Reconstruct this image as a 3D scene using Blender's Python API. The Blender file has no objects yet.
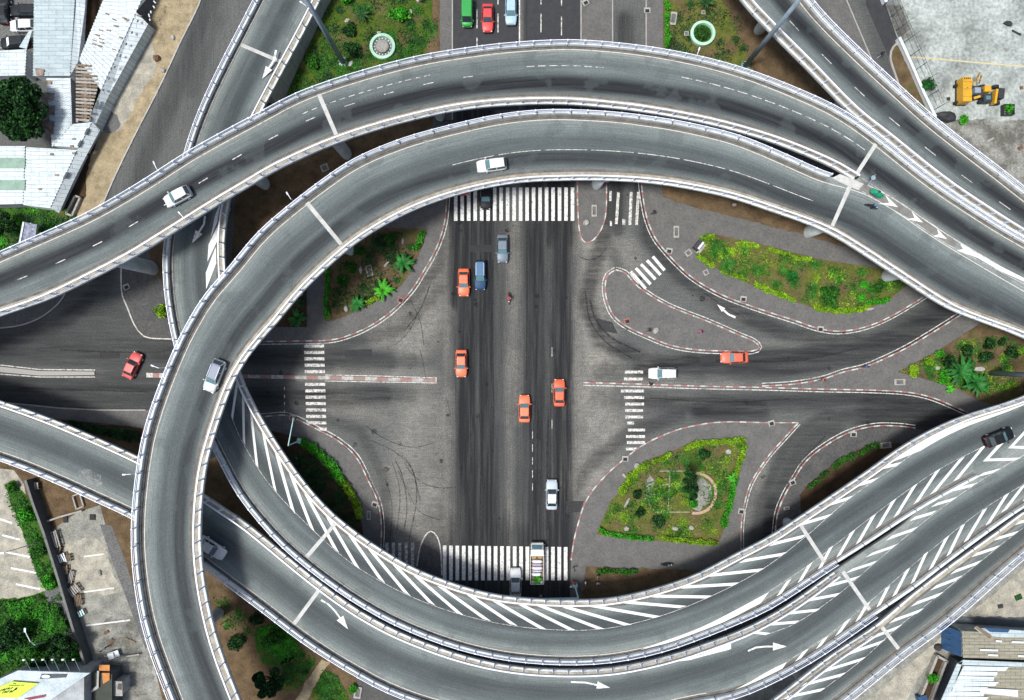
import bpy, bmesh, math, random
import numpy as np
from mathutils import Vector, Matrix
random.seed(7); rng = np.random.RandomState(11)
scn = bpy.context.scene; COL = scn.collection
R = math.radians
# ------------------------------------------------------------------ camera
CAM_H = 100.0; FPX = 650.0
cd = bpy.data.cameras.new('camera'); cam = bpy.data.objects.new('camera', cd); COL.objects.link(cam)
cam.location = (0, 0, CAM_H); cam.rotation_euler = (0, 0, 0)
cd.sensor_width = 36; cd.lens = 36*FPX/1024; cd.clip_end = 3000; scn.camera = cam
# ------------------------------------------------------------------ sky and sun
SUN_EL, SUN_AZ = 69, 250          # azimuth clockwise from north (+Y)
w = bpy.data.worlds.new('World'); scn.world = w; w.use_nodes = True
nt = w.node_tree; bg = nt.nodes['Background']
sk = nt.nodes.new('ShaderNodeTexSky'); sk.sky_type = 'NISHITA'; sk.sun_disc = False
sk.sun_elevation = R(SUN_EL); sk.sun_rotation = R(SUN_AZ); sk.dust_density = 4.0; sk.air_density = 1.0; sk.ozone_density = 1.0
nt.links.new(sk.outputs[0], bg.inputs[0]); bg.inputs[1].default_value = 0.085
sl = bpy.data.lights.new('sun', 'SUN'); so = bpy.data.objects.new('sun', sl); COL.objects.link(so)
sl.energy = 2.5; sl.angle = R(12); sl.color = (1.0, 0.98, 0.94)
so.rotation_euler = (R(90-SUN_EL), 0, R(180-SUN_AZ))
scn.view_settings.view_transform = 'Standard'; scn.view_settings.look = 'None'
scn.view_settings.exposure = 0.70; scn.view_settings.gamma = 1; scn.view_settings.use_curve_mapping = False
scn.render.engine = 'CYCLES'
# ------------------------------------------------------------------ helpers
def P(x, y, z=0.0):
    """a place seen at (x, y) in image pixels, cast from the camera onto the level z metres above the ground"""
    k = (CAM_H-z)/FPX
    return Vector(((x-512)*k, (350-y)*k, z))
def tag(o, label=None, cat=None, group=None, kind=None):
    if label: o['label'] = label
    if cat: o['category'] = cat
    if group: o['group'] = group
    if kind: o['kind'] = kind
    return o
class MB:
    def __init__(s): s.v = []; s.f = []; s.m = []; s.uv = []; s.hasuv = False
    def face(s, pts, m=0, uv=None):
        b = len(s.v); s.v += [tuple(p) for p in pts]; s.f.append(tuple(range(b, b+len(pts)))); s.m.append(m)
        if uv: s.hasuv = True; s.uv += list(uv)
        else: s.uv += [(0, 0)]*len(pts)
    def mesh(s, vs, fs, m=0):
        b = len(s.v); s.v += [tuple(p) for p in vs]
        for f in fs: s.f.append(tuple(i+b for i in f)); s.m.append(m); s.uv += [(0, 0)]*len(f)
    def box(s, c, d, rz=0, m=0, taper=1.0):
        hx, hy, hz = d[0]/2, d[1]/2, d[2]/2; ca, sa = math.cos(rz), math.sin(rz); vs = []
        for z, t in ((-hz, 1), (hz, taper)):
            for x, y in ((-hx, -hy), (hx, -hy), (hx, hy), (-hx, hy)):
                x *= t; y *= t
                vs.append((c[0]+x*ca-y*sa, c[1]+x*sa+y*ca, c[2]+z))
        s.mesh(vs, [(3, 2, 1, 0), (4, 5, 6, 7), (0, 1, 5, 4), (1, 2, 6, 5), (2, 3, 7, 6), (3, 0, 4, 7)], m)
    def bar(s, a, b, w, h=None, m=0):
        a = Vector(a); b = Vector(b); d = b-a
        if d.length < 1e-6: return
        h = h or w; d.normalize(); up = Vector((0, 0, 1)) if abs(d.z) < .95 else Vector((1, 0, 0))
        sx = d.cross(up).normalized()*w/2; sy = sx.cross(d).normalized()*h/2
        vs = [a-sx-sy, a+sx-sy, a+sx+sy, a-sx+sy, b-sx-sy, b+sx-sy, b+sx+sy, b-sx+sy]
        s.mesh(vs, [(3, 2, 1, 0), (4, 5, 6, 7), (0, 1, 5, 4), (1, 2, 6, 5), (2, 3, 7, 6), (3, 0, 4, 7)], m)
    def tube(s, pts, r, n=8, m=0, cap=True):
        pts = [Vector(p) for p in pts]; rs = r if isinstance(r, (list, tuple)) else [r]*len(pts); vs = []; fs = []
        for i, p in enumerate(pts):
            d = (pts[min(i+1, len(pts)-1)]-pts[max(i-1, 0)]).normalized()
            up = Vector((0, 0, 1)) if abs(d.z) < .9 else Vector((1, 0, 0))
            a = d.cross(up).normalized(); b = a.cross(d).normalized()
            for k in range(n):
                t = 2*math.pi*k/n; vs.append(p+(a*math.cos(t)+b*math.sin(t))*rs[i])
        for i in range(len(pts)-1):
            for k in range(n): fs.append((i*n+k, i*n+(k+1) % n, (i+1)*n+(k+1) % n, (i+1)*n+k))
        if cap: fs.append(tuple(range(n-1, -1, -1))); fs.append(tuple((len(pts)-1)*n+k for k in range(n)))
        s.mesh(vs, fs, m)
    def lathe(s, c, prof, n=24, sx=1, sy=1, rz=0, m=0):
        vs = []; fs = []; ca, sa = math.cos(rz), math.sin(rz)
        for r, z in prof:
            for k in range(n):
                t = 2*math.pi*k/n; x = r*math.cos(t)*sx; y = r*math.sin(t)*sy
                vs.append((c[0]+x*ca-y*sa, c[1]+x*sa+y*ca, c[2]+z))
        for i in range(len(prof)-1):
            for k in range(n): fs.append((i*n+k, i*n+(k+1) % n, (i+1)*n+(k+1) % n, (i+1)*n+k))
        if prof[-1][0] > 0: fs.append(tuple((len(prof)-1)*n+k for k in range(n)))
        s.mesh(vs, fs, m)
    def build(s, name, mats, parent=None, smooth=False, kind=None):
        me = bpy.data.meshes.new(name); me.from_pydata(s.v, [], s.f)
        if not isinstance(mats, (list, tuple)): mats = [mats]
        for m in mats: me.materials.append(m)
        if len(mats) > 1: me.polygons.foreach_set('material_index', s.m)
        if s.hasuv:
            l = me.uv_layers.new(name='UVMap'); l.data.foreach_set('uv', np.array(s.uv, dtype=np.float32).ravel())
        if smooth: me.polygons.foreach_set('use_smooth', [True]*len(me.polygons))
        me.update()
        o = bpy.data.objects.new(name, me); COL.objects.link(o)
        if parent is not None: attach(o, parent)
        if kind: o['kind'] = kind
        return o
def attach(o, parent):
    o.parent = parent
    if parent in WP['worldparts']: o.matrix_parent_inverse = Matrix.Translation(-parent.location)
WP = {'worldparts': []}
def thing(name, label, cat, loc=(0, 0, 0), rz=0, group=None, world=False):
    """an Empty at the base of a thing; world=True when its parts are given in world coordinates"""
    o = bpy.data.objects.new(name, None); COL.objects.link(o); o.location = loc; o.rotation_euler = (0, 0, rz)
    o.empty_display_size = .5
    if world: WP['worldparts'].append(o)
    return tag(o, label, cat, group)
def struct(mb, name, mats, **k): return mb.build(name, mats, kind='structure', **k)
def catmull(pts, step):
    pts = [np.array(p, float) for p in pts]; out = []
    ext = [2*pts[0]-pts[1]]+pts+[2*pts[-1]-pts[-2]]
    for i in range(1, len(ext)-2):
        p0, p1, p2, p3 = ext[i-1:i+3]
        n = max(2, int(np.linalg.norm((p2-p1)[:2])/step))
        for k in range(n):
            t = k/n
            out.append(.5*((2*p1)+(-p0+p2)*t+(2*p0-5*p1+4*p2-p3)*t*t+(-p0+3*p1-3*p2+p3)*t**3))
    out.append(pts[-1]); return np.array(out)
def catmull_closed(pts, step):
    n = len(pts); ext = [pts[-1]]+list(pts)+[pts[0], pts[1]]; out = []
    ext = [np.array(p, float) for p in ext]
    for i in range(1, n+1):
        p0, p1, p2, p3 = ext[i-1:i+3]; m = max(1, int(np.linalg.norm(p2-p1)/step))
        for k in range(m):
            t = k/m; out.append(.5*((2*p1)+(-p0+p2)*t+(2*p0-5*p1+4*p2-p3)*t*t+(-p0+3*p1-3*p2+p3)*t**3))
    return np.array(out)
def resample(a, n):
    d = np.r_[0, np.cumsum(np.linalg.norm(np.diff(a[:, :2], axis=0), axis=1))]
    s = np.linspace(0, d[-1], n); return np.stack([np.interp(s, d, a[:, k]) for k in range(a.shape[1])], 1)
# ------------------------------------------------------------------ materials
def new_mat(name):
    m = bpy.data.materials.new(name); m.use_nodes = True
    return m, m.node_tree.nodes, m.node_tree.links, m.node_tree.nodes['Principled BSDF']
def noise(N, L, vec, scale, detail=3, rough=.6):
    n = N.new('ShaderNodeTexNoise'); n.inputs['Scale'].default_value = scale; n.inputs['Detail'].default_value = detail
    n.inputs['Roughness'].default_value = rough; L.new(vec, n.inputs['Vector']); return n.outputs[0]
def ramp(N, L, val, a, b, va=0., vb=1.):
    r = N.new('ShaderNodeMapRange'); r.inputs[1].default_value = a; r.inputs[2].default_value = b
    r.inputs[3].default_value = va; r.inputs[4].default_value = vb; L.new(val, r.inputs[0]); return r.outputs[0]
def mixc(N, L, f, a, b, mode='MIX'):
    m = N.new('ShaderNodeMix'); m.data_type = 'RGBA'; m.blend_type = mode; m.clamp_factor = True
    for sck, v in ((m.inputs[0], f), (m.inputs[6], a), (m.inputs[7], b)):
        if hasattr(v, 'links'): L.new(v, sck)
        elif isinstance(v, (int, float)): sck.default_value = v
        else: sck.default_value = (*v, 1)
    return m.outputs[2]
def math_(N, L, op, a, b):
    m = N.new('ShaderNodeMath'); m.operation = op
    for sck, v in ((m.inputs[0], a), (m.inputs[1], b)):
        if hasattr(v, 'links'): L.new(v, sck)
        else: sck.default_value = v
    return m.outputs[0]
def bump(N, L, b, h, strength=.4, dist=.05):
    n = N.new('ShaderNodeBump'); n.inputs['Strength'].default_value = strength; n.inputs['Distance'].default_value = dist
    L.new(h, n.inputs['Height']); L.new(n.outputs[0], b.inputs['Normal'])
def coord(N, kind='Object'):
    return N.new('ShaderNodeTexCoord').outputs[kind]
def mat(name, c, c2=None, scale=3., rough=.7, metal=0., fine=.15, lo=.35, hi=.65, bmp=0., spec=None):
    """a plain surface with broad blotches of a second colour and a fine grain"""
    m, N, L, b = new_mat(name); v = coord(N)
    c2 = c2 or tuple(x*.72 for x in c)
    f = ramp(N, L, noise(N, L, v, scale, 5), lo, hi); col = mixc(N, L, f, c, c2)
    g = ramp(N, L, noise(N, L, v, scale*9, 2), .3, .7, 1-fine, 1+fine)
    col = mixc(N, L, 1., col, g, 'MULTIPLY'); L.new(col, b.inputs['Base Color'])
    b.inputs['Roughness'].default_value = rough; b.inputs['Metallic'].default_value = metal
    if spec is not None: b.inputs['Specular IOR Level'].default_value = spec
    if bmp: bump(N, L, b, noise(N, L, v, scale*6, 4), bmp)
    return m
def attr(N, name): 
    a = N.new('ShaderNodeAttribute'); a.attribute_name = name; return a.outputs['Fac']
def asphalt_mat(name, base, dark, pale, streak=False, grain=(.75, 1.3)):
    m, N, L, b = new_mat(name); v = coord(N)
    if streak:
        uv = coord(N, 'UV'); mp = N.new('ShaderNodeMapping'); mp.inputs['Scale'].default_value = (.05, 2.2, 1); L.new(uv, mp.inputs[0])
        st = noise(N, L, mp.outputs[0], 1.0, 4, .65)
        mp2 = N.new('ShaderNodeMapping'); mp2.inputs['Scale'].default_value = (.12, 7, 1); L.new(uv, mp2.inputs[0])
        st2 = noise(N, L, mp2.outputs[0], 1.0, 3, .7)
        st = math_(N, L, 'ADD', math_(N, L, 'MULTIPLY', st, .6), math_(N, L, 'MULTIPLY', st2, .4))
    else:
        def stretched(sx, sy, d_=5):
            mp_ = N.new('ShaderNodeMapping'); mp_.inputs['Scale'].default_value = (sx, sy, 1); L.new(v, mp_.inputs[0]); return noise(N, L, mp_.outputs[0], 1., d_, .72)
        mx = N.new('ShaderNodeMix'); L.new(attr(N, 'along'), mx.inputs[0]); L.new(stretched(.09, 1.1), mx.inputs[2]); L.new(stretched(1.5, .05), mx.inputs[3]); st = mx.outputs[0]
        mx2 = N.new('ShaderNodeMix'); L.new(attr(N, 'along'), mx2.inputs[0]); L.new(stretched(.3, 4.), mx2.inputs[2]); L.new(stretched(5., .22), mx2.inputs[3]); st2 = mx2.outputs[0]
    big = noise(N, L, v, .09, 5, .6)
    col = mixc(N, L, ramp(N, L, big, .35, .7), base, tuple(x*.78 for x in base))
    mid = noise(N, L, v, 1.3, 5, .75)
    pf = math_(N, L, 'MULTIPLY', attr(N, 'dust'), ramp(N, L, mid if not streak else st, .2, .6, .25, 1.2))
    if not streak: pf = math_(N, L, 'MULTIPLY', pf, ramp(N, L, noise(N, L, v, .13, 5, .65), .34, .6, .35, 1.1))
    col = mixc(N, L, pf, col, pale)
    df = math_(N, L, 'MULTIPLY', attr(N, 'dark'), ramp(N, L, st, .3, .62, .74 if streak else .55, 1.08 if streak else 1.15))
    col = mixc(N, L, 1., col, ramp(N, L, st2, .3, .7, .78, 1.22), 'MULTIPLY')
    col = mixc(N, L, df, col, dark)
    if not streak:
        spots = ramp(N, L, noise(N, L, v, 2.1, 7, .85), .62, .74, 0, .5); col = mixc(N, L, spots, col, dark)
        vo = N.new('ShaderNodeTexVoronoi'); vo.feature = 'DISTANCE_TO_EDGE'; vo.inputs['Scale'].default_value = .16
        wv = N.new('ShaderNodeTexNoise'); wv.inputs['Scale'].default_value = .5; wv.inputs['Detail'].default_value = 6; L.new(v, wv.inputs['Vector'])
        wa = N.new('ShaderNodeMix'); wa.data_type = 'VECTOR'; wa.inputs[0].default_value = .12
        sc_ = N.new('ShaderNodeVectorMath'); sc_.operation = 'SCALE'; sc_.inputs['Scale'].default_value = 14; L.new(wv.outputs[1], sc_.inputs[0])
        ad = N.new('ShaderNodeVectorMath'); ad.operation = 'ADD'; L.new(v, ad.inputs[0]); L.new(sc_.outputs[0], ad.inputs[1])
        L.new(ad.outputs[0], vo.inputs['Vector'])
        cr = ramp(N, L, vo.outputs['Distance'], .0, .009, .55, 0.)
        cr = math_(N, L, 'MULTIPLY', cr, ramp(N, L, noise(N, L, v, .12, 2), .45, .6)); col = mixc(N, L, cr, col, tuple(x*.6 for x in dark))
    if streak:   # patches of older and newer surfacing, drips and hairline cracks
        pt = noise(N, L, v, .22, 3, .5); col = mixc(N, L, ramp(N, L, pt, .56, .60, 0, .35), col, tuple(x*.55 for x in base))
        dr = ramp(N, L, noise(N, L, v, 1.7, 6, .8), .63, .74, 0, .6); col = mixc(N, L, dr, col, dark)
        st3 = N.new('ShaderNodeMapping'); st3.inputs['Scale'].default_value = (.03, 1.1, 1); L.new(coord(N, 'UV'), st3.inputs[0]); col = mixc(N, L, 1., col, ramp(N, L, noise(N, L, st3.outputs[0], 1., 6, .75), .3, .7, .84, 1.14), 'MULTIPLY')
    g = ramp(N, L, noise(N, L, v, 5.5, 3, .8), .3, .7, grain[0], grain[1]); col = mixc(N, L, 1., col, g, 'MULTIPLY')
    L.new(col, b.inputs['Base Color']); b.inputs['Roughness'].default_value = .82; b.inputs['Specular IOR Level'].default_value = .3
    bump(N, L, b, noise(N, L, v, 30, 2), .3, .02)
    return m
def soil_mat(name, green, seed=0., dirt=(.15, .105, .06), g1=(.032, .075, .010), g2=(.08, .115, .016)):
    m, N, L, b = new_mat(name); v = coord(N)
    mp = N.new('ShaderNodeMapping'); mp.inputs['Location'].default_value = (seed*13.1, seed*7.7, 0); L.new(v, mp.inputs[0]); v = mp.outputs[0]
    d = mixc(N, L, ramp(N, L, noise(N, L, v, .5, 6, .7), .35, .65), dirt, tuple(x*.5 for x in dirt))
    d = mixc(N, L, ramp(N, L, noise(N, L, v, 2.2, 6, .8), .62, .75, 0, .6), d, (.34, .29, .22))
    gc = mixc(N, L, ramp(N, L, noise(N, L, v, 1.1, 5, .7), .35, .65), g1, g2)
    th = .75-.5*green
    gf = ramp(N, L, math_(N, L, 'ADD', math_(N, L, 'MULTIPLY', noise(N, L, v, .28, 4), .6), math_(N, L, 'MULTIPLY', noise(N, L, v, 2.7, 5, .8), .4)), th-.07, th+.07)
    col = mixc(N, L, gf, d, gc)
    g = ramp(N, L, noise(N, L, v, 9, 3, .8), .3, .7, .6, 1.4); col = mixc(N, L, 1., col, g, 'MULTIPLY')
    L.new(col, b.inputs['Base Color']); b.inputs['Roughness'].default_value = .95; b.inputs['Specular IOR Level'].default_value = .1
    bump(N, L, b, noise(N, L, v, 6, 5, .8), .7, .15)
    return m
def leaf_mat(name, c1, c2, trans=.15):
    m, N, L, b = new_mat(name)
    gi = N.new('ShaderNodeNewGeometry').outputs['Random Per Island']
    col = mixc(N, L, gi, c1, c2); col = mixc(N, L, ramp(N, L, noise(N, L, coord(N), .9, 3), .35, .65), col, tuple(x*.55 for x in c1))
    L.new(col, b.inputs['Base Color']); b.inputs['Roughness'].default_value = .6; b.inputs['Specular IOR Level'].default_value = .25
    return m
def paint_mat(name, c, wear=.45, under=(.13, .13, .13)):
    m, N, L, b = new_mat(name); v = coord(N)
    f = ramp(N, L, noise(N, L, v, 2.4, 6, .85), wear-.06, wear+.06); f2 = ramp(N, L, noise(N, L, v, 9, 4, .8), .3, .7, .8, 1.08)
    col = mixc(N, L, f, under, mixc(N, L, 1., c, f2, 'MULTIPLY')); L.new(col, b.inputs['Base Color']); b.inputs['Roughness'].default_value = .7
    return m
def kerb_mat(name, c1=(.56, .55, .52), c2=(.34, .10, .09), period=2.0, wear=.47):
    m, N, L, b = new_mat(name); uv = coord(N, 'UV'); s = N.new('ShaderNodeSeparateXYZ'); L.new(uv, s.inputs[0])
    md = math_(N, L, 'FRACT', math_(N, L, 'DIVIDE', s.outputs[0], period), 0); f = math_(N, L, 'GREATER_THAN', md, .5)
    col = mixc(N, L, f, c1, c2); v = coord(N)
    f = ramp(N, L, noise(N, L, v, 1.7, 6, .85), wear-.08, wear+.1); col = mixc(N, L, f, (.22, .21, .19), col)
    L.new(col, b.inputs['Base Color']); b.inputs['Roughness'].default_value = .8; return m
M = {}
M['deck'] = asphalt_mat('deck_asphalt', (.122, .150, .153), (.010, .012, .015), (.30, .325, .30), True)
M['road'] = asphalt_mat('street_asphalt', (.080, .087, .085), (.010, .011, .013), (.225, .215, .19), False, (.45, 1.6))
M['newroad'] = mat('fresh_asphalt', (.022, .024, .028), (.032, .034, .038), 1.2, .8, fine=.3)
M['pave'] = mat('pavement_grey', (.090, .091, .088), (.118, .116, .110), .5, .9, fine=.22, bmp=.12)
M['paved'] = mat('pavement_dark', (.055, .057, .057), (.075, .075, .072), .5, .9, fine=.35, bmp=.3)
M['concrete'] = mat('bridge_concrete', (.36, .36, .34), (.26, .255, .235), .8, .85, fine=.15, bmp=.15)
M['parapet'] = mat('painted_parapet', (.62, .66, .67), (.46, .49, .48), .9, .7, fine=.1, lo=.45, hi=.75)
M['kerbwalk'] = mat('walkway_concrete', (.37, .35, .29), (.22, .20, .16), 1.1, .9, fine=.25)
M['gutter'] = mat('gutter_concrete', (.15, .145, .13), (.09, .087, .08), .9, .9, fine=.25)
M['rail'] = mat('galvanised_rail', (.76, .80, .88), (.64, .69, .78), 2., .5, 0., fine=.1)
M['mark'] = paint_mat('road_paint', (.70, .71, .69), .43, (.16, .17, .17))
M['markworn'] = paint_mat('worn_road_paint', (.66, .65, .61), .48, (.13, .125, .12))
M['chev'] = paint_mat('chevron_paint', (.70, .72, .70), .38, (.30, .29, .26))
M['yellow'] = paint_mat('yellow_paint', (.56, .47, .24), .44, (.35, .36, .32))
M['kerb'] = kerb_mat('red_white_kerb'); M['kerbw'] = kerb_mat('worn_white_kerb', c2=(.60, .56, .50), wear=.46)
M['kerbg'] = kerb_mat('grey_kerb', (.30, .29, .27), (.27, .26, .24), wear=.3)
M['dirt'] = soil_mat('bare_soil', .12, 1.); M['dirt2'] = soil_mat('soil_with_weeds', .36, 2.)
M['grassy'] = soil_mat('rough_grass', .60, 3.); M['grass2'] = soil_mat('lush_grass', .72, 4., g1=(.022, .075, .012), g2=(.05, .13, .015))
M['drygrass'] = soil_mat('dry_grass', .55, 5., g1=(.06, .09, .015), g2=(.13, .14, .03))
M['sand'] = soil_mat('sandy_verge', .03, 6., dirt=(.40, .33, .21))
M['darksoil'] = soil_mat('dark_planter_soil', .2, 7., dirt=(.075, .05, .03), g1=(.015, .045, .008), g2=(.03, .07, .01))
M['lot'] = mat('yard_concrete', (.36, .40, .38), (.17, .19, .18), .22, .9, fine=.3, lo=.40, hi=.66, bmp=.2)
M['lotdirty'] = mat('stained_concrete', (.24, .245, .22), (.10, .10, .085), .35, .9, fine=.3, lo=.4, hi=.6, bmp=.3)
M['yard'] = mat('yard_slab', (.27, .275, .24), (.14, .14, .125), .45, .9, fine=.3, bmp=.3)
M['yard2'] = mat('pale_yard_slab', (.38, .36, .29), (.20, .195, .165), .55, .9, fine=.25, bmp=.3)
M['asph2'] = mat('plain_asphalt', (.12, .122, .12), (.085, .086, .086), .4, .9, fine=.35, bmp=.3)
M['leaf'] = leaf_mat('leaf_green', (.018, .10, .008), (.05, .22, .015))
M['leafd'] = leaf_mat('leaf_dark', (.008, .045, .010), (.025, .11, .015))
M['leafy'] = leaf_mat('leaf_yellow_green', (.15, .34, .010), (.30, .46, .02))
M['leafb'] = leaf_mat('leaf_bright', (.035, .28, .010), (.08, .42, .02))
M['leaft'] = leaf_mat('leaf_teal', (.012, .12, .018), (.03, .22, .03))
M['bark'] = mat('bark', (.10, .075, .05), None, 4, .9)
M['white'] = mat('white_sheet', (.58, .63, .65), (.42, .46, .48), 1.2, .6, fine=.1, lo=.5, hi=.8)
M['dark'] = mat('dark_metal', (.03, .032, .035), None, 3, .6); M['black'] = mat('black_rubber', (.015, .015, .016), None, 5, .8)
M['steel'] = mat('mast_steel', (.27, .34, .40), (.20, .26, .31), 2, .5, .1)
M['teal'] = mat('teal_pole_paint', (.30, .55, .55), (.45, .62, .62), 2, .5)
M['stone'] = mat('pale_stone', (.36, .35, .32), (.23, .22, .20), 2.5, .9)
M['rust'] = mat('rusty_iron', (.10, .055, .035), (.18, .10, .06), 3, .9)
M['wood'] = mat('weathered_wood', (.22, .17, .11), (.12, .09, .06), 4, .9)
M['glass'] = mat('car_glass', (.018, .03, .034), (.03, .045, .05), 2, .08, fine=0.02, spec=.9)
M['glassb'] = mat('tinted_windscreen', (.10, .20, .22), (.06, .13, .15), 3, .1, fine=.05, spec=.9)
M['lamp'] = mat('headlamp_lens', (.80, .82, .80), None, 3, .2); M['red'] = mat('tail_lamp', (.45, .02, .02), None, 3, .3)
M['blue'] = mat('blue_sheet', (.02, .07, .17), (.015, .05, .12), 1.5, .6)

def sheet_roof_mat(name, c, c2, seam, row=.45, bw=1.6, dirt=.5):
    """metal or fibre sheets: rows with darker laps, stains and rust specks"""
    m, N, L, b = new_mat(name); v = coord(N); br = N.new('ShaderNodeTexBrick'); L.new(v, br.inputs['Vector'])
    br.inputs['Color1'].default_value = (*c, 1); br.inputs['Color2'].default_value = (*c2, 1); br.inputs['Mortar'].default_value = (*seam, 1)
    br.inputs['Scale'].default_value = 1; br.inputs['Mortar Size'].default_value = .035; br.inputs['Mortar Smooth'].default_value = .3; br.inputs['Brick Width'].default_value = bw; br.inputs['Row Height'].default_value = row
    f = ramp(N, L, noise(N, L, v, .7, 6, .75), .50, .68, 0, dirt); col = mixc(N, L, f, br.outputs[0], seam)
    f = ramp(N, L, noise(N, L, v, 3.2, 5, .8), .64, .72, 0, .8); col = mixc(N, L, f, col, tuple(x*.5 for x in seam))
    L.new(col, b.inputs['Base Color']); b.inputs['Roughness'].default_value = .65; return m
M['tyre'] = None
def tyre_mat():
    m, N, L, b = new_mat('tyre_rubber_mark'); b.inputs['Base Color'].default_value = (.02, .02, .021, 1); b.inputs['Roughness'].default_value = .9
    v = coord(N); L.new(ramp(N, L, noise(N, L, v, 1.6, 5, .8), .38, .62, .05, .75), b.inputs['Alpha']); return m
M['tyre'] = tyre_mat()

def parapet_mat():
    m, N, L, b = new_mat('painted_parapet'); v = coord(N); uv = coord(N, 'UV'); s = N.new('ShaderNodeSeparateXYZ'); L.new(uv, s.inputs[0])
    col = mixc(N, L, ramp(N, L, noise(N, L, v, .8, 5, .7), .40, .70), (.64, .68, .69), (.42, .45, .44))
    col = mixc(N, L, ramp(N, L, noise(N, L, v, 2.6, 6, .85), .58, .72, 0, .7), col, (.20, .20, .18))
    fr = math_(N, L, 'FRACT', math_(N, L, 'DIVIDE', s.outputs[0], 4.5), 0); col = mixc(N, L, math_(N, L, 'LESS_THAN', fr, .03), col, (.12, .12, .12))
    L.new(col, b.inputs['Base Color']); b.inputs['Roughness'].default_value = .8; return m
M['parapet'] = parapet_mat()

M['edgeline'] = paint_mat('edge_line_paint', (.60, .58, .53), .42, (.16, .165, .16))
M['wallwhite'] = mat('whitewashed_wall', (.82, .86, .88), (.55, .58, .60), 1.2, .7, fine=.15)

def stain_mat(name, c, lo, hi, amt):
    m, N, L, b = new_mat(name); b.inputs['Base Color'].default_value = (*c, 1); b.inputs['Roughness'].default_value = .9
    L.new(ramp(N, L, noise(N, L, coord(N), .9, 6, .8), lo, hi, 0, amt), b.inputs['Alpha']); return m
M['patchdark'] = stain_mat('dark_patching', (.035, .036, .038), .30, .45, .75); M['patchpale'] = stain_mat('pale_spill', (.36, .37, .36), .42, .60, .55); M['oil'] = stain_mat('oil_drip', (.012, .012, .013), .40, .60, .8)
# ================================================================== the ground
g = MB(); g.face([(-900, -900, -.03), (900, -900, -.03), (900, 900, -.03), (-900, 900, -.03)]); struct(g, 'ground', M['yard'])
# the street surface: one sheet with its own tones (tyre-polished lanes, dusty unused corners, broad darker stretches)
def field(px, py, strokes):
    out = np.zeros_like(px)
    for pts, hw, amt in strokes:
        best = np.full(px.shape, 1e9)
        for (x0, y0), (x1, y1) in zip(pts[:-1], pts[1:]):
            dx, dy = x1-x0, y1-y0; t = np.clip(((px-x0)*dx+(py-y0)*dy)/(dx*dx+dy*dy), 0, 1)
            best = np.minimum(best, np.hypot(px-x0-t*dx, py-y0-t*dy))
        out = np.maximum(out, amt*np.exp(-(np.maximum(best-hw*.45, 0)/hw)**2*2.))
    return out
DARK = [([(-60, 392), (180, 396)], 26, .55), ([(-60, 345), (60, 345), (170, 350)], 26, .5), ([(90, 300), (120, 340)], 26, .4), ([(920, 335), (1000, 300)], 26, .45), ([(880, 408), (980, 430)], 30, .7), ([(780, 540), (790, 500), (830, 425)], 16, .5), ([(467, -60), (467, 620)], 12, .85), ([(486, -60), (486, 640)], 9, .85), ([(481, 430), (484, 640)], 22, .7),  # opens with broad darker strokes over both ends of the cross street
        ([(535, -60), (535, 260), (538, 640)], 12, .75), ([(561, -60), (561, 640)], 13, .8), ([(500, 180), (502, 360)], 7, .45),
        ([(478, 240), (478, 560)], 36, .42), ([(545, 190), (543, 560)], 32, .5), ([(547, 420), (545, 640)], 26, .65), ([(462, 180), (464, 300)], 14, .95),
        ([(-60, 352), (60, 352), (150, 352), (256, 356), (300, 357), (390, 361)], 9, .6), ([(300, 357), (412, 361)], 7, .4), ([(380, 360), (436, 362)], 6, .22), ([(-60, 392), (150, 392), (256, 395), (340, 397), (385, 395)], 9, .65), ([(330, 397), (412, 394)], 7, .42), ([(380, 395), (440, 391)], 6, .22),
        ([(-60, 348), (120, 350), (170, 356)], 16, .55), ([(-60, 390), (60, 388), (180, 396), (275, 398)], 12, .6),
        ([(0, 340), (50, 333), (85, 305), (110, 265), (130, 215)], 9, .6), ([(100, 190), (100, 320)], 10, .35),
        ([(600, 372), (650, 368)], 8, .3), ([(640, 370), (690, 362), (780, 358), (860, 348), (920, 325), (980, 290)], 9, .7), ([(690, 366), (780, 372), (860, 358), (930, 330)], 7, .6), ([(900, 340), (960, 305)], 18, .6),
        ([(600, 230), (630, 290), (612, 250)], 5, .3), ([(640, 190), (650, 240), (680, 275), (730, 310), (790, 335), (860, 342)], 8, .55), ([(618, 180), (600, 250), (585, 300), (600, 340), (650, 362), (700, 368)], 8, .6),
        ([(598, 398), (660, 402)], 8, .3), ([(640, 401), (690, 404), (780, 402), (870, 398), (930, 408), (960, 430)], 9, .58), ([(700, 408), (760, 408)], 12, .7), ([(890, 402), (960, 420)], 18, .6),
        ([(560, 520), (585, 470), (625, 435), (680, 415)], 7, .5), ([(765, 560), (775, 500), (800, 445), (840, 418), (890, 408), (940, 415)], 7, .5), ([(750, 560), (762, 500), (790, 440), (830, 412)], 6, .45),
        ([(768, 560), (775, 505)], 12, .8), ([(618, 175), (618, 230)], 6, .6), ([(625, 20), (625, 120)], 8, .6),
        ([(560, 180), (560, 240)], 16, .9), ([(480, 540), (480, 620)], 40, .75), ([(540, 540), (545, 620)], 30, .75),
        ([(370, 300), (410, 300), (440, 265), (447, 230)], 6, .45), ([(330, 348), (400, 330), (440, 290)], 6, .4), ([(300, 410), (360, 430), (385, 480), (388, 540)], 5, .35),
        ([(170, -20), (120, 110), (75, 230)], 7, .35), ([(225, -40), (180, 80), (150, 150), (100, 300)], 9, .45), ([(215, 20), (190, 90)], 8, .3),
        ([(520, 340), (520, 640)], 5, .3), ([(866, 0), (905, 110)], 8, .3),
        ([(630, 290), (640, 300)], .8, .5)]
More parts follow.
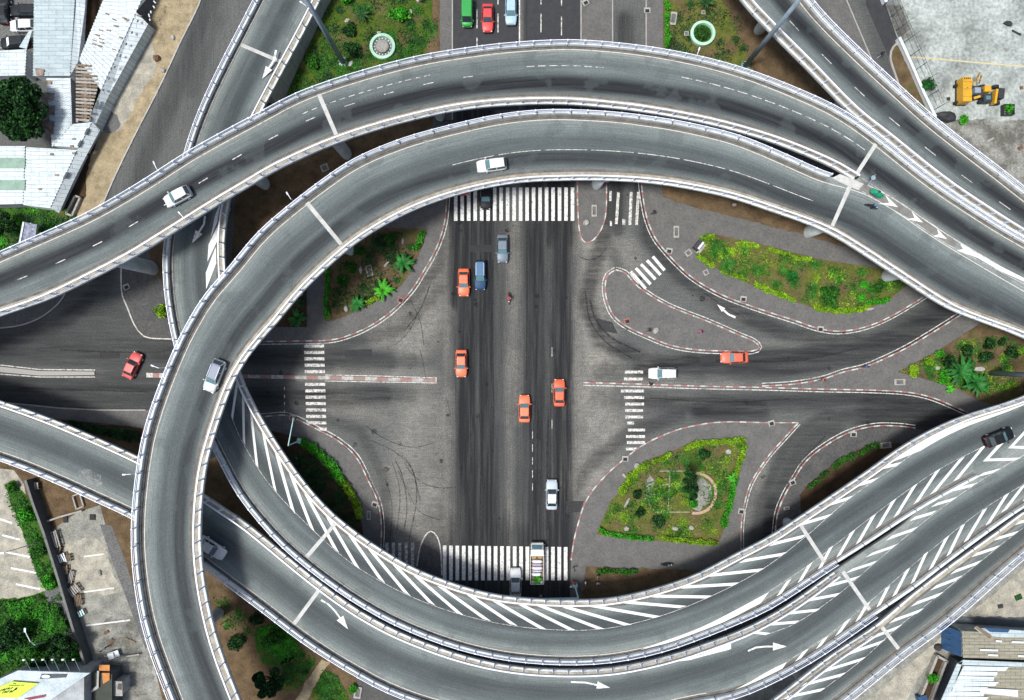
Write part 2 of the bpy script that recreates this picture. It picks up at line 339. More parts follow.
DUST = [([(425, 235), (430, 320), (415, 340)], 22, .75), ([(420, 300), (380, 335)], 14, .55), ([(430, 410), (420, 470), (425, 545)], 30, .75), ([(340, 400), (420, 420)], 15, .5), ([(340, 372), (435, 374)], 8, .5),
        ([(592, 240), (590, 300), (600, 360)], 20, .85), ([(590, 395), (600, 430), (583, 480)], 26, .85), ([(640, 362), (620, 372)], 14, .6), ([(518, -60), (516, 200), (517, 420)], 5, .75), ([(512, 240), (512, 420)], 8, .7),
        ([(447, 180), (447, 560)], 4, .8), ([(576, 180), (577, 500)], 5, .8), ([(620, 240), (640, 270)], 14, .5), ([(610, 405), (700, 400)], 8, .4), ([(510, 430), (510, 545)], 4, .6),
        ([(700, 290), (740, 318)], 7, .35), ([(550, 245), (552, 520)], 3, .35), ([(470, 300), (474, 440)], 3, .3), ([(0, 372), (100, 373)], 6, .4), ([(700, 352), (850, 336)], 5, .4),
        ([(300, 376), (440, 378)], 5, .6), ([(583, 384), (760, 386)], 4, .5), ([(765, 460), (750, 520)], 6, .4), ([(596, 205), (598, 240)], 4, .3)]
def street_sheet():
    nx, ny = 430, 300; xs = np.linspace(-70, 1094, nx); ys = np.linspace(-70, 770, ny)
    X, Y = np.meshgrid(xs, ys); k = CAM_H/FPX
    v = np.stack([(X-512)*k, (350-Y)*k, np.zeros_like(X)], 2).reshape(-1, 3)
    i = np.arange((nx-1)*(ny-1)); r_, c_ = i//(nx-1), i % (nx-1); a = r_*nx+c_
    f = np.stack([a, a+nx, a+nx+1, a+1], 1)
    me = bpy.data.meshes.new('road'); me.from_pydata(v.tolist(), [], f.tolist()); me.materials.append(M['road'])
    for nm, st in (('dark', DARK), ('dust', DUST)):
        at = me.attributes.new(nm, 'FLOAT', 'POINT'); fl = field(X, Y, st)
        if nm == 'dust': fl = np.maximum(fl*.9, .10)
        else: fl = np.minimum(1, fl*1.22)
        at.data.foreach_set('value', fl.ravel().astype(np.float32))
    at = me.attributes.new('along', 'FLOAT', 'POINT'); al = np.clip((X-440)/8, 0, 1)*np.clip((584-X)/8, 0, 1); al = np.maximum(al, np.clip((X-605)/6, 0, 1)*np.clip((650-X)/6, 0, 1)*np.clip((235-Y)/10, 0, 1)); al = np.maximum(al, (X < 240)*(Y < 240)*1.); at.data.foreach_set('value', al.ravel().astype(np.float32))
    o = bpy.data.objects.new('road', me); COL.objects.link(o); o['kind'] = 'structure'
street_sheet()
def slab(name, pts, z, m, edge=None, top=None, smooth_step=None, closed=True):
    """a raised sheet with real side faces"""
    if smooth_step: pts = [tuple(p) for p in catmull_closed(pts, smooth_step)]
    if name in ('soil', 'sandy_verge', 'concrete_patch', 'yard_patch', 'grass_verge', 'grass_patch', 'footpath', 'gravel_patch'):
        out = []; rr = random.Random(len(pts)*7+int(pts[0][0]))
        for (x0, y0), (x1, y1) in zip(pts, pts[1:]+pts[:1]):
            d = math.hypot(x1-x0, y1-y0); n = max(1, int(d/3)); w_ = 0
            for k in range(n):
                w_ = w_*.5+rr.uniform(-1, 1)*(1.5 if name in ('concrete_patch', 'yard_patch') else .9); t = k/n; out.append((x0+(x1-x0)*t-(y1-y0)/max(d, .1)*w_, y0+(y1-y0)*t+(x1-x0)/max(d, .1)*w_))
        pts = out
    b = MB(); up = [P(x, y) for x, y in pts]
    area = sum(a.x*c.y-c.x*a.y for a, c in zip(up, up[1:]+up[:1]))
    if area < 0: up = up[::-1]
    n = len(up); vs = [(p.x, p.y, z) for p in up]+[(p.x, p.y, -.02) for p in up]
    b.mesh(vs, [tuple(range(n))]+[(i, i+n, (i+1) % n+n, (i+1) % n) for i in range(n)])
    return struct(b, name, m)
def strip(mb, pts, width, z, m=0, u0=0., off=0., zfun=None):
    """a flat band along world points"""
    pts = [Vector((p[0], p[1], 0)) for p in pts]; u = u0; prev = None
    for i, p in enumerate(pts):
        d = (pts[min(i+1, len(pts)-1)]-pts[max(i-1, 0)]); d.normalize(); nrm = Vector((-d.y, d.x, 0))
        if i: u += (p-pts[i-1]).length
        zz = z if zfun is None else zfun(i)
        a = p+nrm*(off-width/2); b = p+nrm*(off+width/2); cur = ((a.x, a.y, zz), (b.x, b.y, zz), u)
        if prev: mb.face([prev[0], cur[0], cur[1], prev[1]], m, [(prev[2], 0), (cur[2], 0), (cur[2], 1), (prev[2], 1)])
        prev = cur
    return u
def kerb(name, pts, m=None, smooth=True, z=.15, width=.19, white=True, closed=False):
    """an upstand kerb of real section following traced points, with a thin white gutter line on the street side"""
    if smooth: pts = catmull(pts, 4)
    w3 = [P(p[0], p[1]) for p in pts]; b = MB(); u = 0; rows = []
    for i, p in enumerate(w3):
        d = (w3[min(i+1, len(w3)-1)]-w3[max(i-1, 0)]).normalized(); nrm = Vector((-d.y, d.x, 0))
        if i: u += (p-w3[i-1]).length
        a = p-nrm*width/2; c = p+nrm*width/2
        rows.append(([(a.x, a.y, 0), (a.x, a.y, z), (c.x, c.y, z), (c.x, c.y, 0)], u))
    for (r0, u0), (r1, u1) in zip(rows[:-1], rows[1:]):
        for k in range(3): b.face([r0[k], r1[k], r1[k+1], r0[k+1]], 0, [(u0, 0), (u1, 0), (u1, 1), (u0, 1)])
    for r in (rows[0][0], rows[-1][0]): b.face(r)
    struct(b, name, m or M['kerb'])
    if white is not None:
        g = MB(); strip(g, w3, .13, .005, off=(.42 if white else -.42)); struct(g, 'gutter_line', M['markworn'])
# ---- bare earth, verges and yards (sheets on the ground, each a few millimetres up)
slab('soil', [(325, -60), (439, -60), (439, 100), (425, 150), (330, 200), (262, 290), (236, 335), (228, 300), (236, 190), (262, 105)], .02, M['dirt'])
slab('grass_verge', [(331, -60), (439, -60), (439, 70), (400, 95), (300, 110), (268, 112)], .05, M['grassy'])
slab('footpath', [(436, -60), (441, -60), (440, 60), (420, 120), (408, 120), (425, 60), (432, 20)], .055, M['dirt'])
slab('soil', [(663, -60), (800, -60), (890, 90), (905, 150), (868, 140), (760, 120), (663, 90)], .02, M['dirt'])
slab('grass_verge', [(664, -60), (700, -60), (722, 0), (745, 50), (762, 100), (700, 90), (664, 80)], .05, M['drygrass'])
slab('sandy_verge', [(216, -60), (201, 0), (180, 44), (160, 87), (137, 132), (116, 175), (100, 210), (85, 250), (40, 250), (50, 210), (70, 170), (110, 90), (140, 30), (150, -60)], .02, M['sand'])
slab('concrete_patch', [(143, 36), (152, 40), (157, 68), (146, 84), (133, 108), (117, 132), (100, 128), (106, 104), (119, 80), (131, 58)], .026, M['yard2'], smooth_step=4)
slab('concrete_patch', [(104, 110), (114, 112), (120, 124), (112, 134), (102, 126)], .030, M['asph2'], smooth_step=4)
slab('soil', [(50, 206), (70, 168), (92, 128), (100, 130), (88, 165), (86, 196), (72, 215), (60, 225)], .026, M['darksoil'])
slab('pavement', [(-60, 330), (0, 328), (22, 325), (40, 318), (54, 308), (63, 298), (68, 288), (72, 262), (88, 240), (60, 215), (-60, 215)], .12, M['paved'])
slab('grass_verge', [(-60, 190), (50, 205), (76, 212), (78, 236), (50, 262), (-60, 300)], .15, M['grass2'])
kerb('kerb', [(-30, 329), (0, 328), (22, 325), (40, 318), (54, 308), (63, 298), (68, 286), (72, 264)], M['kerbg'], white=None)
slab('pavement', [(118, 240), (122, 262), (122, 290), (128, 308), (135, 325), (147, 337), (166, 339), (205, 339), (205, 230), (160, 225)], .12, M['paved'])
kerb('kerb', [(122, 250), (122, 290), (128, 308), (135, 325), (142, 334), (150, 338), (172, 339)], M['kerbw'], white=None)
slab('soil', [(150, 240), (172, 230), (200, 240), (200, 280), (168, 282), (150, 275)], .14, M['dirt'])
slab('pavement', [(-60, 401), (0, 402), (60, 408), (145, 410), (190, 411), (236, 413), (245, 440), (220, 440), (130, 426), (60, 419), (-60, 417)], .12, M['pave'])
kerb('kerb', [(-30, 401), (0, 402), (30, 405), (60, 408), (100, 410), (146, 410)], M['kerbg'], smooth=False, white=None)
slab('soil', [(-60, 420), (60, 420), (105, 424), (145, 425), (230, 442), (262, 472), (330, 560), (352, 600), (398, 660), (398, 790), (-60, 790)], .02, M['dirt'])
slab('grass_patch', [(60, 419), (100, 424), (142, 427), (140, 442), (120, 440), (90, 430), (66, 424)], .05, M['darksoil'])
slab('pavement', [(352, 690), (362, 672), (420, 672), (420, 790), (345, 790)], .04, M['paved'])
slab('yard', [(-60, 462), (14, 470), (24, 484), (30, 520), (44, 560), (55, 600), (-60, 600)], .03, M['yard2'])
slab('yard', [(55, 560), (52, 530), (78, 512), (100, 505), (110, 540), (133, 600), (150, 648), (170, 730), (100, 730), (88, 660)], .03, M['yard'])
slab('yard_patch', [(64, 545), (98, 540), (112, 570), (120, 590), (88, 594), (68, 575)], .036, M['yard2'], smooth_step=6)
slab('yard_patch', [(104, 622), (140, 618), (150, 650), (152, 690), (120, 695), (100, 680)], .036, M['lotdirty'], smooth_step=8)
slab('track', [(100, 524), (112, 526), (124, 556), (150, 640), (146, 650), (112, 560)], .042, M['asph2'])
slab('grass_verge', [(-60, 600), (18, 598), (40, 592), (52, 588), (62, 600), (80, 640), (92, 672), (60, 690), (-60, 690)], .045, M['grass2'])
slab('grass_patch', [(4, 484), (14, 480), (30, 500), (42, 530), (58, 575), (64, 600), (50, 600), (38, 575), (26, 540), (12, 505)], .05, M['grass2'])
slab('yard_patch', [(44, 592), (58, 588), (70, 604), (77, 636), (70, 640), (52, 612)], .055, M['asph2'])
slab('grass_patch', [(255, 630), (278, 624), (292, 634), (300, 650), (285, 664), (262, 662)], .05, M['grass2'], smooth_step=5)
slab('grass_patch', [(285, 655), (300, 648), (316, 660), (305, 680), (292, 692), (280, 684)], .05, M['drygrass'], smooth_step=5)
slab('grass_patch', [(322, 668), (336, 676), (345, 690), (352, 706), (318, 708), (312, 690)], .05, M['grassy'], smooth_step=5)
slab('footpath', [(200, 668), (250, 668), (288, 650), (298, 654), (268, 670), (250, 700), (245, 740), (200, 740)], .045, M['dirt'])
slab('footpath', [(288, 740), (296, 700), (312, 672), (322, 660), (330, 662), (318, 680), (304, 705), (300, 740)], .056, M['sand'])
slab('soil', [(700, 640), (870, 640), (960, 560), (1100, 470), (1100, 790), (560, 790)], .02, M['yard'])
slab('sandy_verge', [(850, 715), (905, 668), (960, 622), (1024, 568), (1100, 520), (1100, 640), (1000, 628), (950, 632), (930, 660), (880, 740)], .03, M['yard2'])
slab('yard', [(880, -60), (884, 0), (898, 40), (918, 85), (938, 128), (970, 150), (1024, 185), (1110, 240), (1110, -60)], .02, M['lot'])
slab('yard_patch', [(938, 119), (1110, 124), (1110, 230), (1024, 190), (975, 160), (945, 135)], .026, M['lotdirty'])
slab('pavement', [(790, -60), (833, -60), (846, 0), (868, 52), (880, 90), (850, 80), (815, 30)], .12, M['pave'])
kerb('kerb', [(834, -50), (846, 0), (857, 26), (868, 52), (878, 76)], M['kerbg'], smooth=False, white=None)
slab('fresh_asphalt', [(862, -60), (880, -60), (884, 2), (898, 38), (893, 46), (888, 56), (882, 42), (866, 5)], .006, M['newroad'])
slab('soil', [(893, 47), (899, 46), (907, 66), (935, 130), (925, 128), (905, 100), (896, 78), (890, 58)], .12, M['dirt2'])
kerb('kerb', [(900, 42), (893, 47), (890, 58), (896, 78), (903, 98)], M['kerbg'], white=None, width=.3)
kerb('kerb', [(215, -50), (201, 0), (180, 44), (160, 87), (137, 132), (116, 175), (100, 212)], mat('pale_kerb', (.42, .42, .40), (.28, .28, .26), 1.5, .9), white=None)
# ---- top of the avenue
slab('fresh_asphalt', [(453, -60), (519, -60), (519, 110), (453, 110)], .005, M['newroad'])
slab('fresh_asphalt', [(529, -60), (580, -60), (580, 110), (529, 110)], .005, M['newroad'])
slab('pavement', [(440, -60), (452, -60), (452, 120), (440, 120)], .13, M['pave']); kerb('kerb', [(452.5, -60), (452.5, 120)], M['kerbg'], False, white=None)
slab('pavement', [(581.5, -60), (612, -60), (612, 120), (581.5, 120)], .13, M['pave']); kerb('kerb', [(581, -60), (581, 120)], M['kerbg'], False, white=None); kerb('kerb', [(612.5, -60), (612.5, 120)], M['kerbg'], False, white=None)
slab('pavement', [(646, -60), (663, -60), (663, 120), (646, 120)], .13, M['pave']); kerb('kerb', [(646, -60), (646, 120)], M['kerbg'], False, white=None)
mk = MB()
for x in (519.5,): mk.box(P(x, 20, .006), (.18, 26, .006))
struct(mk, 'edge_line', M['mark'])
ln = MB()
for x, ys in ((477, (-25, 19, 47, 80)), (498, (-5, 23, 60)), (541, (-5, 23, 60)), (561.5, (-4, 26, 62))):
    for y in ys: ln.box(P(x, y, .012), (.16, 2.9, .006))
for y in range(435, 500, 13): ln.box(P(532.5, y, .008), (.09, 1.1, .005))
for y in (352, 388, 424): ln.box(P(552, y, .008), (.08, 1.4, .005))
struct(ln, 'lane_line', M['markworn'])
# ---- islands inside the interchange
slab('pavement', [(262, 341), (300, 340), (330, 339.5), (350, 334), (370, 325), (388, 313), (402, 300), (414, 286), (425, 268), (433, 254), (440, 238), (445, 220), (447, 190), (447, 150), (300, 220), (230, 300), (225, 341)], .12, M['pave'])
kerb('kerb', [(228, 341.5), (262, 341.5), (300, 341), (330, 340), (350, 335), (370, 326), (388, 314), (402, 301), (414, 287), (425, 269), (433, 255), (440, 239), (445, 220), (447, 195), (447.5, 170)], white=False)
slab('planting_bed', [(325, 262), (345, 240), (380, 228), (427, 229), (424, 243), (412, 270), (402, 285), (390, 294), (365, 308), (330, 322), (325, 320)], .17, M['dirt2'])
slab('planting_bed', [(256, 327), (307, 327), (307, 290), (280, 280), (240, 320)], .17, M['darksoil'])
slab('pavement', [(230, 411), (256, 416), (283, 415), (296, 419), (318, 430), (338, 441), (356, 457), (368, 480), (377, 502), (381, 525), (381, 560), (330, 540), (270, 470), (240, 430)], .12, M['pave'])
kerb('kerb', [(240, 415), (262, 416.5), (283, 415), (296, 418.5), (318, 429.5), (338, 440.5), (356, 456.5), (368, 479.5), (378, 502), (381.5, 525), (381, 548)], white=True)
slab('planting_bed', [(268, 430), (282, 433), (300, 438), (318, 447), (333, 462), (348, 482), (358, 505), (363, 530), (364, 545), (330, 530), (290, 480), (262, 440)], .17, M['darksoil'])
slab('pavement', [(577.5, 120), (577.5, 180), (579, 225), (581, 238), (586, 242), (592, 241), (600, 231), (605, 218), (606.5, 200), (606.5, 120)], .12, M['pave'])
kerb('kerb', [(577.5, 160), (577.5, 200), (579, 228), (583, 241), (590, 242), (597, 236), (603, 225), (606, 210), (606.5, 181), (606.5, 155)], white=True)
slab('pavement', [(641, 130), (641, 181), (644, 205), (648, 222), (655, 238), (665, 251), (677, 264), (690, 276), (705, 286), (722, 295), (742, 303), (768, 312), (793, 320), (820, 329), (843, 331), (868, 326), (893, 315), (923, 297), (980, 262), (880, 200), (760, 140)], .12, M['pave'])
kerb('kerb', [(640.5, 160), (641, 181), (644, 205), (648, 222), (655, 238), (665, 251), (677, 264), (690, 276), (705, 286), (722, 295), (742, 303), (768, 312), (793, 320), (820, 329), (843, 331), (868, 326), (893, 315), (923, 297), (950, 280)], white=False)
slab('planting_bed', [(704, 236), (712, 234), (740, 240), (768, 246), (818, 259), (868, 267), (884, 270), (900, 276), (907, 285), (888, 301), (860, 311), (842, 313), (818, 310), (793, 301), (768, 292), (740, 280), (715, 268), (697, 256)], .17, M['drygrass'])
slab('soil', [(662, 150), (662, 187), (662, 197), (700, 209), (768, 226), (830, 242), (870, 255), (930, 262), (860, 190), (760, 150)], .17, M['dirt'])
TEAR = [(615.6, 270), (625, 273), (636, 285), (651, 296), (665, 304), (678, 310), (709, 322), (740, 335.5), (753, 341), (759, 347), (752, 351), (725, 351), (694, 349.5), (670, 345), (647, 336), (627, 326.5), (614, 316), (607, 301), (605, 286), (608, 275)]
slab('pavement', TEAR, .12, M['pave'], smooth_step=3)
kerb('kerb', TEAR+[TEAR[0]], white=True)
slab('pavement', [(768, 386.5), (793, 384.5), (822, 379.5), (843, 372.5), (868, 366), (903, 350), (928, 336), (960, 316), (1010, 290), (1060, 300), (1100, 330), (1100, 410), (975, 416), (955, 406), (930, 396.5), (905, 391.5), (868, 389.5), (818, 388.5)], .12, M['pave'])
kerb('kerb', [(583, 382.5), (640, 384), (700, 386), (768, 387.5), (818, 389), (868, 390), (905, 392), (930, 397), (955, 407), (985, 421)], white=False)
kerb('kerb', [(762, 386), (793, 384), (822, 379), (843, 372), (868, 365.5), (903, 349.5), (928, 335), (960, 315), (1000, 290)], white=True)
slab('planting_bed', [(897, 372), (910, 365), (940, 349), (957, 338), (985, 320), (1040, 300), (1100, 330), (1100, 400), (990, 404), (977, 400), (957, 389), (928, 380)], .17, M['dirt2'])
SEI = [(798, 422.5), (768, 422.5), (720, 422), (687, 427), (668, 433), (652, 440), (638, 448), (624, 459), (611, 470), (599, 482.5), (590, 494), (584, 505), (579, 520), (574, 540), (571, 560), (570, 600)]
slab('pavement', SEI+[(640, 620), (741, 600), (741, 548), (740.5, 525), (745, 500), (752, 480), (768, 456), (784, 438)], .12, M['pave'])
kerb('kerb', SEI[:-1], white=True)
kerb('kerb', [(798, 422.5), (784, 438), (768, 456), (752, 480), (745, 500), (741, 525), (741, 560)], white=True)
slab('planting_bed', [(599, 527), (611, 500), (622, 490), (637, 466), (652, 458), (672, 451), (687, 444), (712, 440), (737, 438), (745, 444), (742, 460), (735, 480), (730, 500), (725, 525), (718, 544), (686, 543), (650, 540), (612, 536), (597, 534)], .17, M['drygrass'])
slab('soil', [(586, 566), (640, 568), (697, 570), (730, 568), (735, 590), (640, 615), (580, 612)], .17, M['dirt'])
slab('pavement', [(775, 528), (778, 512), (784, 496), (792, 482), (805, 463), (825, 446), (850, 433), (875, 427), (898, 427), (925, 430), (960, 440), (860, 520), (775, 560)], .12, M['paved'])
kerb('kerb', [(774, 545), (777, 515), (784, 496), (792, 482), (805, 462), (825, 445.5), (850, 432), (875, 426), (898, 426), (915, 428)], white=True)
slab('planting_bed', [(800, 508), (800, 494), (808, 484), (830, 466), (850, 453), (868, 445), (898, 443), (920, 452), (850, 510), (805, 530)], .17, M['darksoil'])
slab('pavement', [(416, 566), (420, 548), (425, 536), (431, 531), (437, 536), (441, 548), (442, 575), (444, 600), (416, 600)], .12, M['paved'])
kerb('kerb', [(417, 566), (420, 548), (425, 536), (431, 531), (437, 536), (440.5, 548), (442, 575)], M['kerbw'], white=None)
slab('pavement', [(381, 560), (381, 548), (350, 560), (380, 620), (384, 620)], .11, M['paved'])
# medians
med = MB(); strip(med, [P(225, 375.5), P(256, 376.5), P(320, 377.5), P(380, 379), (P(437, 380.5))], .55, .18)
pts_ = [P(225, 375.5), P(256, 376.5), P(320, 377.5), P(380, 379), P(437, 380.5)]
for s_ in (-1, 1):
    for a_, b_ in zip(pts_[:-1], pts_[1:]):
        o_ = Vector((0, s_*.275, 0)); med.face([a_+o_, b_+o_, b_+o_+Vector((0, 0, .18)), a_+o_+Vector((0, 0, .18))])
struct(med, 'median_kerb', kerb_mat('median_paint', (.50, .49, .46), (.30, .11, .10), 3.6, .5))
med = MB(); strip(med, [P(147, 375), P(165, 375.5)], .7, .18); struct(med, 'median_kerb', M['kerb'])
slab('median_kerb', [(-60, 363), (0, 366.5), (40, 371), (95, 371.5), (95, 375), (40, 375.5), (0, 372), (-60, 369)], .15, M['kerbg'])
g = MB(); strip(g, [P(-60, 362), P(0, 365), P(40, 369.5), P(95, 370)], .15, .006); strip(g, [P(-60, 371), P(0, 374), P(40, 377), P(95, 377)], .15, .006)
strip(g, [P(325, 375), P(380, 376), P(437, 378)], .12, .006); strip(g, [P(325, 381), P(437, 383)], .12, .006)
struct(g, 'edge_line', M['markworn'])
# crosswalks
def zebra(bars, m, z=.010):
    b = MB()
    for (x0, y0, x1, y1, wd) in bars:
        a, c = P(x0, y0), P(x1, y1); d = (c-a).normalized(); n = Vector((-d.y, d.x, 0))*wd/FPX*CAM_H/2
        b.face([(*(a-n).xy, z), (*(c-n).xy, z), (*(c+n).xy, z), (*(a+n).xy, z)])
    return struct(b, 'crosswalk', m)
zebra([(455.7+6.49*k, 187.5, 455.7+6.49*k, 220.8, 3.5) for k in range(19)], M['mark'])
zebra([(444.6+6.37*k, 545.5+.08*k, 444.6+6.37*k, 580.3, 3.6) for k in range(20)], M['mark'])
zebra([(387+6.4*k, 542.5, 387+6.4*k, 570, 3.) for k in range(5)], M['markworn'])
zebra([(304+(.2*k), 346+6.4*k, 324+(.2*k), 346+6.4*k, 3.) for k in range(14) if k != 5], M['markworn'])
zebra([(x0, y, x1, y, 2.8) for y, x0, x1 in ((372, 625, 643), (379, 624, 643), (391, 621, 644), (397.5, 624, 644), (404, 625, 644), (410.5, 625, 643), (417, 625, 643), (423, 627, 634), (430, 628, 645), (436.5, 626, 645), (442.5, 627, 645), (449, 626, 640))], M['markworn'])
zebra([(610.5, 191, 610.2, 201, 2.4), (618.5, 192, 616.3, 224, 2.8), (623.8, 219, 623.8, 225, 3), (631.3, 192, 629.8, 225, 2.9), (638.5, 192, 636.4, 225, 2.9), (610.8, 221, 611, 226, 2)], M['markworn'])
zebra([(630.8, 271.5, 645.5, 288.3, 3), (635.8, 268, 650.5, 284.3, 3), (641, 264.2, 655.5, 279.3, 3), (647, 260.3, 660.5, 274.8, 3), (652.8, 256.5, 664.5, 270.3, 3)], M['mark'])
zebra([(284.5, 387, 284.5, 390, .9), (284.5, 395, 284.5, 398, .9), (284.5, 402, 284.5, 405, .9), (284.5, 410, 284.5, 413, .9)], M['markworn'])
def arrow(pts, z, wd, head, m=None, name='road_arrow', parent=None):
    """a painted direction arrow: a bent shaft that ends in a triangular head"""
    b = MB(); w3 = [P(x, y, z) for x, y in pts]; strip(b, w3, wd, z)
    d = (w3[-1]-w3[-2]).normalized(); n = Vector((-d.y, d.x, 0)); e = w3[-1]
    b.face([e+n*head*.29, e-n*head*.29, e+d*head])
    return b.build(name, m or M['mark'], parent, kind=None if parent else 'structure')
arrow([(735.5, 317.5), (728, 314), (723.5, 310)], .012, .3, 1.3)
b = MB(); strip(b, [P(877, 62), P(890, 62)], .1, .01)
yl = MB(); strip(yl, [P(909, 57), P(925, 58), P(975, 62.5), P(1030, 67), P(1100, 73)], .22, .032); struct(yl, 'yellow_line', M['yellow'])
pb = MB()
for a_, b_ in (((0, 519), (12, 523)), ((2, 535), (20, 539.5)), ((6, 552), (33, 557.5)), ((11, 568), (40, 573.5)), ((16, 584), (40, 589))): strip(pb, [P(*a_), P(*b_)], .28, .036)
for a_, b_ in (((84, 556.5), (104, 554)), ((84, 592), (114, 588)), ((86, 625.5), (130, 620))): strip(pb, [P(*a_), P(*b_)], .22, .048)
struct(pb, 'parking_line', M['mark'])

tm = MB()
for pts, wd in (([(395, 460), (401, 472), (405, 488), (407, 510), (404, 530)], .16), ([(402, 455), (412, 468), (416, 485), (416, 505), (409, 540)], .16), ([(404, 462), (412, 474), (425, 484), (440, 488), (456, 487)], .14), ([(392, 462), (398, 480), (400, 500), (397, 530)], .12),
                ([(365, 425), (380, 436), (400, 445), (418, 447), (436, 442)], .12), ([(420, 350), (423, 362), (426, 380)], .10), ([(580, 257), (590, 260), (600, 256), (606, 248)], .2), ([(446, 398), (450, 412), (450, 425)], .12),
                ([(538, 410), (537.5, 460), (538, 505)], .22), ([(534, 420), (533.5, 470), (534, 500)], .16), ([(551, 380), (550.5, 440), (551, 480)], .14), ([(470, 400), (471, 460), (470, 540)], .14), ([(481, 330), (481.5, 420), (480, 530)], .2), ([(493, 260), (493, 340), (494, 420)], .16), ([(527, 230), (527, 300), (526, 380)], .16),
                ([(700, 290), (722, 305), (745, 318)], .14), ([(384, 530), (380, 500), (366, 470)], .16), ([(405, 330), (420, 310), (430, 285)], .18), ([(740, 362), (800, 360), (860, 348)], .2), ([(650, 398), (720, 402), (790, 399)], .18), ([(777, 540), (781, 505), (795, 470), (825, 436)], .2), ([(60, 350), (120, 352), (165, 352)], .2), ([(398, 470), (408, 492), (420, 512), (440, 520)], .12), ([(385, 478), (392, 505), (390, 540)], .12), ([(370, 440), (395, 452), (412, 470), (420, 500)], .14), ([(410, 300), (420, 320), (424, 345)], .12), ([(395, 345), (410, 330), (418, 312)], .12), ([(590, 300), (596, 320), (612, 338), (640, 352)], .3), ([(585, 290), (590, 320), (606, 342), (632, 358)], .2), ([(548, 420), (547, 470), (548, 530)], .3), ([(20, 388), (90, 390), (150, 392)], .2)):
    strip(tm, [P(*p) for p in catmull(pts, 5)], wd, .0095)
struct(tm, 'tyre_marks', M['tyre'])

pm_ = MB()
for q in ([(566, 501), (584, 501), (580, 512), (566, 513)], [(470, 205+40), (492, 245), (492, 252), (470, 252)], [(596, 318), (612, 322), (618, 334), (598, 330)], [(700, 356), (716, 355), (716, 362), (700, 363)], [(345, 350), (372, 349), (372, 356), (345, 357)], [(530, 440), (541, 440), (541, 470), (530, 470)], [(100, 352), (120, 352), (120, 358), (100, 358)]): pm_.face([P(x, y, .0075) for x, y in q])
struct(pm_, 'repair_patch', M['patchdark'])
om = MB(); rr = random.Random(5)
for _ in range(150):
    x, y = rr.uniform(260, 900), rr.uniform(190, 560); r_ = rr.uniform(.12, .45); c_ = P(x, y); e_ = rr.uniform(.5, 1.6); a_ = rr.uniform(0, 3)
    om.face([(c_.x+math.cos(t+a_)*r_*(e_ if k % 2 else 1), c_.y+math.sin(t+a_)*r_, .0085+.00001*_) for k, t in enumerate([2*math.pi*j/8 for j in range(8)])])
struct(om, 'oil_stains', M['oil'])
# ================================================================== the viaducts
def smooth(a, b, x): t = min(1, max(0, (x-a)/(b-a))); return t*t*(3-2*t)
def z_ab(x, y): return 13-4.5*smooth(230, 620, x)
def z_cd(x, y): return 3+3.5*smooth(0, 170, y) if x < 360 else 6.5
def z_low(x, y): return 6.5
def z_g(x, y): return 8.5
POST_CAP = 100
def seg_hit(p, n, poly):
    """where the line p + t n meets a polyline, nearest to p"""
    a = poly[:-1, :2]; d = poly[1:, :2]-a; den = n[0]*d[:, 1]-n[1]*d[:, 0]; den[np.abs(den) < 1e-9] = 1e-9
    r = a-p; t = (r[:, 0]*d[:, 1]-r[:, 1]*d[:, 0])/den; s = (r[:, 0]*n[1]-r[:, 1]*n[0])/den
    ok = (s >= -.001) & (s <= 1.001)
    if not ok.any(): return None
    t = np.where(ok, t, 1e9); i = np.argmin(np.abs(t)); return t[i] if abs(t[i]) < 25 else None
class Viaduct: pass
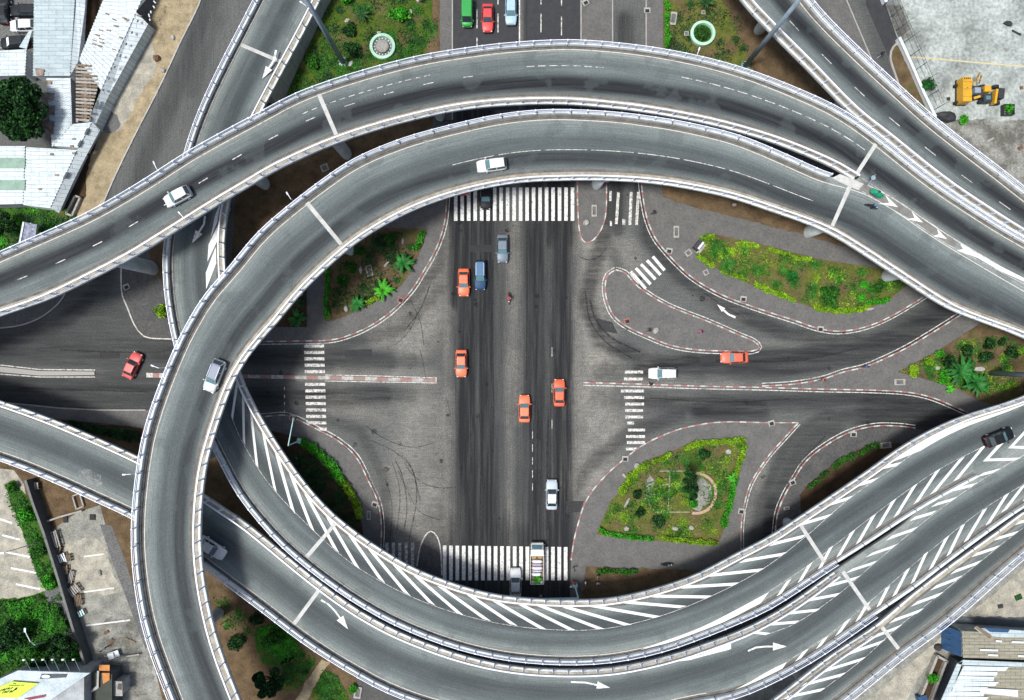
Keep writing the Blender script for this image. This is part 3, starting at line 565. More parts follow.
def viaduct(name, label, L, Rr, zf, dzL, dzR, tracks, loc, ground=False, walL=None, walR=None, railL=None, railR=None,
            edgeL=(1.35, True), edgeR=(1.35, True), railstyle=('far', 'near'), kerbR=.9, kerbL=.3):
    def world(E, dz):
        out = []
        for e in E:
            x, y = e[:2]; q = e[2] if len(e) > 2 else dz; z = zf(x, y); p = P(x, y, z+q); out.append((p.x, p.y, x, y))
        return catmull(out, 2.0)
    EL, ER = world(L, dzL), world(Rr, dzR); N = max(len(EL), len(ER)); a, b = resample(EL, N), resample(ER, N)
    c = (a+b)/2; d = np.gradient(c[:, :2], axis=0); SG = np.sign(np.sum(np.stack([-d[:, 1], d[:, 0]], 1)*(a[:, :2]-b[:, :2])))
    for _ in range(2):
        c[:, :2] = resample(c, N)[:, :2]; cs = c[:, :2].copy()
        for q in range(6): cs[1:-1] = (cs[:-2]+cs[1:-1]*2+cs[2:])/4
        d = np.gradient(cs, axis=0); d /= np.linalg.norm(d, axis=1)[:, None]; n = np.stack([-d[:, 1], d[:, 0]], 1); n = n*SG; keep = []
        for i in range(N):
            tl, tr = seg_hit(cs[i], n[i], EL), seg_hit(cs[i], -n[i], ER)
            if tl is None or tr is None or tl <= 0 or tr <= 0: continue
            keep.append(np.r_[cs[i]+n[i]*(tl-tr)/2, c[i, 2:], cs[i]+n[i]*tl, cs[i]-n[i]*tr])
        keep = np.array(keep); c = keep[:, :4]; N = len(keep)
    # resample stations every 1.1 m
    s = np.r_[0, np.cumsum(np.linalg.norm(np.diff(keep[:, :2], axis=0), axis=1))]; K = int(s[-1]/1.1)
    ss = np.linspace(0, s[-1], K); S = np.stack([np.interp(ss, s, keep[:, k]) for k in range(keep.shape[1])], 1)
    A, B = S[:, 4:6], S[:, 6:8]; pixx = np.zeros(K); Z = np.zeros(K)
    for i in range(K):
        x, y = (A[i]+B[i])/2; z = 7.
        for _ in range(4): k = FPX/(CAM_H-z); px, py = 512+x*k, 350-y*k; z = zf(px, py)
        Z[i] = z; pixx[i] = px
    V = Viaduct(); V.A, V.B, V.Z, V.s, V.px, V.K = A, B, Z, ss, pixx, K
    W = np.linalg.norm(B-A, axis=1); V.W = W
    T = thing(name, label, 'flyover', loc, world=True); V.T = T
    def at(i, t, dz=0.):  # i may be fractional; t across, 0 = left edge
        i0 = int(min(K-1.001, max(0, i))); f = i-i0
        p = (A[i0]*(1-f)+A[min(i0+1, K-1)]*f)*(1-t)+(B[i0]*(1-f)+B[min(i0+1, K-1)]*f)*t
        return Vector((p[0], p[1], Z[i0]*(1-f)+Z[min(i0+1, K-1)]*f+dz))
    V.at = at
    V.pxL = np.array([512+A[i][0]*FPX/(CAM_H-Z[i]) for i in range(K)]); V.pxR = np.array([512+B[i][0]*FPX/(CAM_H-Z[i]) for i in range(K)])
    # running surface with tyre wear
    NT = 26; ts = np.linspace(0, 1, NT); v = []; uv = []; dk = []; du = []
    for i in range(K):
        frac = ss[i]/ss[-1]
        for t in ts:
            p = at(i, t); v.append(tuple(p)); uv.append((ss[i], t*W[i]))
            x = 0
            for keys, hw, amt in tracks:
                fs, cs_, = zip(*keys); tc = np.interp(V.px[i] if keys[0][0] > 5 or keys[-1][0] > 5 else frac, fs, cs_)
                x = max(x, amt*math.exp(-(max(abs(t-tc)*W[i]-hw*.25, 0)/hw)**2*1.6))
            dk.append(min(1, x*1.12)); e = min(t, 1-t)*W[i]; du.append(.5*max(0, 1-e/2.6)+.06)
    f = [(i*NT+k, i*NT+k+1, (i+1)*NT+k+1, (i+1)*NT+k) for i in range(K-1) for k in range(NT-1)]
    f = [q[::-1] for q in f] if (at(1, 0)-at(0, 0)).cross(at(0, 1)-at(0, 0)).z > 0 else f
    me = bpy.data.meshes.new('road_surface'); me.from_pydata(v, [], f); me.materials.append(M['deck'])
    l = me.uv_layers.new(name='UVMap'); ua = np.array(uv, dtype=np.float32); vi = np.zeros(len(me.loops), dtype=np.int32); me.loops.foreach_get('vertex_index', vi)
    l.data.foreach_set('uv', ua[vi].ravel())
    for nm, d_ in (('dark', dk), ('dust', du)): at_ = me.attributes.new(nm, 'FLOAT', 'POINT'); at_.data.foreach_set('value', np.array(d_, dtype=np.float32))
    me.polygons.foreach_set('use_smooth', [True]*len(me.polygons))
    o = bpy.data.objects.new('road_surface', me); COL.objects.link(o); attach(o, T)
    # structural section (fascia, cantilever wings, box girder)
    b_ = MB(); prof = [(0, -.02), (0, -.45), (.2, -.62), (.3, -1.5), (.7, -1.5), (.8, -.62), (1, -.45), (1, -.02)]; n_ = len(prof); vs = []
    for i in range(K):
        for t, dz in prof: vs.append(at(i, t, dz))
    b_.mesh(vs, [(i*n_+k, (i+1)*n_+k, (i+1)*n_+k+1, i*n_+k+1) for i in range(K-1) for k in range(n_-1)])
    b_.build('deck', M['concrete'], T)
    # parapets, kerbs, rails
    for side in (0, 1):
        px = V.pxL if side == 0 else V.pxR; ok = (walL, walR)[side]; okr = (railL, railR)[side]
        sg = 1 if side == 0 else -1
        def off(i, d): return sg*d/np.interp(i, range(K), W)+side
        rows = [i for i in range(K) if ok is None or ok(px[i])]
        pw = MB(); kw = MB(); gt = MB()
        near = (railstyle[side] == 'near'); low = .16 if near else .55; PT = .27 if near else .34
        for i, j in zip(rows[:-1], rows[1:]):
            if j != i+1: continue
            for d0, z0, d1, z1 in ((0, -.18, 0, low), (0, low, PT-.04, low), (PT-.04, low, PT, .14)):
                ex0 = -.03 if d0 == 0 and z0 < 0 or d0 == 0 else 0
                q = [at(i, off(i, d0+ex0), z0), at(j, off(j, d0+ex0), z0), at(j, off(j, d1+(-.03 if d1 == 0 else 0)), z1), at(i, off(i, d1+(-.03 if d1 == 0 else 0)), z1)]
                pw.face(q, 0, [(ss[i], 0), (ss[j], 0), (ss[j], 1), (ss[i], 1)])
            kwid = (kerbL, kerbR)[side]
            q = [at(i, off(i, PT), .14), at(j, off(j, PT), .14), at(j, off(j, .36+kwid), .13), at(i, off(i, .36+kwid), .13)]; kw.face(q)
            q = [at(i, off(i, .36+kwid), .13), at(j, off(j, .36+kwid), .13), at(j, off(j, .38+kwid), 0), at(i, off(i, .38+kwid), 0)]; kw.face(q)
            gt.face([at(i, off(i, .38+kwid), .006), at(j, off(j, .38+kwid), .006), at(j, off(j, .75+kwid), .006), at(i, off(i, .75+kwid), .006)])
        if rows:
            par = pw.build('parapet', M['parapet'], T); kw.build('kerb', M['kerbwalk' if near else 'gutter'], T); gt.build('gutter', M['gutter'], T)
            rr = [i for i in rows if okr is None or okr(px[i])]
            rm = MB()
            for hz, wd in (((1.62, .19),) if near else ((.85, .05), (1.2, .05), (1.55, .09))):
                run = []
                for i in rr+[None]:
                    if i is not None and (not run or i == run[-1]+1): run.append(i)
                    else:
                        for p_, q_ in zip(run[:-1], run[1:]): rm.bar(at(p_, off(p_, .17), hz), at(q_, off(q_, .17), hz), wd, wd)
                        run = [i] if i is not None else []
            if rm.v:
                ro = rm.build('guard_rail', M['rail'], T)
                tot = 0; s0 = ss[rr[0]]; base = None; spots = []
                while s0 < ss[rr[-1]]:
                    i = np.interp(s0, ss, range(K))
                    if okr is None or okr(px[int(i)]): spots.append(i)
                    s0 += 2.25
                vis = []
                for i in spots:
                    p = at(i, off(i, .17)); X = 512+p.x*FPX/(CAM_H-p.z-1); Y = 350-p.y*FPX/(CAM_H-p.z-1)
                    vis.append((0 <= X <= 1024 and 0 <= Y <= 700, i))
                ones = [i for ok_, i in vis if ok_]; rest = [i for ok_, i in vis if not ok_]
                if len(ones) > POST_CAP//2: rest += ones[POST_CAP//2-0:] if False else []
                pm = MB(); pm.box((0, 0, .86), (.22, .16, 1.4)); pm.box((0, 0, low+.02), (.34, .26, .05))
                pme = None
                for i in ones:
                    p = at(i, off(i, .17)); q = at(i+.5, off(i, .17)); ang = math.atan2(q.y-p.y, q.x-p.x)+math.pi/2
                    if pme is None: po = pm.build('rail_post', M['rail']); pme = po.data
                    else: po = bpy.data.objects.new('rail_post', pme); COL.objects.link(po)
                    po.location = p; po.rotation_euler = (0, 0, ang); po.parent = ro
                if rest:
                    q_ = MB()
                    for i in rest: p = at(i, off(i, .17)); q_.box((p.x, p.y, p.z+1.03), (.14, .14, 1.0))
                    q_.build('rail_posts', M['rail'], ro, kind='stuff')
    # solid edge lines
    for side, e in ((0, edgeL), (1, edgeR)):
        if e is None: continue
        d0, test = e; ml = MB(); sg = 1 if side == 0 else -1; px = V.pxL if side == 0 else V.pxR
        for i in range(K-1):
            if callable(test) and not test(px[i]): continue
            w_ = .11; q = []
            for (j, d) in ((i, d0), (i+1, d0), (i+1, d0+w_), (i, d0+w_)): q.append(at(j, side+sg*d/W[j], .012))
            ml.face(q)
        if ml.v: ml.build('edge_marking', M['edgeline'], T)
    return V
def band(V, s_from, s_to, t0, t1, mb, dz=.014):
    i0, i1 = np.interp(s_from, V.s, range(V.K)), np.interp(s_to, V.s, range(V.K)); n = max(1, int((i1-i0)))
    for k in range(n):
        a = i0+(i1-i0)*k/n; b = i0+(i1-i0)*(k+1)/n
        mb.face([V.at(a, t0, dz), V.at(b, t0, dz), V.at(b, t1, dz), V.at(a, t1, dz)])
def dashes(V, tfun, wd, ln, gap, lo, hi, m, s0=0.):
    mb = MB(); s = s0
    while s < V.s[-1]-ln:
        i = np.interp(s, V.s, range(V.K)); x = V.px[int(i)]
        if lo <= x <= hi: t = tfun(x); w_ = wd/V.W[int(i)]; mb = MB(); band(V, s, s+ln, t-w_/2, t+w_/2, mb); mb.build('lane_marking', m, V.T)
        s += ln+gap
def nearest(V, x, y):
    best = None
    for i in range(V.K):
        c = V.at(i, .5); k = FPX/(CAM_H-c.z); d = (512+c.x*k-x)**2+(350-c.y*k-y)**2
        if best is None or d < best[0]: best = (d, i)
    return best[1]
def joint(V, x, y, wd=.27, t0=.06, t1=.94, skew=0):
    i = nearest(V, x, y); s = V.s[i]; mb = MB(); z = .034
    di = 1/(V.s[1]-V.s[0])
    for k, (a, b) in enumerate(((-wd, wd),)):
        mb.face([V.at(i+a*di-skew, t0, z), V.at(i+b*di-skew, t0, z), V.at(i+b*di+skew, t1, z), V.at(i+a*di+skew, t1, z)])
    mb.build('expansion_joint', M['jointc'], V.T)
M['jointc'] = mat('joint_concrete', (.50, .51, .49), (.38, .385, .37), 1.5, .8)
def pier(V, gx, gy, r=(.85, 1.15), cap=True, z_top=None, i=None):
    """a pier whose foot shows at (gx, gy) on the ground"""
    p = P(gx, gy)
    if i is None:
        best = min(range(V.K), key=lambda q: (V.at(q, .5).xy-p.xy).length); i = best
    z = V.Z[i]-1.45; a = V.at(i, 0); b = V.at(i, 1); ang = math.atan2(b.y-a.y, b.x-a.x); mb = MB()
    c = V.at(i, .5)
    mb.lathe((p.x, p.y, 0), [(r[0], -.02), (r[0], z-.5)], 20, 1.0, r[1]/r[0], ang-math.pi/2)
    mb.build('pier', M['pierc'], V.T, smooth=True)
    if cap:
        mc = MB(); mid = Vector((p.x, p.y, 0)); u = Vector((math.cos(ang), math.sin(ang), 0)); wd = V.W[i]
        cc = c*.5+mid*.5; mc.box((cc.x, cc.y, z-.35), (wd*.62, 1.9, .8), ang); mc.build('pier_cap', M['pierc'], V.T)
M['pierc'] = mat('pier_concrete', (.46, .50, .49), (.34, .37, .36), .7, .85)
def stripes(V, quads, wd, m, z=.02, name='chevron_marking'):
    mb = MB()
    for q in quads:
        x0, y0, x1, y1 = q[:4]; w2 = q[4] if len(q) > 4 else wd; zz = V.zc+z
        a, b = P(x0, y0, V.zc), P(x1, y1, V.zc); d = b-a; h = Vector((w2/FPX*(CAM_H-V.zc)/2, 0, 0))
        # ends cut along the lane line: widen along the lane direction
        e = Vector(V.cut).normalized() if hasattr(V, 'cut') else h.normalized(); e = e*(h.length)
        mb.face([(*(a-e).xy, zz), (*(b-e).xy, zz), (*(b+e).xy, zz), (*(a+e).xy, zz)])
    return mb.build(name, m, V.T)

A_L = [(-200, 340), (-60, 277), (0, 250), (75, 217), (112, 197), (150, 174), (187, 150), (256, 112), (298, 90), (356, 70), (418, 54), (468, 46), (512, 41), (572, 38.5), (632, 43), (687, 52), (732, 63), (768, 75), (805, 90), (843, 108), (878, 132), (928, 172), (968, 200), (1024, 235), (1100, 275), (1200, 322)]
A_R = [(-180, 400), (-60, 343), (0, 317), (50, 300), (100, 276), (140, 255), (172, 235), (225, 202), (256, 184), (276, 172), (331, 147), (381, 130), (431, 117), (468, 110), (512, 106), (562, 105), (612, 109), (662, 116), (712, 126), (762, 140), (800, 154), (835, 170), (860, 184, 0), (893, 201, 0), (943, 235, 0), (1024, 283, 0), (1100, 325, 0), (1200, 375, 0)]
B_L = [(1200, 375, 0), (1100, 325, 0), (1024, 283, 0), (943, 235, 0), (893, 201, 0), (860, 184, 0), (832, 173), (800, 159), (768, 145), (737, 133), (687, 121), (650, 115), (612, 110.5), (557, 108), (512, 111), (468, 119), (406, 135), (356, 155), (326, 174), (293, 199), (256, 231), (231, 262), (201, 297), (183, 328), (172, 350), (155, 392), (142, 432), (135, 470), (130, 525), (132, 575), (142, 632), (165, 697), (185, 745), (215, 800)]
B_R = [(1200, 425), (1100, 377), (1024, 339), (980, 322), (943, 307), (893, 275), (850, 247), (818, 229), (768, 211), (724, 197), (662, 185), (607, 181), (560, 181), (512, 184), (456, 196), (406, 215), (356, 245), (306, 290), (281, 320), (256, 348), (237, 377), (220, 422), (207, 470), (202, 525), (205, 575), (215, 625), (227, 662), (242, 700), (262, 750), (285, 800)]
C_L = [(300, -100), (275, -45), (252, 0), (225, 55), (200, 107), (184, 150), (172, 195), (163, 241), (162, 275), (166, 312), (174, 350), (188, 395), (203, 432), (218, 462), (226, 478), (238, 498), (251, 515), (266, 532.5), (282, 549), (302, 566), (322.5, 582), (351, 602), (380, 619), (401.5, 629.5), (430.5, 641.5), (468, 653.5), (512, 662.3), (562, 666), (612, 663.8), (662, 653.5), (700, 640.5), (740.5, 624.3), (772.5, 609.3), (804.5, 589), (836, 568), (868, 548), (898, 528), (925, 504, 0), (980, 474, 0), (1024, 449, 0), (1100, 405, 0), (1200, 350, 0)]
C_R = [(375, -95), (348, -45), (322, 0), (295, 50), (267, 102), (245, 150), (231, 200), (226, 235), (226, 262), (229, 310), (234, 345), (241, 372), (256, 406), (286, 455), (318, 497), (348, 525), (381, 548), (418, 569), (468, 587), (512, 596), (574, 599), (624, 595), (687, 577), (737, 552), (768, 536), (788, 523), (830, 495), (868, 469), (905, 443), (955, 418), (1024, 395), (1100, 355), (1200, 300)]
E_L = [(-200, 350), (-60, 383), (0, 400), (62, 422), (137, 455), (175, 475), (206, 494.5), (226, 508), (246, 521), (266, 537), (284, 552), (304, 568.5), (324, 584), (356, 607), (400, 631), (459, 653), (512, 664.5), (562, 668), (612, 666), (662, 656), (700, 644), (740, 629), (772, 613), (804, 592), (840, 567, 0), (870, 547, 0), (904, 524, 0), (925, 504, 0), (980, 474, 0), (1024, 449, 0), (1100, 405, 0), (1200, 350, 0)]
E_R = [(-210, 415), (-60, 445), (0, 462), (50, 482), (100, 505), (130, 519), (165, 540), (206, 572), (256, 609), (306, 647), (356, 678), (396, 698), (450, 715), (512, 725), (580, 727), (640, 719), (700, 706), (732, 701), (768, 687), (818, 660), (876, 620), (912, 587, 0), (943, 563, 0), (993, 526, 0), (1024, 505, 0), (1100, 457, 0), (1200, 390, 0)]
F_L = [(600, 790), (660, 758), (720, 735), (772, 698), (788, 686), (804, 673), (836, 649), (874, 624), (911, 595, 0), (946, 568, 0), (1000, 529, 0), (1024, 511, 0), (1100, 463, 0), (1200, 396, 0)]
F_R = [(690, 830), (740, 787), (800, 743), (855, 700), (908, 657), (955, 622), (1024, 561), (1100, 500), (1200, 430)]
G_L = [(690, -80), (715, -40), (739, 0), (768, 32), (805, 69), (848, 113), (882, 140), (928, 177), (968, 205), (1024, 240), (1100, 280)]
G_R = [(760, -90), (785, -45), (815, 0), (850, 37), (898, 82), (943, 122), (1008, 172), (1040, 197), (1100, 240), (1160, 270)]

VA = viaduct('flyover', 'wide flyover arching over the top of the avenue, white hatchback near its left end', A_L, A_R, z_ab, 1.55, -.4,
    [([(0, .40), (170, .44), (260, .57), (400, .62), (600, .66), (800, .60), (1024, .55)], 1.35, .9), ([(0, .25), (1024, .3)], .8, .2), ([(0, .72), (1024, .8)], .7, .25)], P(512, 120),
    walR=lambda x: x < 858, edgeL=(.75, True), edgeR=(.3, lambda x: x > 862), kerbL=.08, kerbR=.7)
VB = viaduct('flyover', 'grey flyover looping round the left side, with a silver car on its bend', B_L, B_R, z_ab, 1.55, -.4,
    [([(0, .66), (1, .66)], 1.3, .75), ([(0, .45), (1, .42)], 1.0, .42), ([(0, .55), (.3, .55), (.31, .7), (.7, .7), (1, .66)], .9, .6)], P(170, 500),
    walL=lambda x: x < 834, railL=lambda x: x < 834, edgeL=(.98, True), edgeR=None, kerbR=.75)
VC = viaduct('flyover', 'bowed flyover below the crossroads with long slanting white stripes along its inner side', C_L, C_R, z_cd, 1.55, -.4,
    [([(0, .5), (.2, .55), (.3, .6), (1, .55)], 1.3, .6), ([(0, .3), (1, .32)], .8, .35)], P(400, 620),
    walL=lambda x: x < 976, railL=lambda x: x < 836, edgeL=(.62, lambda x: x < 700), edgeR=None, kerbR=.6, kerbL=.04)
VE = viaduct('flyover', 'flyover curving along the bottom edge with curved white arrows on its plain left half', E_L, E_R, z_low, -.4, 1.55,
    [([(0, .45), (.3, .5), (.5, .45), (1, .5)], 1.5, .55), ([(0, .65), (1, .7)], .8, .3)], P(300, 620),
    railstyle=('near', 'far'), walL=lambda x: x < 836, railL=lambda x: x < 836, walR=None, railR=lambda x: x < 878, edgeL=None, edgeR=(.75, lambda x: x < 700), kerbL=.30, kerbR=.08)
VF = viaduct('flyover', 'short outermost flyover at bottom right beside the tin-roofed buildings', F_L, F_R, z_low, -.4, 1.55,
    [([(0, .60), (1, .60)], 1.1, .6)], P(900, 640), railstyle=('near', 'far'), walL=None, railL=lambda x: x < 878, edgeL=None, edgeR=None, kerbL=.4, kerbR=.25)
VG = viaduct('flyover', 'nearly straight empty flyover in the upper right beside the concrete yard', G_L, G_R, z_g, -.4, 1.55,
    [([(700, .6), (1100, .6)], 1.3, .85), ([(700, .3), (1100, .3)], .8, .15)], P(880, 90), railstyle=('near', 'far'), edgeL=None, edgeR=(.8, True), kerbL=.7, kerbR=.3)
for V_ in (VC, VE, VF): V_.zc = 6.5
VA.zc = VB.zc = VG.zc = 8.5
# retaining wall under the top of the third flyover
rw = MB(); i1 = max(i for i in range(VC.K) if VC.at(i, 1).y > P(262, 96, 5).y and i < VC.K//3)
for t_ in (0., 1.):
    for i in range(i1): rw.face([VC.at(i, t_, -.45), VC.at(i+1, t_, -.45), Vector((*VC.at(i+1, t_).xy, -.02)), Vector((*VC.at(i, t_).xy, -.02))])
rw.face([VC.at(i1, 0, -.45), VC.at(i1, 1, -.45), Vector((*VC.at(i1, 1).xy, -.02)), Vector((*VC.at(i1, 0).xy, -.02))])
rw.build('retaining_wall', M['concrete'], VC.T)
rb = MB()
for i in range(2, i1, 3): rb = MB(); p_ = VC.at(i, 1); q_ = VC.at(i+1, 1); rb.box((p_.x, p_.y, max(.4, p_.z*.5)), (.22, .22, p_.z-.6), math.atan2((q_-p_).y, (q_-p_).x)); rb.build('wall_rib', M['concrete'], VC.T)
# lane markings
dashes(VA, lambda x: .5 if x < 230 else .44, .11, 1.4, 4.1, 0, 480, M['markworn'])
dashes(VA, lambda x: .30+.0*x, .10, .8, .5, 300, 430, M['markworn']); dashes(VA, lambda x: .36, .10, 1.1, .5, 520, 600, M['markworn'])
dashes(VA, lambda x: .33, .12, 1.5, .5, 670, 850, M['markworn'])
dashes(VB, lambda x: .55, .09, 6., .6, 480, 850, M['markworn']); dashes(VB, lambda x: .93, .08, 5, .5, 850, 1100, M['markworn'])
dashes(VG, lambda x: .46, .10, 1.9, 4.6, 760, 1024, M['markworn'])
for V_, x, y in ((VA, 325, 117), (VB, 320, 222), (VA, 864, 158), (VB, 840, 205), (VC, 318, 541), (VE, 303, 607), (VC, 815, 543), (VE, 855, 592), (VF, 888, 638), (VC, 262, 52)):
    joint(V_, x, y, t0=.09, t1=.91)
# slanting stripes
STR = [(237, 384, 232, 418), (243, 390, 244, 443), (251, 412, 257, 466), (263, 432, 275, 490), (277, 455, 293, 511), (290, 472, 312, 529), (307, 496, 336, 550), (326, 514, 357, 567), (345, 528, 382, 581), (368, 547, 407, 594), (392, 562, 432, 604), (416, 576, 460, 614), (441, 587, 487, 620), (468, 594, 514, 625), (495, 601, 543, 629), (522, 605, 572, 630), (541, 606, 601, 629), (566, 607, 628, 625), (594, 606, 657, 617), (626, 602, 683, 607), (655, 596, 709, 597), (684, 587, 736, 584), (712, 575, 761, 570), (742, 561, 784, 554), (772, 544, 805, 536), (801, 524, 829, 516), (827, 505, 850, 498), (851, 487, 875, 480), (876, 469, 899, 464)]
def slant(V, lst, wd_fun, m, name='chevron_marking'):
    mb = MB()
    for k, (x0, y0, x1, y1) in enumerate(lst):
        a, b = P(x0, y0, V.zc+.02), P(x1, y1, V.zc+.02)
        i = nearest(V, (x0+x1)/2, (y0+y1)/2); e = (V.at(min(i+2, V.K-1), .5)-V.at(max(i-2, 0), .5)); e.z = 0; e.normalize()
        d = (b-a).normalized(); sn = max(.3, abs(d.x*e.y-d.y*e.x)); e = e*(wd_fun(k)/sn/2)
        a.z += k*.0004; b.z += k*.0004; mb.face([a-e, b-e, b+e, a+e])
    return mb.build(name, m, V.T)
slant(VC, STR, lambda k: .34 if k < 4 else .42, M['chev'])
slant(VC, [(779, 595, 789, 580), (799, 583, 810, 564), (819, 570, 831, 547), (838, 557, 853, 531), (858, 543, 874, 515), (878, 527, 894, 500), (896, 516, 915, 485), (916, 503, 938, 470), (933, 493, 962, 458), (956, 480, 984, 446), (987, 459, 1001, 443)], lambda k: .38, M['chev'])
slant(VC, [(986, 460, 1018, 459), (1011, 447, 1040, 448), (1011, 447, 1040, 416), (986, 460, 1001, 444)], lambda k: .38, M['chev'])
slant(VE, [(752, 632, 768, 634), (773, 624, 797, 622), (790, 613, 818, 610), (809, 600, 838, 594.5), (828, 586, 857, 578), (849, 571, 875, 562.5), (869, 555, 895, 546), (889, 538, 915, 529), (912, 519, 934, 512.5), (934, 505, 954, 499), (957, 489, 975, 484.5), (980, 475, 997, 470.5)], lambda k: .38, M['chev'])
slant(VE, [(794, 665, 806, 650), (814, 654, 826, 637), (834, 640, 848, 620), (855, 625, 868, 603), (876, 611, 888, 587), (893, 598, 908, 569), (912, 584, 926, 553), (930, 570, 947, 537), (948, 556, 963, 525), (966, 541, 985, 509), (988, 524, 1007, 494), (1004, 511, 1024, 485), (1025, 500, 1045, 470)], lambda k: .38, M['chev'])
slant(VF, [(783, 698, 823, 689.5), (803, 685, 843, 674.5), (824, 671, 863, 659), (847, 654, 882, 642), (868, 639, 899, 627), (892, 621, 921, 610.5), (914, 604, 941, 594), (933, 588, 959, 578), (953, 572, 979, 562.5), (974, 555, 997, 547.5), (995, 539, 1016, 533), (1014, 524, 1034, 518)], lambda k: .38, M['chev'])
def poly_mark(V, pts, m='chev', name='chevron_marking'):
    mb = MB(); mb.face([P(x, y, V.zc+.022) for x, y in pts]); mb.build(name, M[m], V.T)
def line_mark(V, pts, wd=.06, m='markworn', name='lane_marking'):
    mb = MB(); q = [P(p[0], p[1]) if False else P(p[0], p[1], V.zc) for p in catmull(pts, 8)]; strip(mb, q, wd, V.zc+.016); mb.build(name, M[m], V.T)
def wedge(V, a, b):
    """a long thin solid painted wedge: edge a (against the parapet) and edge b (the lane line), same number of points"""
    mb = MB(); A_ = [P(x, y, V.zc+.022) for x, y in catmull(a, 12)]; B_ = [P(x, y, V.zc+.022) for x, y in resample(catmull(b, 12), len(A_))]
    for i in range(len(A_)-1): mb.face([A_[i], A_[i+1], B_[i+1], B_[i]])
    mb.build('chevron_marking', M['chev'], V.T)
wedge(VC, [(887, 464), (912, 446), (960, 424), (1024, 401), (1100, 365)], [(920, 451), (935, 442), (965, 427), (1024, 405), (1100, 368)])
wedge(VC, [(640, 650), (690, 637), (724, 622), (761, 603)], [(650, 646), (695, 630), (728, 614), (769, 592)])
wedge(VE, [(672, 662), (700, 655), (724, 645), (731, 641)], [(690, 660), (708, 655), (724, 651), (731, 649)])
wedge(VE, [(716, 701), (746, 690), (768, 679), (780, 672)], [(718, 698), (748, 683), (770, 670), (787, 662)])
line_mark(VC, [(232, 418), (244, 445), (275, 491), (336, 551), (382, 582), (432, 605), (487, 621), (543, 629), (601, 629), (657, 617), (709, 597), (761, 570), (805, 537), (850, 498), (899, 464), (940, 436), (1024, 405)])
line_mark(VC, [(768, 592), (810, 564), (853, 531), (894, 500), (938, 470), (984, 446)])
line_mark(VE, [(768, 634), (797, 622.5), (838, 594.5), (875, 562.5), (915, 529), (954, 499), (997, 470.5), (1060, 435)])
line_mark(VE, [(789, 660), (826, 637), (868, 603), (908, 569), (947, 537), (985, 508), (1024, 484), (1080, 450)])
line_mark(VF, [(823, 689.5), (863, 659), (898, 627), (940, 594), (979, 562.5), (1016, 533), (1070, 495)])
# chevrons of the gore where the two upper flyovers merge
for (tx, ty, ax, ay, bx, by, w_) in ((898, 207, 885, 194.5, 878, 203.5, 3.2), (923, 222.5, 911.5, 211, 906, 219, 2.8), (947, 239, 937, 228.5, 933, 236, 2.4)):
    d = np.array([(ax+bx)/2-tx, (ay+by)/2-ty]); d = d/np.linalg.norm(d)*9.5
    poly_mark(VA, [(tx, ty), (ax, ay), (tx+d[0], ty+d[1])]); poly_mark(VA, [(tx, ty), (tx+d[0], ty+d[1]), (bx, by)])
poly_mark(VA, [(960, 243.5), (975, 252), (1000, 266), (1030, 281), (1030, 284), (1000, 271), (978, 258), (957, 250.5), (963, 249)])
line_mark(VA, [(862, 178), (880, 190), (909, 209), (935, 226), (960, 243), (1024, 280)])
line_mark(VB, [(850, 184), (870, 196), (890, 208), (915, 223), (940, 240), (960, 251), (1024, 284)])
gor = MB(); gp = [P(x, y, 8.509) for x, y in ((862, 180), (880, 190.5), (909, 209.5), (935, 226.5), (958, 242), (955, 248), (936, 236), (912, 220), (888, 205.5), (868, 194), (852, 185))]
gor.face(gp[::-1]); gor.build('gore_surface', mat('gore_dusty_asphalt', (.20, .195, .18), (.14, .14, .13), 1.2, .9), VA.T)
# painted arrows on decks
def deck_arrow(V, pts, head=2.2, wd=.24): arrow(pts, V.zc+.018, wd, head, M['mark'], 'road_arrow', V.T)
deck_arrow(VE, [(321, 600), (328, 604), (335, 611), (340, 618)], 2.)
deck_arrow(VE, [(571, 682), (585, 682.5), (597, 685)], 1.9)
deck_arrow(VE, [(748, 651), (756, 647.5), (766, 646.5), (773, 646.5)], 2.)
arrow([(276, 50), (274, 60), (269, 68)], 4.55, .3, 1.9, M['mark'], 'road_arrow', VC.T)
arrow([(205, 216), (204, 224), (199, 232)], 6.53, .28, 2., M['mark'], 'road_arrow', VC.T)
slant(VC, [(219, 212, 213, 226), (218, 232, 208, 253), (216, 255, 206, 281)], lambda k: .9, M['chev'])
# piers: the ones whose feet the photograph shows, then the hidden rest of each row
for x, y in ((153, 268), (264, 183), (346, 153)): pier(VA, x, y)
for x, y in ((349, 249), (597, 183), (809, 231), (887, 275), (217, 613)): pier(VB, x, y)
pier(VC, 788, 524, (.8, 1.1)); pier(VG, 760, 29, (.8, 1.1))
def hidden_pier(V, x, y):
    i = nearest(V, x, y); c = V.at(i, .5); pier(V, 512+c.x*FPX/CAM_H, 350-c.y*FPX/CAM_H, (.8, 1.1), i=i)
for x, y in ((430, 90), (600, 75), (740, 95)): hidden_pier(VA, x, y)
for x, y in ((165, 460), (250, 265), (690, 150)): hidden_pier(VB, x, y)
for x, y in ((300, 500), (430, 600), (620, 625), (215, 200)): hidden_pier(VC, x, y)
for x, y in ((60, 440), (200, 530), (330, 630), (460, 680), (720, 665)): hidden_pier(VE, x, y)
for x, y in ((900, 625), (810, 690)): hidden_pier(VF, x, y)
for x, y in ((860, 90), (950, 155)): hidden_pier(VG, x, y)
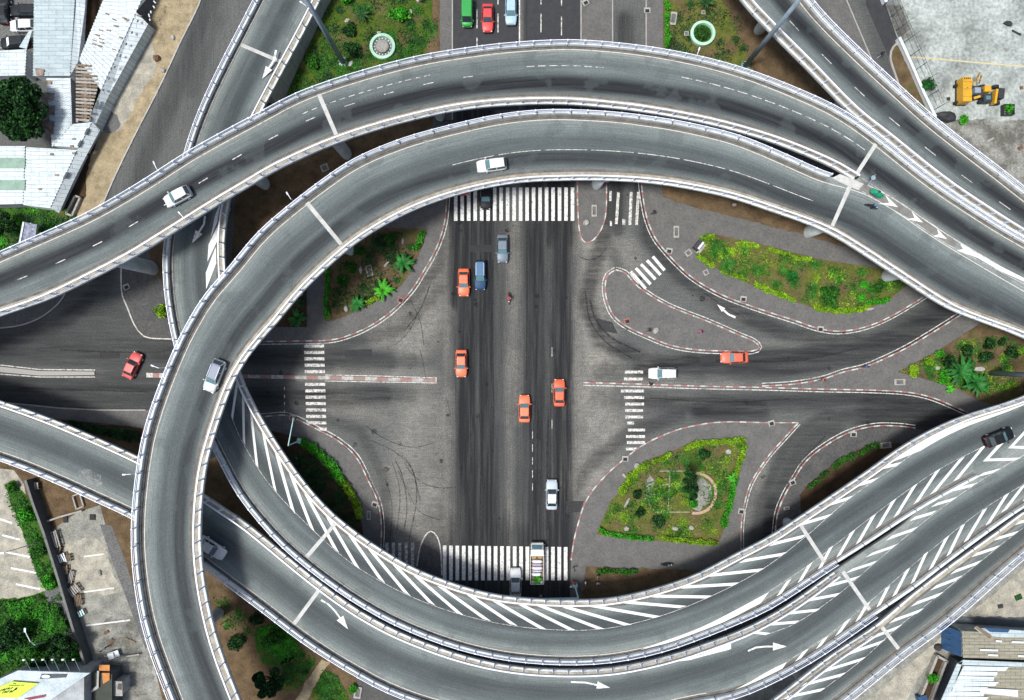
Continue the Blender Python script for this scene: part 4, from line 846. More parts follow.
# slab that closes the nose between the two upper flyovers
ns = MB(); n_ = [P(x, y, 8.52) for x, y in ((840, 174), (850, 178), (864, 184), (858, 190), (846, 185), (832, 178))]; lo_ = [Vector((p.x, p.y, 7.9)) for p in n_]
ns.mesh([tuple(p) for p in n_+lo_], [(0, 1, 2, 3, 4, 5)]+[(i, i+6, (i+1) % 6+6, (i+1) % 6) for i in range(6)]); ns.build('nose_slab', M['jointc'], VB.T)

def deck_stain(V, x, y, rx, ry, m, name):
    """an irregular spill or tarred patch lying on the running surface"""
    i = nearest(V, x, y); c = P(x, y, V.Z[i]); mb = MB(); a = V.at(min(i+2, V.K-1), .5)-V.at(i, .5); an = math.atan2(a.y, a.x); pts = []
    for k in range(14): t = 2*math.pi*k/14; q = random.uniform(.75, 1.15); u, w_ = math.cos(t)*rx*q, math.sin(t)*ry*q; pts.append((c.x+u*math.cos(an)-w_*math.sin(an), c.y+u*math.sin(an)+w_*math.cos(an), V.Z[i]+.013))
    mb.face(pts); mb.build(name, M[m], V.T)
deck_stain(VE, 90, 477, 2.2, 1.1, 'patchpale', 'pale_spill'); deck_stain(VB, 422, 145, 1.2, .8, 'patchpale', 'pale_spill')
# ================================================================== vehicles
def car_paint(c):
    c = tuple(x*.8 if sum(c) > 1.8 else x for x in c)
    m, N, L, b = new_mat('car_paint'); v = coord(N)
    col = mixc(N, L, ramp(N, L, noise(N, L, v, 1.5, 3), .3, .7), c, tuple(x*.82+.01 for x in c)); col = mixc(N, L, ramp(N, L, noise(N, L, v, 3.5, 5, .8), .5, .75, 0, .35), col, tuple(x*.5+.012 for x in c)); L.new(col, b.inputs['Base Color'])
    b.inputs['Roughness'].default_value = .5; b.inputs['Coat Weight'].default_value = .12 if sum(c) > .3 else 0.; b.inputs['Specular IOR Level'].default_value = .5 if sum(c) > .3 else .2; b.inputs['Coat Roughness'].default_value = .3; return m
STY = {  # rear base, rear roof, front roof, windscreen base, height, lower body heights
    'sedan': (-.74, -.50, .10, .40, 1.42, ((-1, .62), (-.97, .82), (-.72, .95), (.38, .96), (.7, .90), (.93, .76), (1, .55))),
    'hatch': (-.95, -.74, .14, .46, 1.48, ((-1, .62), (-.97, .86), (-.9, .96), (.42, .97), (.75, .90), (.94, .76), (1, .55))),
    'wagon': (-.97, -.84, .10, .42, 1.55, ((-1, .62), (-.98, .90), (-.9, 1.0), (.40, 1.0), (.72, .95), (.94, .82), (1, .58))),
    'van': (-.985, -.95, .52, .76, 1.95, ((-1, .62), (-.985, 1.0), (-.9, 1.05), (.72, 1.05), (.9, .95), (.97, .80), (1, .55)))}
def make_car(label, cat, style, px, py, head, color, z=0., L=4.35, W=1.76, glass='glass', group='vehicles on the streets and flyovers', roofc=None, name='car', lights=True, rails=False, wipe=None):
    d = P(px, py, z+1.2); root = thing(name, label, cat, (d.x, d.y, z), math.atan2(-head[1], head[0]), group)
    rb, rr, fr, fb, H, low = STY[style]; pm = car_paint(color); hl = L/2
    def interp(tab, x): xs, ys = zip(*tab); return float(np.interp(x, xs, ys))
    wt = ((-1, .66), (-.985, .78), (-.95, .88), (-.86, .96), (-.5, 1), (.5, 1), (.75, .97), (.88, .90), (.95, .80), (.985, .68), (1, .52))
    xs = [-1, -.985, -.96, -.9, -.8, -.7, -.6, -.45, -.3, -.1, .1, .3, .42, .55, .7, .8, .88, .94, .975, 1]
    b = MB(); vs = []; n = 9
    for x in xs:
        h = interp(low, x); w_ = W/2*interp(wt, x); bz = .22 if abs(x) < .95 else .32
        for y, zz in ((-.90, bz), (-1, .5), (-1, h-.16), (-.93, h-.04), (-.78, h), (0, h+.025), (.78, h), (.93, h-.04), (1, h-.16), (1, .5), (.90, bz)): vs.append((x*hl, y*w_, zz))
    n = 11; fs = [(i*n+k, (i+1)*n+k, (i+1)*n+k+1, i*n+k+1) for i in range(len(xs)-1) for k in range(n-1)]
    fs += [tuple(range(n)), tuple(range((len(xs)-1)*n+n-1, (len(xs)-1)*n-1, -1))]
    fs += [((i+1)*n, i*n, i*n+n-1, (i+1)*n+n-1) for i in range(len(xs)-1)]
    b.mesh(vs, fs); b.build('body', pm, root, smooth=True)
    # greenhouse
    zb = interp(low, (rb+fb)/2)-.01; bw, tw = W/2*.93, W/2*.74; zr = H-.05
    lo = [(rb*hl, bw*.93), (-.3*hl, bw), (.2*hl, bw), (fb*hl, bw*.86)]; hi = [(rr*hl, tw*.93), (-.3*hl, tw), (.05*hl if fr < .2 else .3*hl, tw), (fr*hl, tw*.95)]
    if style == 'van': lo = [(rb*hl, bw*.97), (-.3*hl, bw), (.4*hl, bw), (fb*hl, bw*.9)]; hi = [(rr*hl, tw*1.1), (-.3*hl, tw*1.15), (.3*hl, tw*1.15), (fr*hl, tw*1.08)]
    g = MB(); vs = [(x, -y, zb) for x, y in lo]+[(x, y, zb) for x, y in lo[::-1]]+[(x, -y, zr) for x, y in hi]+[(x, y, zr) for x, y in hi[::-1]]
    g.mesh(vs, [(i, (i+1) % 8, (i+1) % 8+8, i+8) for i in range(8)]); g.build('pillars', pm, root)
    r = MB(); ring = [(x, -y) for x, y in hi]+[(x, y) for x, y in hi[::-1]]; cx = sum(p[0] for p in ring)/8
    rv = [(x, y, zr) for x, y in ring]+[(cx+(x-cx)*.96, y*.93, H-.012) for x, y in ring]+[(cx+(x-cx)*.8, y*.72, H) for x, y in ring]
    r.mesh(rv, [(i, (i+1) % 8, (i+1) % 8+8, i+8) for i in range(8)]+[(i+8, (i+1) % 8+8, (i+1) % 8+16, i+16) for i in range(8)]+[tuple(range(16, 24))])
    r.build('roof', car_paint(roofc) if roofc else pm, root, smooth=False)
    def pane(name, q, ins=.10, lift=.012, m=None):
        q = [Vector(p) for p in q]; c = sum(q, Vector())/len(q); nn = (q[1]-q[0]).cross(q[2]-q[0]).normalized()
        if nn.dot(c-Vector((cx, 0, zb-.3))) < 0: nn = -nn
        mb = MB(); mb.face([p+(c-p)*ins+nn*lift for p in q]); o = mb.build(name, m or M['glass'], root); return o
    V3 = lambda a, s, z_: (a[0], a[1]*s, z_)
    pane('windscreen', [V3(lo[3], -1, zb+.02), V3(lo[3], 1, zb+.02), V3(hi[3], 1, zr), V3(hi[3], -1, zr)], .07, m=M[glass])
    pane('rear_window', [V3(lo[0], -1, zb+.06), V3(lo[0], 1, zb+.06), V3(hi[0], 1, zr), V3(hi[0], -1, zr)], .10)
    for s in (-1, 1):
        for k in range(3):
            if style == 'van' and k == 0: continue
            pane('side_window', [V3(lo[k], s, zb+.04), V3(lo[k+1], s, zb+.04), V3(hi[k+1], s, zr), V3(hi[k], s, zr)], .10)
        for x in (-.60, .62):
            wb = MB(); R_ = .31; wb.mesh([(x*hl+R_*math.cos(t)*q, s*(W/2-.10+o_), .31+R_*math.sin(t)*q) for q, o_ in ((1, -.11), (1, .09), (.62, .105)) for t in [2*math.pi*j/16 for j in range(16)]],
                 [(k*16+j, k*16+(j+1) % 16, (k+1)*16+(j+1) % 16, (k+1)*16+j) for k in range(2) for j in range(16)]); w_o = wb.build('wheel', M['black'], root)
            hb = MB(); hb.mesh([(x*hl+.2*math.cos(t), s*(W/2+.006), .31+.2*math.sin(t)) for t in [2*math.pi*j/12 for j in range(12)]], [tuple(range(12))]); hb.build('rim', M['rail'], w_o)
        m_ = MB(); m_.box((fb*hl*.86, s*(W/2+.09), zb+.04), (.14, .20, .13), 0, taper=.8); m_.build('wing_mirror', pm, root)
        if lights:
            l_ = MB(); l_.box((hl*.955, s*W*.315, .66), (.12, .34, .13), -s*.35, taper=.7); l_.build('headlight', M['lamp'], root)
            l_ = MB(); l_.box((-hl*.965, s*W*.36, .76), (.12, .26, .16), s*.25, taper=.8); l_.build('tail_light', M['red'], root)
    bp = MB(); bp.box((hl*.985, 0, .40), (.12, W*.66, .14)); bp.build('bumper', M['dark'], root)
    bl = MB()
    for s in (-1, 1): bl.bar((fb*hl*1.06, s*W*.33, zb+.005), (hl*.86, s*W*.27, interp(low, .86)+.012), .022, .012)
    bl.build('bonnet_seam', M['dark'], root)
    if rails:
        for s in (-1, 1): q = MB(); q.bar((rr*hl*.9, s*tw*.92, H+.03), (fr*hl*.8, s*tw*.92, H+.03), .05); q.build('roof_rail', M['rail'], root)
    return root
OR = (.78, .135, .045); WH = (.80, .82, .82)
make_car('orange taxi leftmost on the avenue, beside a blue estate car', 'car', 'sedan', 463.5, 282, (0, 1), (0.78, 0.135, 0.045), glass='glassb', L=4.25)
make_car('dark blue estate car with roof rails on the avenue', 'car', 'wagon', 480, 274.5, (0, 1), (.015, .055, .13), glass='glassb', L=4.55, rails=True, roofc=(.03, .12, .25))
make_car('slate grey saloon just below the upper zebra crossing', 'car', 'sedan', 502.5, 248, (0, 1), (.12, .16, .21), glass='glassb', L=4.3)
make_car('orange taxi alone on the avenue level with the left median tip', 'car', 'sedan', 461, 363.5, (0, 1), (0.72, 0.150, 0.060), glass='glassb', L=4.2)
make_car('orange taxi in mid-avenue, lower of the middle pair', 'car', 'sedan', 524.5, 409, (0, -1), (0.80, 0.170, 0.070), glass='glassb', L=4.2)
make_car('orange taxi nearest the right median tip on the avenue', 'car', 'sedan', 559.5, 393, (0, -1), (0.70, 0.110, 0.040), glass='glassb', L=4.2)
make_car('silver blue saloon on the lower avenue heading up the photo', 'car', 'sedan', 552, 495.5, (.01, -1), (.42, .50, .56), L=4.6, roofc=(.72, .75, .76))
make_car('white estate car beside the right-hand red and white median', 'car', 'wagon', 663.5, 373.5, (-1, 0), WH, glass='glassb', L=4.35)
make_car('orange taxi on the right-hand side road above the median', 'car', 'sedan', 735.5, 357.5, (-1, .02), (0.66, 0.120, 0.060), glass='glassb', L=4.25)
make_car('red saloon turning on the left-hand side road', 'car', 'sedan', 130.5, 365.5, (.42, -.9), (.55, .07, .07), L=4.2)
make_car('white car emerging from under the looping flyover', 'car', 'sedan', 210, 549, (.95, .62), WH, z=6.5, L=4.4)
make_car('pale saloon by the flatbed lorry on the lower zebra crossing', 'car', 'sedan', 515.5, 584, (0, -1), (.74, .78, .80), L=4.5, roofc=(.62, .67, .70))
make_car('black car half hidden on the upper zebra crossing', 'car', 'hatch', 485.5, 195, (0, 1), (.012, .014, .018), glass='glassb', L=4.1)
make_car('red car almost wholly hidden under the looping flyover', 'car', 'hatch', 463, 181, (0, 1), (.5, .04, .04), L=4.1)
make_car('green van at the top of the avenue', 'van', 'van', 467, 11, (0, 1), (.015, .30, .05), L=4.3, W=1.75, name='van')
make_car('red saloon at the top of the avenue', 'car', 'sedan', 487.5, 16, (0, 1), (.62, .05, .05), L=4.3)
make_car('light blue car at the top of the avenue', 'car', 'hatch', 511, 9, (0, 1), (.35, .52, .66), L=4.2, glass='glassb')
make_car('white hatchback on the left arm of the wide flyover', 'car', 'hatch', 175.5, 195.5, (-.88, .47), WH, z=13., glass='glassb', L=3.75, W=1.7)
make_car('white estate car on the inner flyover above the zebra crossing', 'car', 'wagon', 491.5, 164, (-1, .13), WH, z=9.43, glass='glassb', L=4.15, W=1.75)
make_car('silver car with a dark glass roof on the flyover bend', 'car', 'hatch', 212.5, 376, (-.37, .93), (.62, .66, .68), z=13., glass='glassb', L=4.5, W=1.8, roofc=(.10, .14, .22), rails=True)
make_car('black saloon at the right-hand end of the striped flyover', 'car', 'sedan', 1002, 438, (.93, -.37), (.004, .007, .010), z=6.53, glass='glassb', L=4.35, W=1.8)
PG = 'cars parked at top left'
make_car('black saloon parked along the frame corner, half cut off', 'car', 'sedan', 1, 8, (0, -1), (.012, .014, .017), group=PG)
make_car('black estate car parked against the grey shed wall', 'car', 'wagon', 22.5, 9, (-1, 0), (.012, .016, .02), group=PG, L=4.5)
make_car('white van parked between two black cars', 'van', 'hatch', 21, 24, (-1, .03), WH, group=PG, name='van', L=4.2, W=1.8)
make_car('black car parked with its red tail lights by the small shed', 'car', 'hatch', 12, 41, (-1, .1), (.012, .016, .02), group=PG, L=4.4, glass='rail')
# flatbed lorry with its load
d = P(537.2, 565, 1.6); T = thing('lorry', 'white flatbed lorry loaded with plants and goods on the lower zebra crossing', 'lorry', (d.x, d.y, 0), math.pi/2, 'vehicles on the streets and flyovers')
cw = mat('lorry_cab_paint', (.70, .69, .64), (.58, .58, .55), 1.5, .4)
def rbox(mb, c, s, r, m=0):
    vs = []; n = 0
    for z in (-s[2]/2, s[2]/2-r*.5, s[2]/2):
        q = r if z > s[2]/2-r*.2 else 0
        for x, y in ((-1, -1), (1, -1), (1, 1), (-1, 1)):
            for a in ((x, 0), (0, y)) if x*y < 0 else ((0, y), (x, 0)): pass
            vs.append((c[0]+x*(s[0]/2-q), c[1]+y*(s[1]/2-q), c[2]+z))
    mb.mesh(vs, [(i+4*k, (i+1) % 4+4*k, (i+1) % 4+4*k+4, i+4*k+4) for k in range(2) for i in range(4)]+[(8, 9, 10, 11)], m)
b = MB(); rbox(b, (1.95, 0, 1.35), (.95, 1.95, 1.5), .08); b.mesh([(2.42, -.97, .6), (3.2, -.93, .6), (3.2, -.93, 1.15), (2.42, -.9, 2.0), (2.42, .97, .6), (3.2, .93, .6), (3.2, .93, 1.15), (2.42, .9, 2.0)], [(0, 1, 2, 3), (7, 6, 5, 4), (1, 5, 6, 2), (2, 6, 7, 3)]); cab = b.build('cab', cw, T)
b = MB(); b.face([(3.0, -.82, 1.42), (3.0, .82, 1.42), (2.5, .78, 1.96), (2.5, -.78, 1.96)]); b.build('windscreen', M['glassb'], cab)
b = MB(); b.box((-.75, 0, .85), (4.5, 2.05, .18)); b.build('flatbed', M['wood'], T)
for s in (-1, 1):
    b = MB(); b.box((-.75, s*1.0, 1.2), (4.5, .06, .55)); b.build('side_board', cw, T)
    for x in (2.3, -1.9):
        b = MB(); b.mesh([(x+.42*math.cos(t), s*.9+o_, .42+.42*math.sin(t)) for o_ in (-.14, .14) for t in [2*math.pi*j/16 for j in range(16)]], [(j, (j+1) % 16, 16+(j+1) % 16, 16+j) for j in range(16)]+[tuple(range(16)), tuple(range(31, 15, -1))]); b.build('wheel', M['black'], T)
    b = MB(); b.box((3.1, s*1.1, 1.6), (.1, .22, .3)); b.build('wing_mirror', M['dark'], T)
b = MB(); b.box((-2.98, 0, 1.2), (.06, 2.0, .55)); b.build('tailboard', cw, T)
GL = 'goods loaded on the lorry'
cols = {'white': M['white'], 'pink': mat('lilac_cloth', (.52, .40, .55), None, 6, .9), 'brown': mat('brown_sack', (.26, .14, .07), (.40, .30, .10), 5, .9), 'mauve': mat('mauve_bundle', (.42, .30, .50), (.70, .66, .70), 6, .9)}
def load(name, label, x, y, s, m, z0=.94, rz=0.):
    w_ = Matrix.Translation((d.x, d.y, 0)) @ Matrix.Rotation(math.pi/2, 4, 'Z') @ Vector((x, y, z0)); b = MB(); vs = []; K_ = 10
    for k in range(4):
        zz = (0, .35, .8, 1.)[k]; q = (1, 1.03, .95, .7)[k]
        for j in range(K_): t = 2*math.pi*j/K_; e = .75+.25*abs(math.cos(2*t)); vs.append((math.cos(t)*s[0]/2*q/e*.9*random.uniform(.94, 1.05), math.sin(t)*s[1]/2*q/e*.9, zz*s[2]+random.uniform(-.03, .03)*(k > 0)))
    b.mesh(vs, [(k*K_+j, k*K_+(j+1) % K_, (k+1)*K_+(j+1) % K_, (k+1)*K_+j) for k in range(3) for j in range(K_)]+[tuple(3*K_+j for j in range(K_))])
    o = b.build(name, m, smooth=False); o.location = w_; o.rotation_euler = (0, 0, rz+math.pi/2); return tag(o, label, name.replace('_', ' '), GL)
load('sack', 'brown sack behind the lorry cab, left of the pair', 1.1, .45, (.55, .85, .7), cols['brown']); load('sack', 'brown sack behind the lorry cab, right of the pair', 1.1, -.45, (.5, .85, .6), cols['brown'])
load('bundle', 'white wrapped bundle on the lorry next to the sacks', .45, 0, (.6, 1.75, .6), cols['white']); load('bundle', 'lilac cloth bundle lying across the lorry', -.05, 0, (.35, 1.75, .55), cols['pink'])
load('bundle', 'long white bundle in the middle of the lorry', -.55, 0, (.55, 1.8, .65), cols['white']); load('bundle', 'mauve bundle across the middle of the lorry', -1.0, 0, (.3, 1.7, .55), cols['mauve'])
load('bundle', 'large white bundle in front of the plants on the lorry', -1.5, .1, (.6, 1.6, .6), cols['white']); load('bundle', 'small white bundle at the tail of the lorry', -2.7, -.6, (.45, .6, .5), cols['white']); load('bundle', 'grey white bundle in the tail corner of the lorry', -2.65, .6, (.5, .6, .5), M['stone'])
# motorcycles
def motorcycle(label, px, py, head, z=0., color=(.03, .03, .035), rider=None, group='motorcycles'):
    p = P(px, py, z+.7); T = thing('motorcycle', label, 'motorcycle', (p.x, p.y, z), math.atan2(-head[1], head[0]), group); pm = car_paint(color)
    for x in (-.62, .66):
        b = MB(); b.mesh([(x+(.30+.05*math.cos(u))*math.cos(t), .055*math.sin(u), .30+(.27+.05*math.cos(u))*math.sin(t)) for t in [2*math.pi*j/14 for j in range(14)] for u in [2*math.pi*k/6 for k in range(6)]],
             [(j*6+k, j*6+(k+1) % 6, ((j+1) % 14)*6+(k+1) % 6, ((j+1) % 14)*6+k) for j in range(14) for k in range(6)]); b.build('wheel', M['black'], T, smooth=True)
    b = MB(); b.tube([(-.62, 0, .45), (-.25, 0, .62), (.1, 0, .70), (.40, 0, .72)], [.06, .17, .19, .09], 8); b.build('frame', M['dark'], T, smooth=True)
    b = MB(); b.tube([(0.02, 0, .80), (.2, 0, .86), (.42, 0, .82)], [.10, .17, .08], 8); b.build('tank', pm, T, smooth=True)
    b = MB(); b.tube([(-.78, 0, .80), (-.4, 0, .80), (.0, 0, .80)], [.07, .14, .11], 8); b.build('seat', M['black'], T, smooth=True)
    b = MB(); b.tube([(.35, -.36, 1.0), (.46, -.12, .98), (.46, .12, .98), (.35, .36, 1.0)], .028, 6); b.bar((.46, 0, .97), (.66, 0, .32), .07); b.build('handlebar', M['dark'], T)
    b = MB(); b.lathe((.56, 0, .80), [(.09, -.08), (.11, 0), (.06, .08)], 10); b.build('headlight', M['lamp'], T)
    return T
# people
SK = mat('skin_brown', (.10, .055, .035), None, 8, .6); HR = mat('dark_hair', (.012, .010, .010), None, 8, .8)
POSE = {
 'walk': dict(hip=(0, 0, .93), chest=(.04, 0, 1.35), neck=(.05, 0, 1.50), head=(.08, 0, 1.64), kn=((.18, .10, .50), (-.05, -.10, .50)), ft=((.22, .10, .07), (-.34, -.10, .10)), el=((-.12, .27, 1.15), (.14, -.27, 1.12)), ha=((-.02, .29, .90), (.32, -.26, .96))),
 'stand': dict(hip=(0, 0, .93), chest=(.01, 0, 1.35), neck=(.02, 0, 1.50), head=(.05, 0, 1.64), kn=((.02, .10, .50), (.02, -.10, .50)), ft=((.0, .11, .07), (.03, -.11, .07)), el=((.0, .27, 1.14), (.02, -.27, 1.14)), ha=((.10, .28, .88), (.12, -.28, .90))),
 'ride': dict(hip=(-.22, 0, .92), chest=(-.06, 0, 1.30), neck=(.0, 0, 1.45), head=(.05, 0, 1.60), kn=((.22, .22, .80), (.22, -.22, .80)), ft=((.05, .22, .36), (.05, -.22, .36)), el=((.10, .30, 1.16), (.10, -.30, 1.16)), ha=((.36, .33, 1.03), (.36, -.33, 1.03)))}
def person(label, px, py, head, pose='walk', shirt=(.5, .5, .5), legs=(.03, .03, .04), z=0., hair=True, helmet=None, scale=1., group='people about the crossroads', extra=None, world=None):
    q = POSE[pose]; p = world or P(px, py, z+1.0)
    bm = MB(); V = []; E = []; Rd = []
    def add(v, r, par=None): V.append(v); Rd.append(r); (E.append((par, len(V)-1)) if par is not None else None); return len(V)-1
    h = add(q['hip'], .15); mid = add(tuple((a+b)/2 for a, b in zip(q['hip'], q['chest'])), .135, h); c = add(q['chest'], .165, mid); nk = add(q['neck'], .06, c); hd = add(q['head'], .105, nk); tp = add((q['head'][0], 0, q['head'][2]+.10), .085, hd)
    for s, i in ((1, 0), (-1, 1)):
        th = add((q['hip'][0], .10*s, q['hip'][2]-.06), .095, h); k = add(q['kn'][i], .065, th); f = add(q['ft'][i], .045, k); add((q['ft'][i][0]+.17, q['ft'][i][1], .05 if pose != 'ride' else q['ft'][i][2]-.03), .04, f)
        sh = add((q['chest'][0], .19*s, q['chest'][2]+.06), .07, c); e = add(q['el'][i], .048, sh); w_ = add(q['ha'][i], .034, e)
        add((q['ha'][i][0]+.08, q['ha'][i][1], q['ha'][i][2]-.05), .038, w_)
    me = bpy.data.meshes.new('body'); me.from_pydata([Vector(v)*scale for v in V], E, []); o = bpy.data.objects.new('tmp', me); COL.objects.link(o)
    sm = o.modifiers.new('s', 'SKIN'); sub = o.modifiers.new('u', 'SUBSURF'); sub.levels = 1
    for i, r in enumerate(Rd): me.skin_vertices[0].data[i].radius = (r*scale, r*scale)
    me.skin_vertices[0].data[0].use_root = True
    dg = bpy.context.evaluated_depsgraph_get(); ev = o.evaluated_get(dg); nm = bpy.data.meshes.new_from_object(ev); bpy.data.objects.remove(o)
    nm.name = 'person'; nm.materials.clear()
    for m in (SK, mat('shirt_cloth', shirt, None, 4, .9), mat('trouser_cloth', legs, None, 4, .9)): nm.materials.append(m)
    hz = q['hip'][2]*scale
    for pl in nm.polygons:
        cc = pl.center; pl.use_smooth = True
        if cc.z > (q['neck'][2]-.03)*scale: pl.material_index = 0
        elif cc.z < hz-.02 and abs(cc.y) < .25*scale: pl.material_index = 2 if cc.z > .1 else 2
        elif pose == 'ride' and cc.z < (q['hip'][2]+.02)*scale: pl.material_index = 2
        elif abs(cc.y) > .24*scale and cc.z < 1.1*scale: pl.material_index = 0
        else: pl.material_index = 1
    ob = bpy.data.objects.new('person', nm); COL.objects.link(ob); ob.location = (p.x, p.y, z); ob.rotation_euler = (0, 0, math.atan2(-head[1], head[0]))
    tag(ob, label, 'person', group)
    b = MB(); hp = Vector(q['head'])*scale
    if helmet: b.lathe((hp.x, 0, hp.z-.05), [(.15, -.04), (.155, .06), (.11, .17), (.03, .205), (0.001, .21)], 12); b.build('helmet', mat('helmet_shell', helmet, None, 3, .3), ob, smooth=True)
    else: b.lathe((hp.x-.015, 0, hp.z+.01), [(.118, .0), (.122, .06), (.09, .13), (.03, .16), (0.001, .165)], 12); b.build('hair', HR, ob, smooth=True)
    return ob
motorcycle('red motorcycle riding up the middle of the avenue', 509, 298, (0, 1), color=(.45, .03, .04)); person('person in white trousers riding the red motorcycle', 509, 297, (0, 1), 'ride', (.40, .05, .06), (.6, .6, .6), world=P(509, 297.5, .7), group='motorcycle riders', helmet=(.5, .05, .06))
motorcycle('black motorcycle on the flyover beside the painted nose', 872.5, 206, (.93, .36), 8.5); person('person in black riding past the nose in a blue helmet', 873, 206, (.93, .36), 'ride', (.02, .02, .024), (.02, .02, .024), z=8.5, helmet=(.04, .25, .65), world=P(872.5, 206, 9.4), group='motorcycle riders')
motorcycle('dark motorcycle parked on the pavement below the flower bed', 667.5, 565, (1, -.05), .12, (.10, .12, .16))
PP = [('person in a pink top walking on the teardrop island', 700.5, 332, (1, -.3), 'walk', (.75, .12, .35), (.25, .04, .10)), ('person in dark clothes beside the pale patch on the teardrop island', 649.5, 330, (-1, .2), 'walk', (.02, .02, .025), (.02, .02, .025)),
      ('person in dark clothes near the top of the right pavement', 653.5, 212, (1, 0), 'walk', (.04, .045, .05), (.02, .02, .03)), ('person in grey waiting by the lower zebra crossing', 574, 569, (0, 1), 'stand', (.45, .46, .45), (.02, .02, .02)),
      ('person in a red shirt at the corner of the lower crossing', 574.5, 582.5, (0, 1), 'walk', (.55, .03, .04), (.05, .03, .03)), ('person in a white shirt beside the person in red', 571.5, 586.5, (0, 1), 'stand', (.75, .78, .80), (.35, .4, .42)),
      ('person in a bright white shirt alone on the lower pavement', 585.5, 583, (1, 0), 'stand', (.85, .85, .86), (.05, .06, .09)), ('person in khaki below the low green hedge', 597.5, 577, (1, .3), 'stand', (.30, .26, .18), (.03, .03, .03)),
      ('person in a lavender shirt below the person in khaki', 598, 583.2, (0, 1), 'stand', (.55, .52, .70), (.03, .03, .05)), ('person in dark clothes close to the lower flyover rail', 581, 592, (0, 1), 'walk', (.09, .03, .03), (.02, .02, .02)),
      ('person in orange and blue at the island kerb drain', 822.5, 380, (1, 0), 'walk', (.55, .20, .12), (.06, .08, .18)), ('person in blue on the thin right-hand median', 866, 366.5, (1, -.2), 'walk', (.12, .15, .32), (.02, .02, .03)),
      ('person in black crossing the median by the white estate car', 651, 384, (0, 1), 'walk', (.03, .03, .035), (.02, .02, .025)), ('person in a white shirt standing in the junk yard', 103.5, 649, (0, 1), 'stand', (.85, .84, .84), (.10, .09, .08)),
      ('person walking on the narrow street by the white yard wall', 881.5, 54, (1, -.6), 'walk', (.02, .03, .035), (.45, .50, .60))]
for a in PP: person(*a[:5], shirt=a[5], legs=a[6], z=.12 if 'pavement' in a[0] or 'island' in a[0] or 'zebra' in a[0] else 0.)
# person under a green cape on the nose
ob = person('person under a spread green cape on the painted nose', 877, 193, (1, .5), 'stand', (.03, .10, .06), (.30, .24, .18), z=8.52)
b = MB(); vs = []; K_ = 18
for k, (r, zz) in enumerate(((.12, 1.52), (.38, 1.38), (.62, 1.12), (.72, .95))):
    for j in range(K_): t = 2*math.pi*j/K_; q = 1+.22*math.cos(t*2+.3)+.10*math.cos(5*t); vs.append((r*q*math.cos(t)*1.15, r*q*math.sin(t)*.78, zz+.05*math.sin(5*t)*(k > 0)))
b.mesh(vs, [(k*K_+j, k*K_+(j+1) % K_, (k+1)*K_+(j+1) % K_, (k+1)*K_+j) for k in range(3) for j in range(K_)]); b.build('cape', mat('green_cape', (.0, .28, .15), (.0, .17, .09), 3, .6), ob, smooth=True)
# ================================================================== yellow plant in the yard
YL = mat('machine_yellow', (.62, .34, .02), (.50, .27, .02), 1.5, .45); YD = mat('machine_yellow_worn', (.50, .30, .04), (.15, .10, .03), 2.5, .6)
T = thing('generator', 'tall yellow generator cabinet in the yard beside the digger', 'generator', (0, 0, 0), world=True); T.location = P(966, 92)
b = MB(); c0 = P(965.5, 91.5, 2.4); 
def hexa(mb, base, top, z0, z1): mb.mesh([(*P(x, y, z0).xy, z0) for x, y in base]+[(*P(x, y, z1).xy, z1) for x, y in top], [(3, 2, 1, 0), (4, 5, 6, 7), (0, 1, 5, 4), (1, 2, 6, 5), (2, 3, 7, 6), (3, 0, 4, 7)][:])
def wbox(mb, px, py, z0, z1, w_, l_, rz=0., taper=1.): k = P(px, py, z1); mb.box((k.x, k.y, (z0+z1)/2), (w_, l_, z1-z0), rz, taper=taper)
wbox(b, 967.5, 89, .25, 1.75, 1.35, 3.7); b.build('cabinet', YL, T)
b = MB(); k = P(967.5, 89, 1.75)
for i in range(3): b.box((k.x, k.y-1.1+i*1.1, 1.755), (1.33, .03, .02))
b.box((k.x, k.y+.2, 1.77), (.12, .12, .06)); b.build('panel_seam', M['dark'], T)
for i in range(4): b = MB(); b.box((k.x-.45+i*.28, k.y+1.62, 1.765), (.17, .24, .03)); b.build('vent', M['dark'], T)
b = MB(); b.box((k.x, k.y, .2), (1.5, 3.9, .3)); b.build('skid_base', M['dark'], T)
for dx, dy in ((-.8, 1.0), (-.8, -1.6)): b = MB(); b.box((k.x+dx-.1, k.y+dy, .35), (.35, .45, .7), taper=.9); b.build('wheel', M['black'], T)
T = thing('digger', 'yellow and black tractor digger beside the generator', 'digger', world=True); T.location = P(992, 95)
b = MB(); wbox(b, 979, 93, .4, 1.3, 1.3, 1.3); wbox(b, 976.5, 97, .3, 1.3, 1.1, .5, .3); b.build('front_frame', M['dark'], T); b = MB(); wbox(b, 977.5, 97, 1.3, 1.45, 1.0, .35, .3); b.build('front_cover', YL, T)
b = MB(); wbox(b, 978, 90, .9, 1.9, .9, .8); b.build('seat_box', M['steel'], T)
b = MB(); wbox(b, 976, 88, .3, 1.2, 1.6, .6, -.2); b.build('blade', M['dark'], T)
b = MB(); wbox(b, 988, 88.5, .5, 1.5, 1.0, .9); b.build('bonnet', YL, T)
b = MB(); wbox(b, 988, 97.5, .4, 1.4, 1.3, 1.2); b.build('cab', M['dark'], T)
b = MB(); wbox(b, 988.5, 97.5, 1.3, 1.5, .7, .6); b.build('cab_window', M['glassb'], T)
b = MB(); wbox(b, 996.5, 96, .8, 1.6, .32, 2.2, -.15); b.build('lift_arm', YL, T)
b = MB(); wbox(b, 1001.5, 93, .5, 1.4, .95, 1.5, -.1); b.build('counterweight', M['dark'], T)
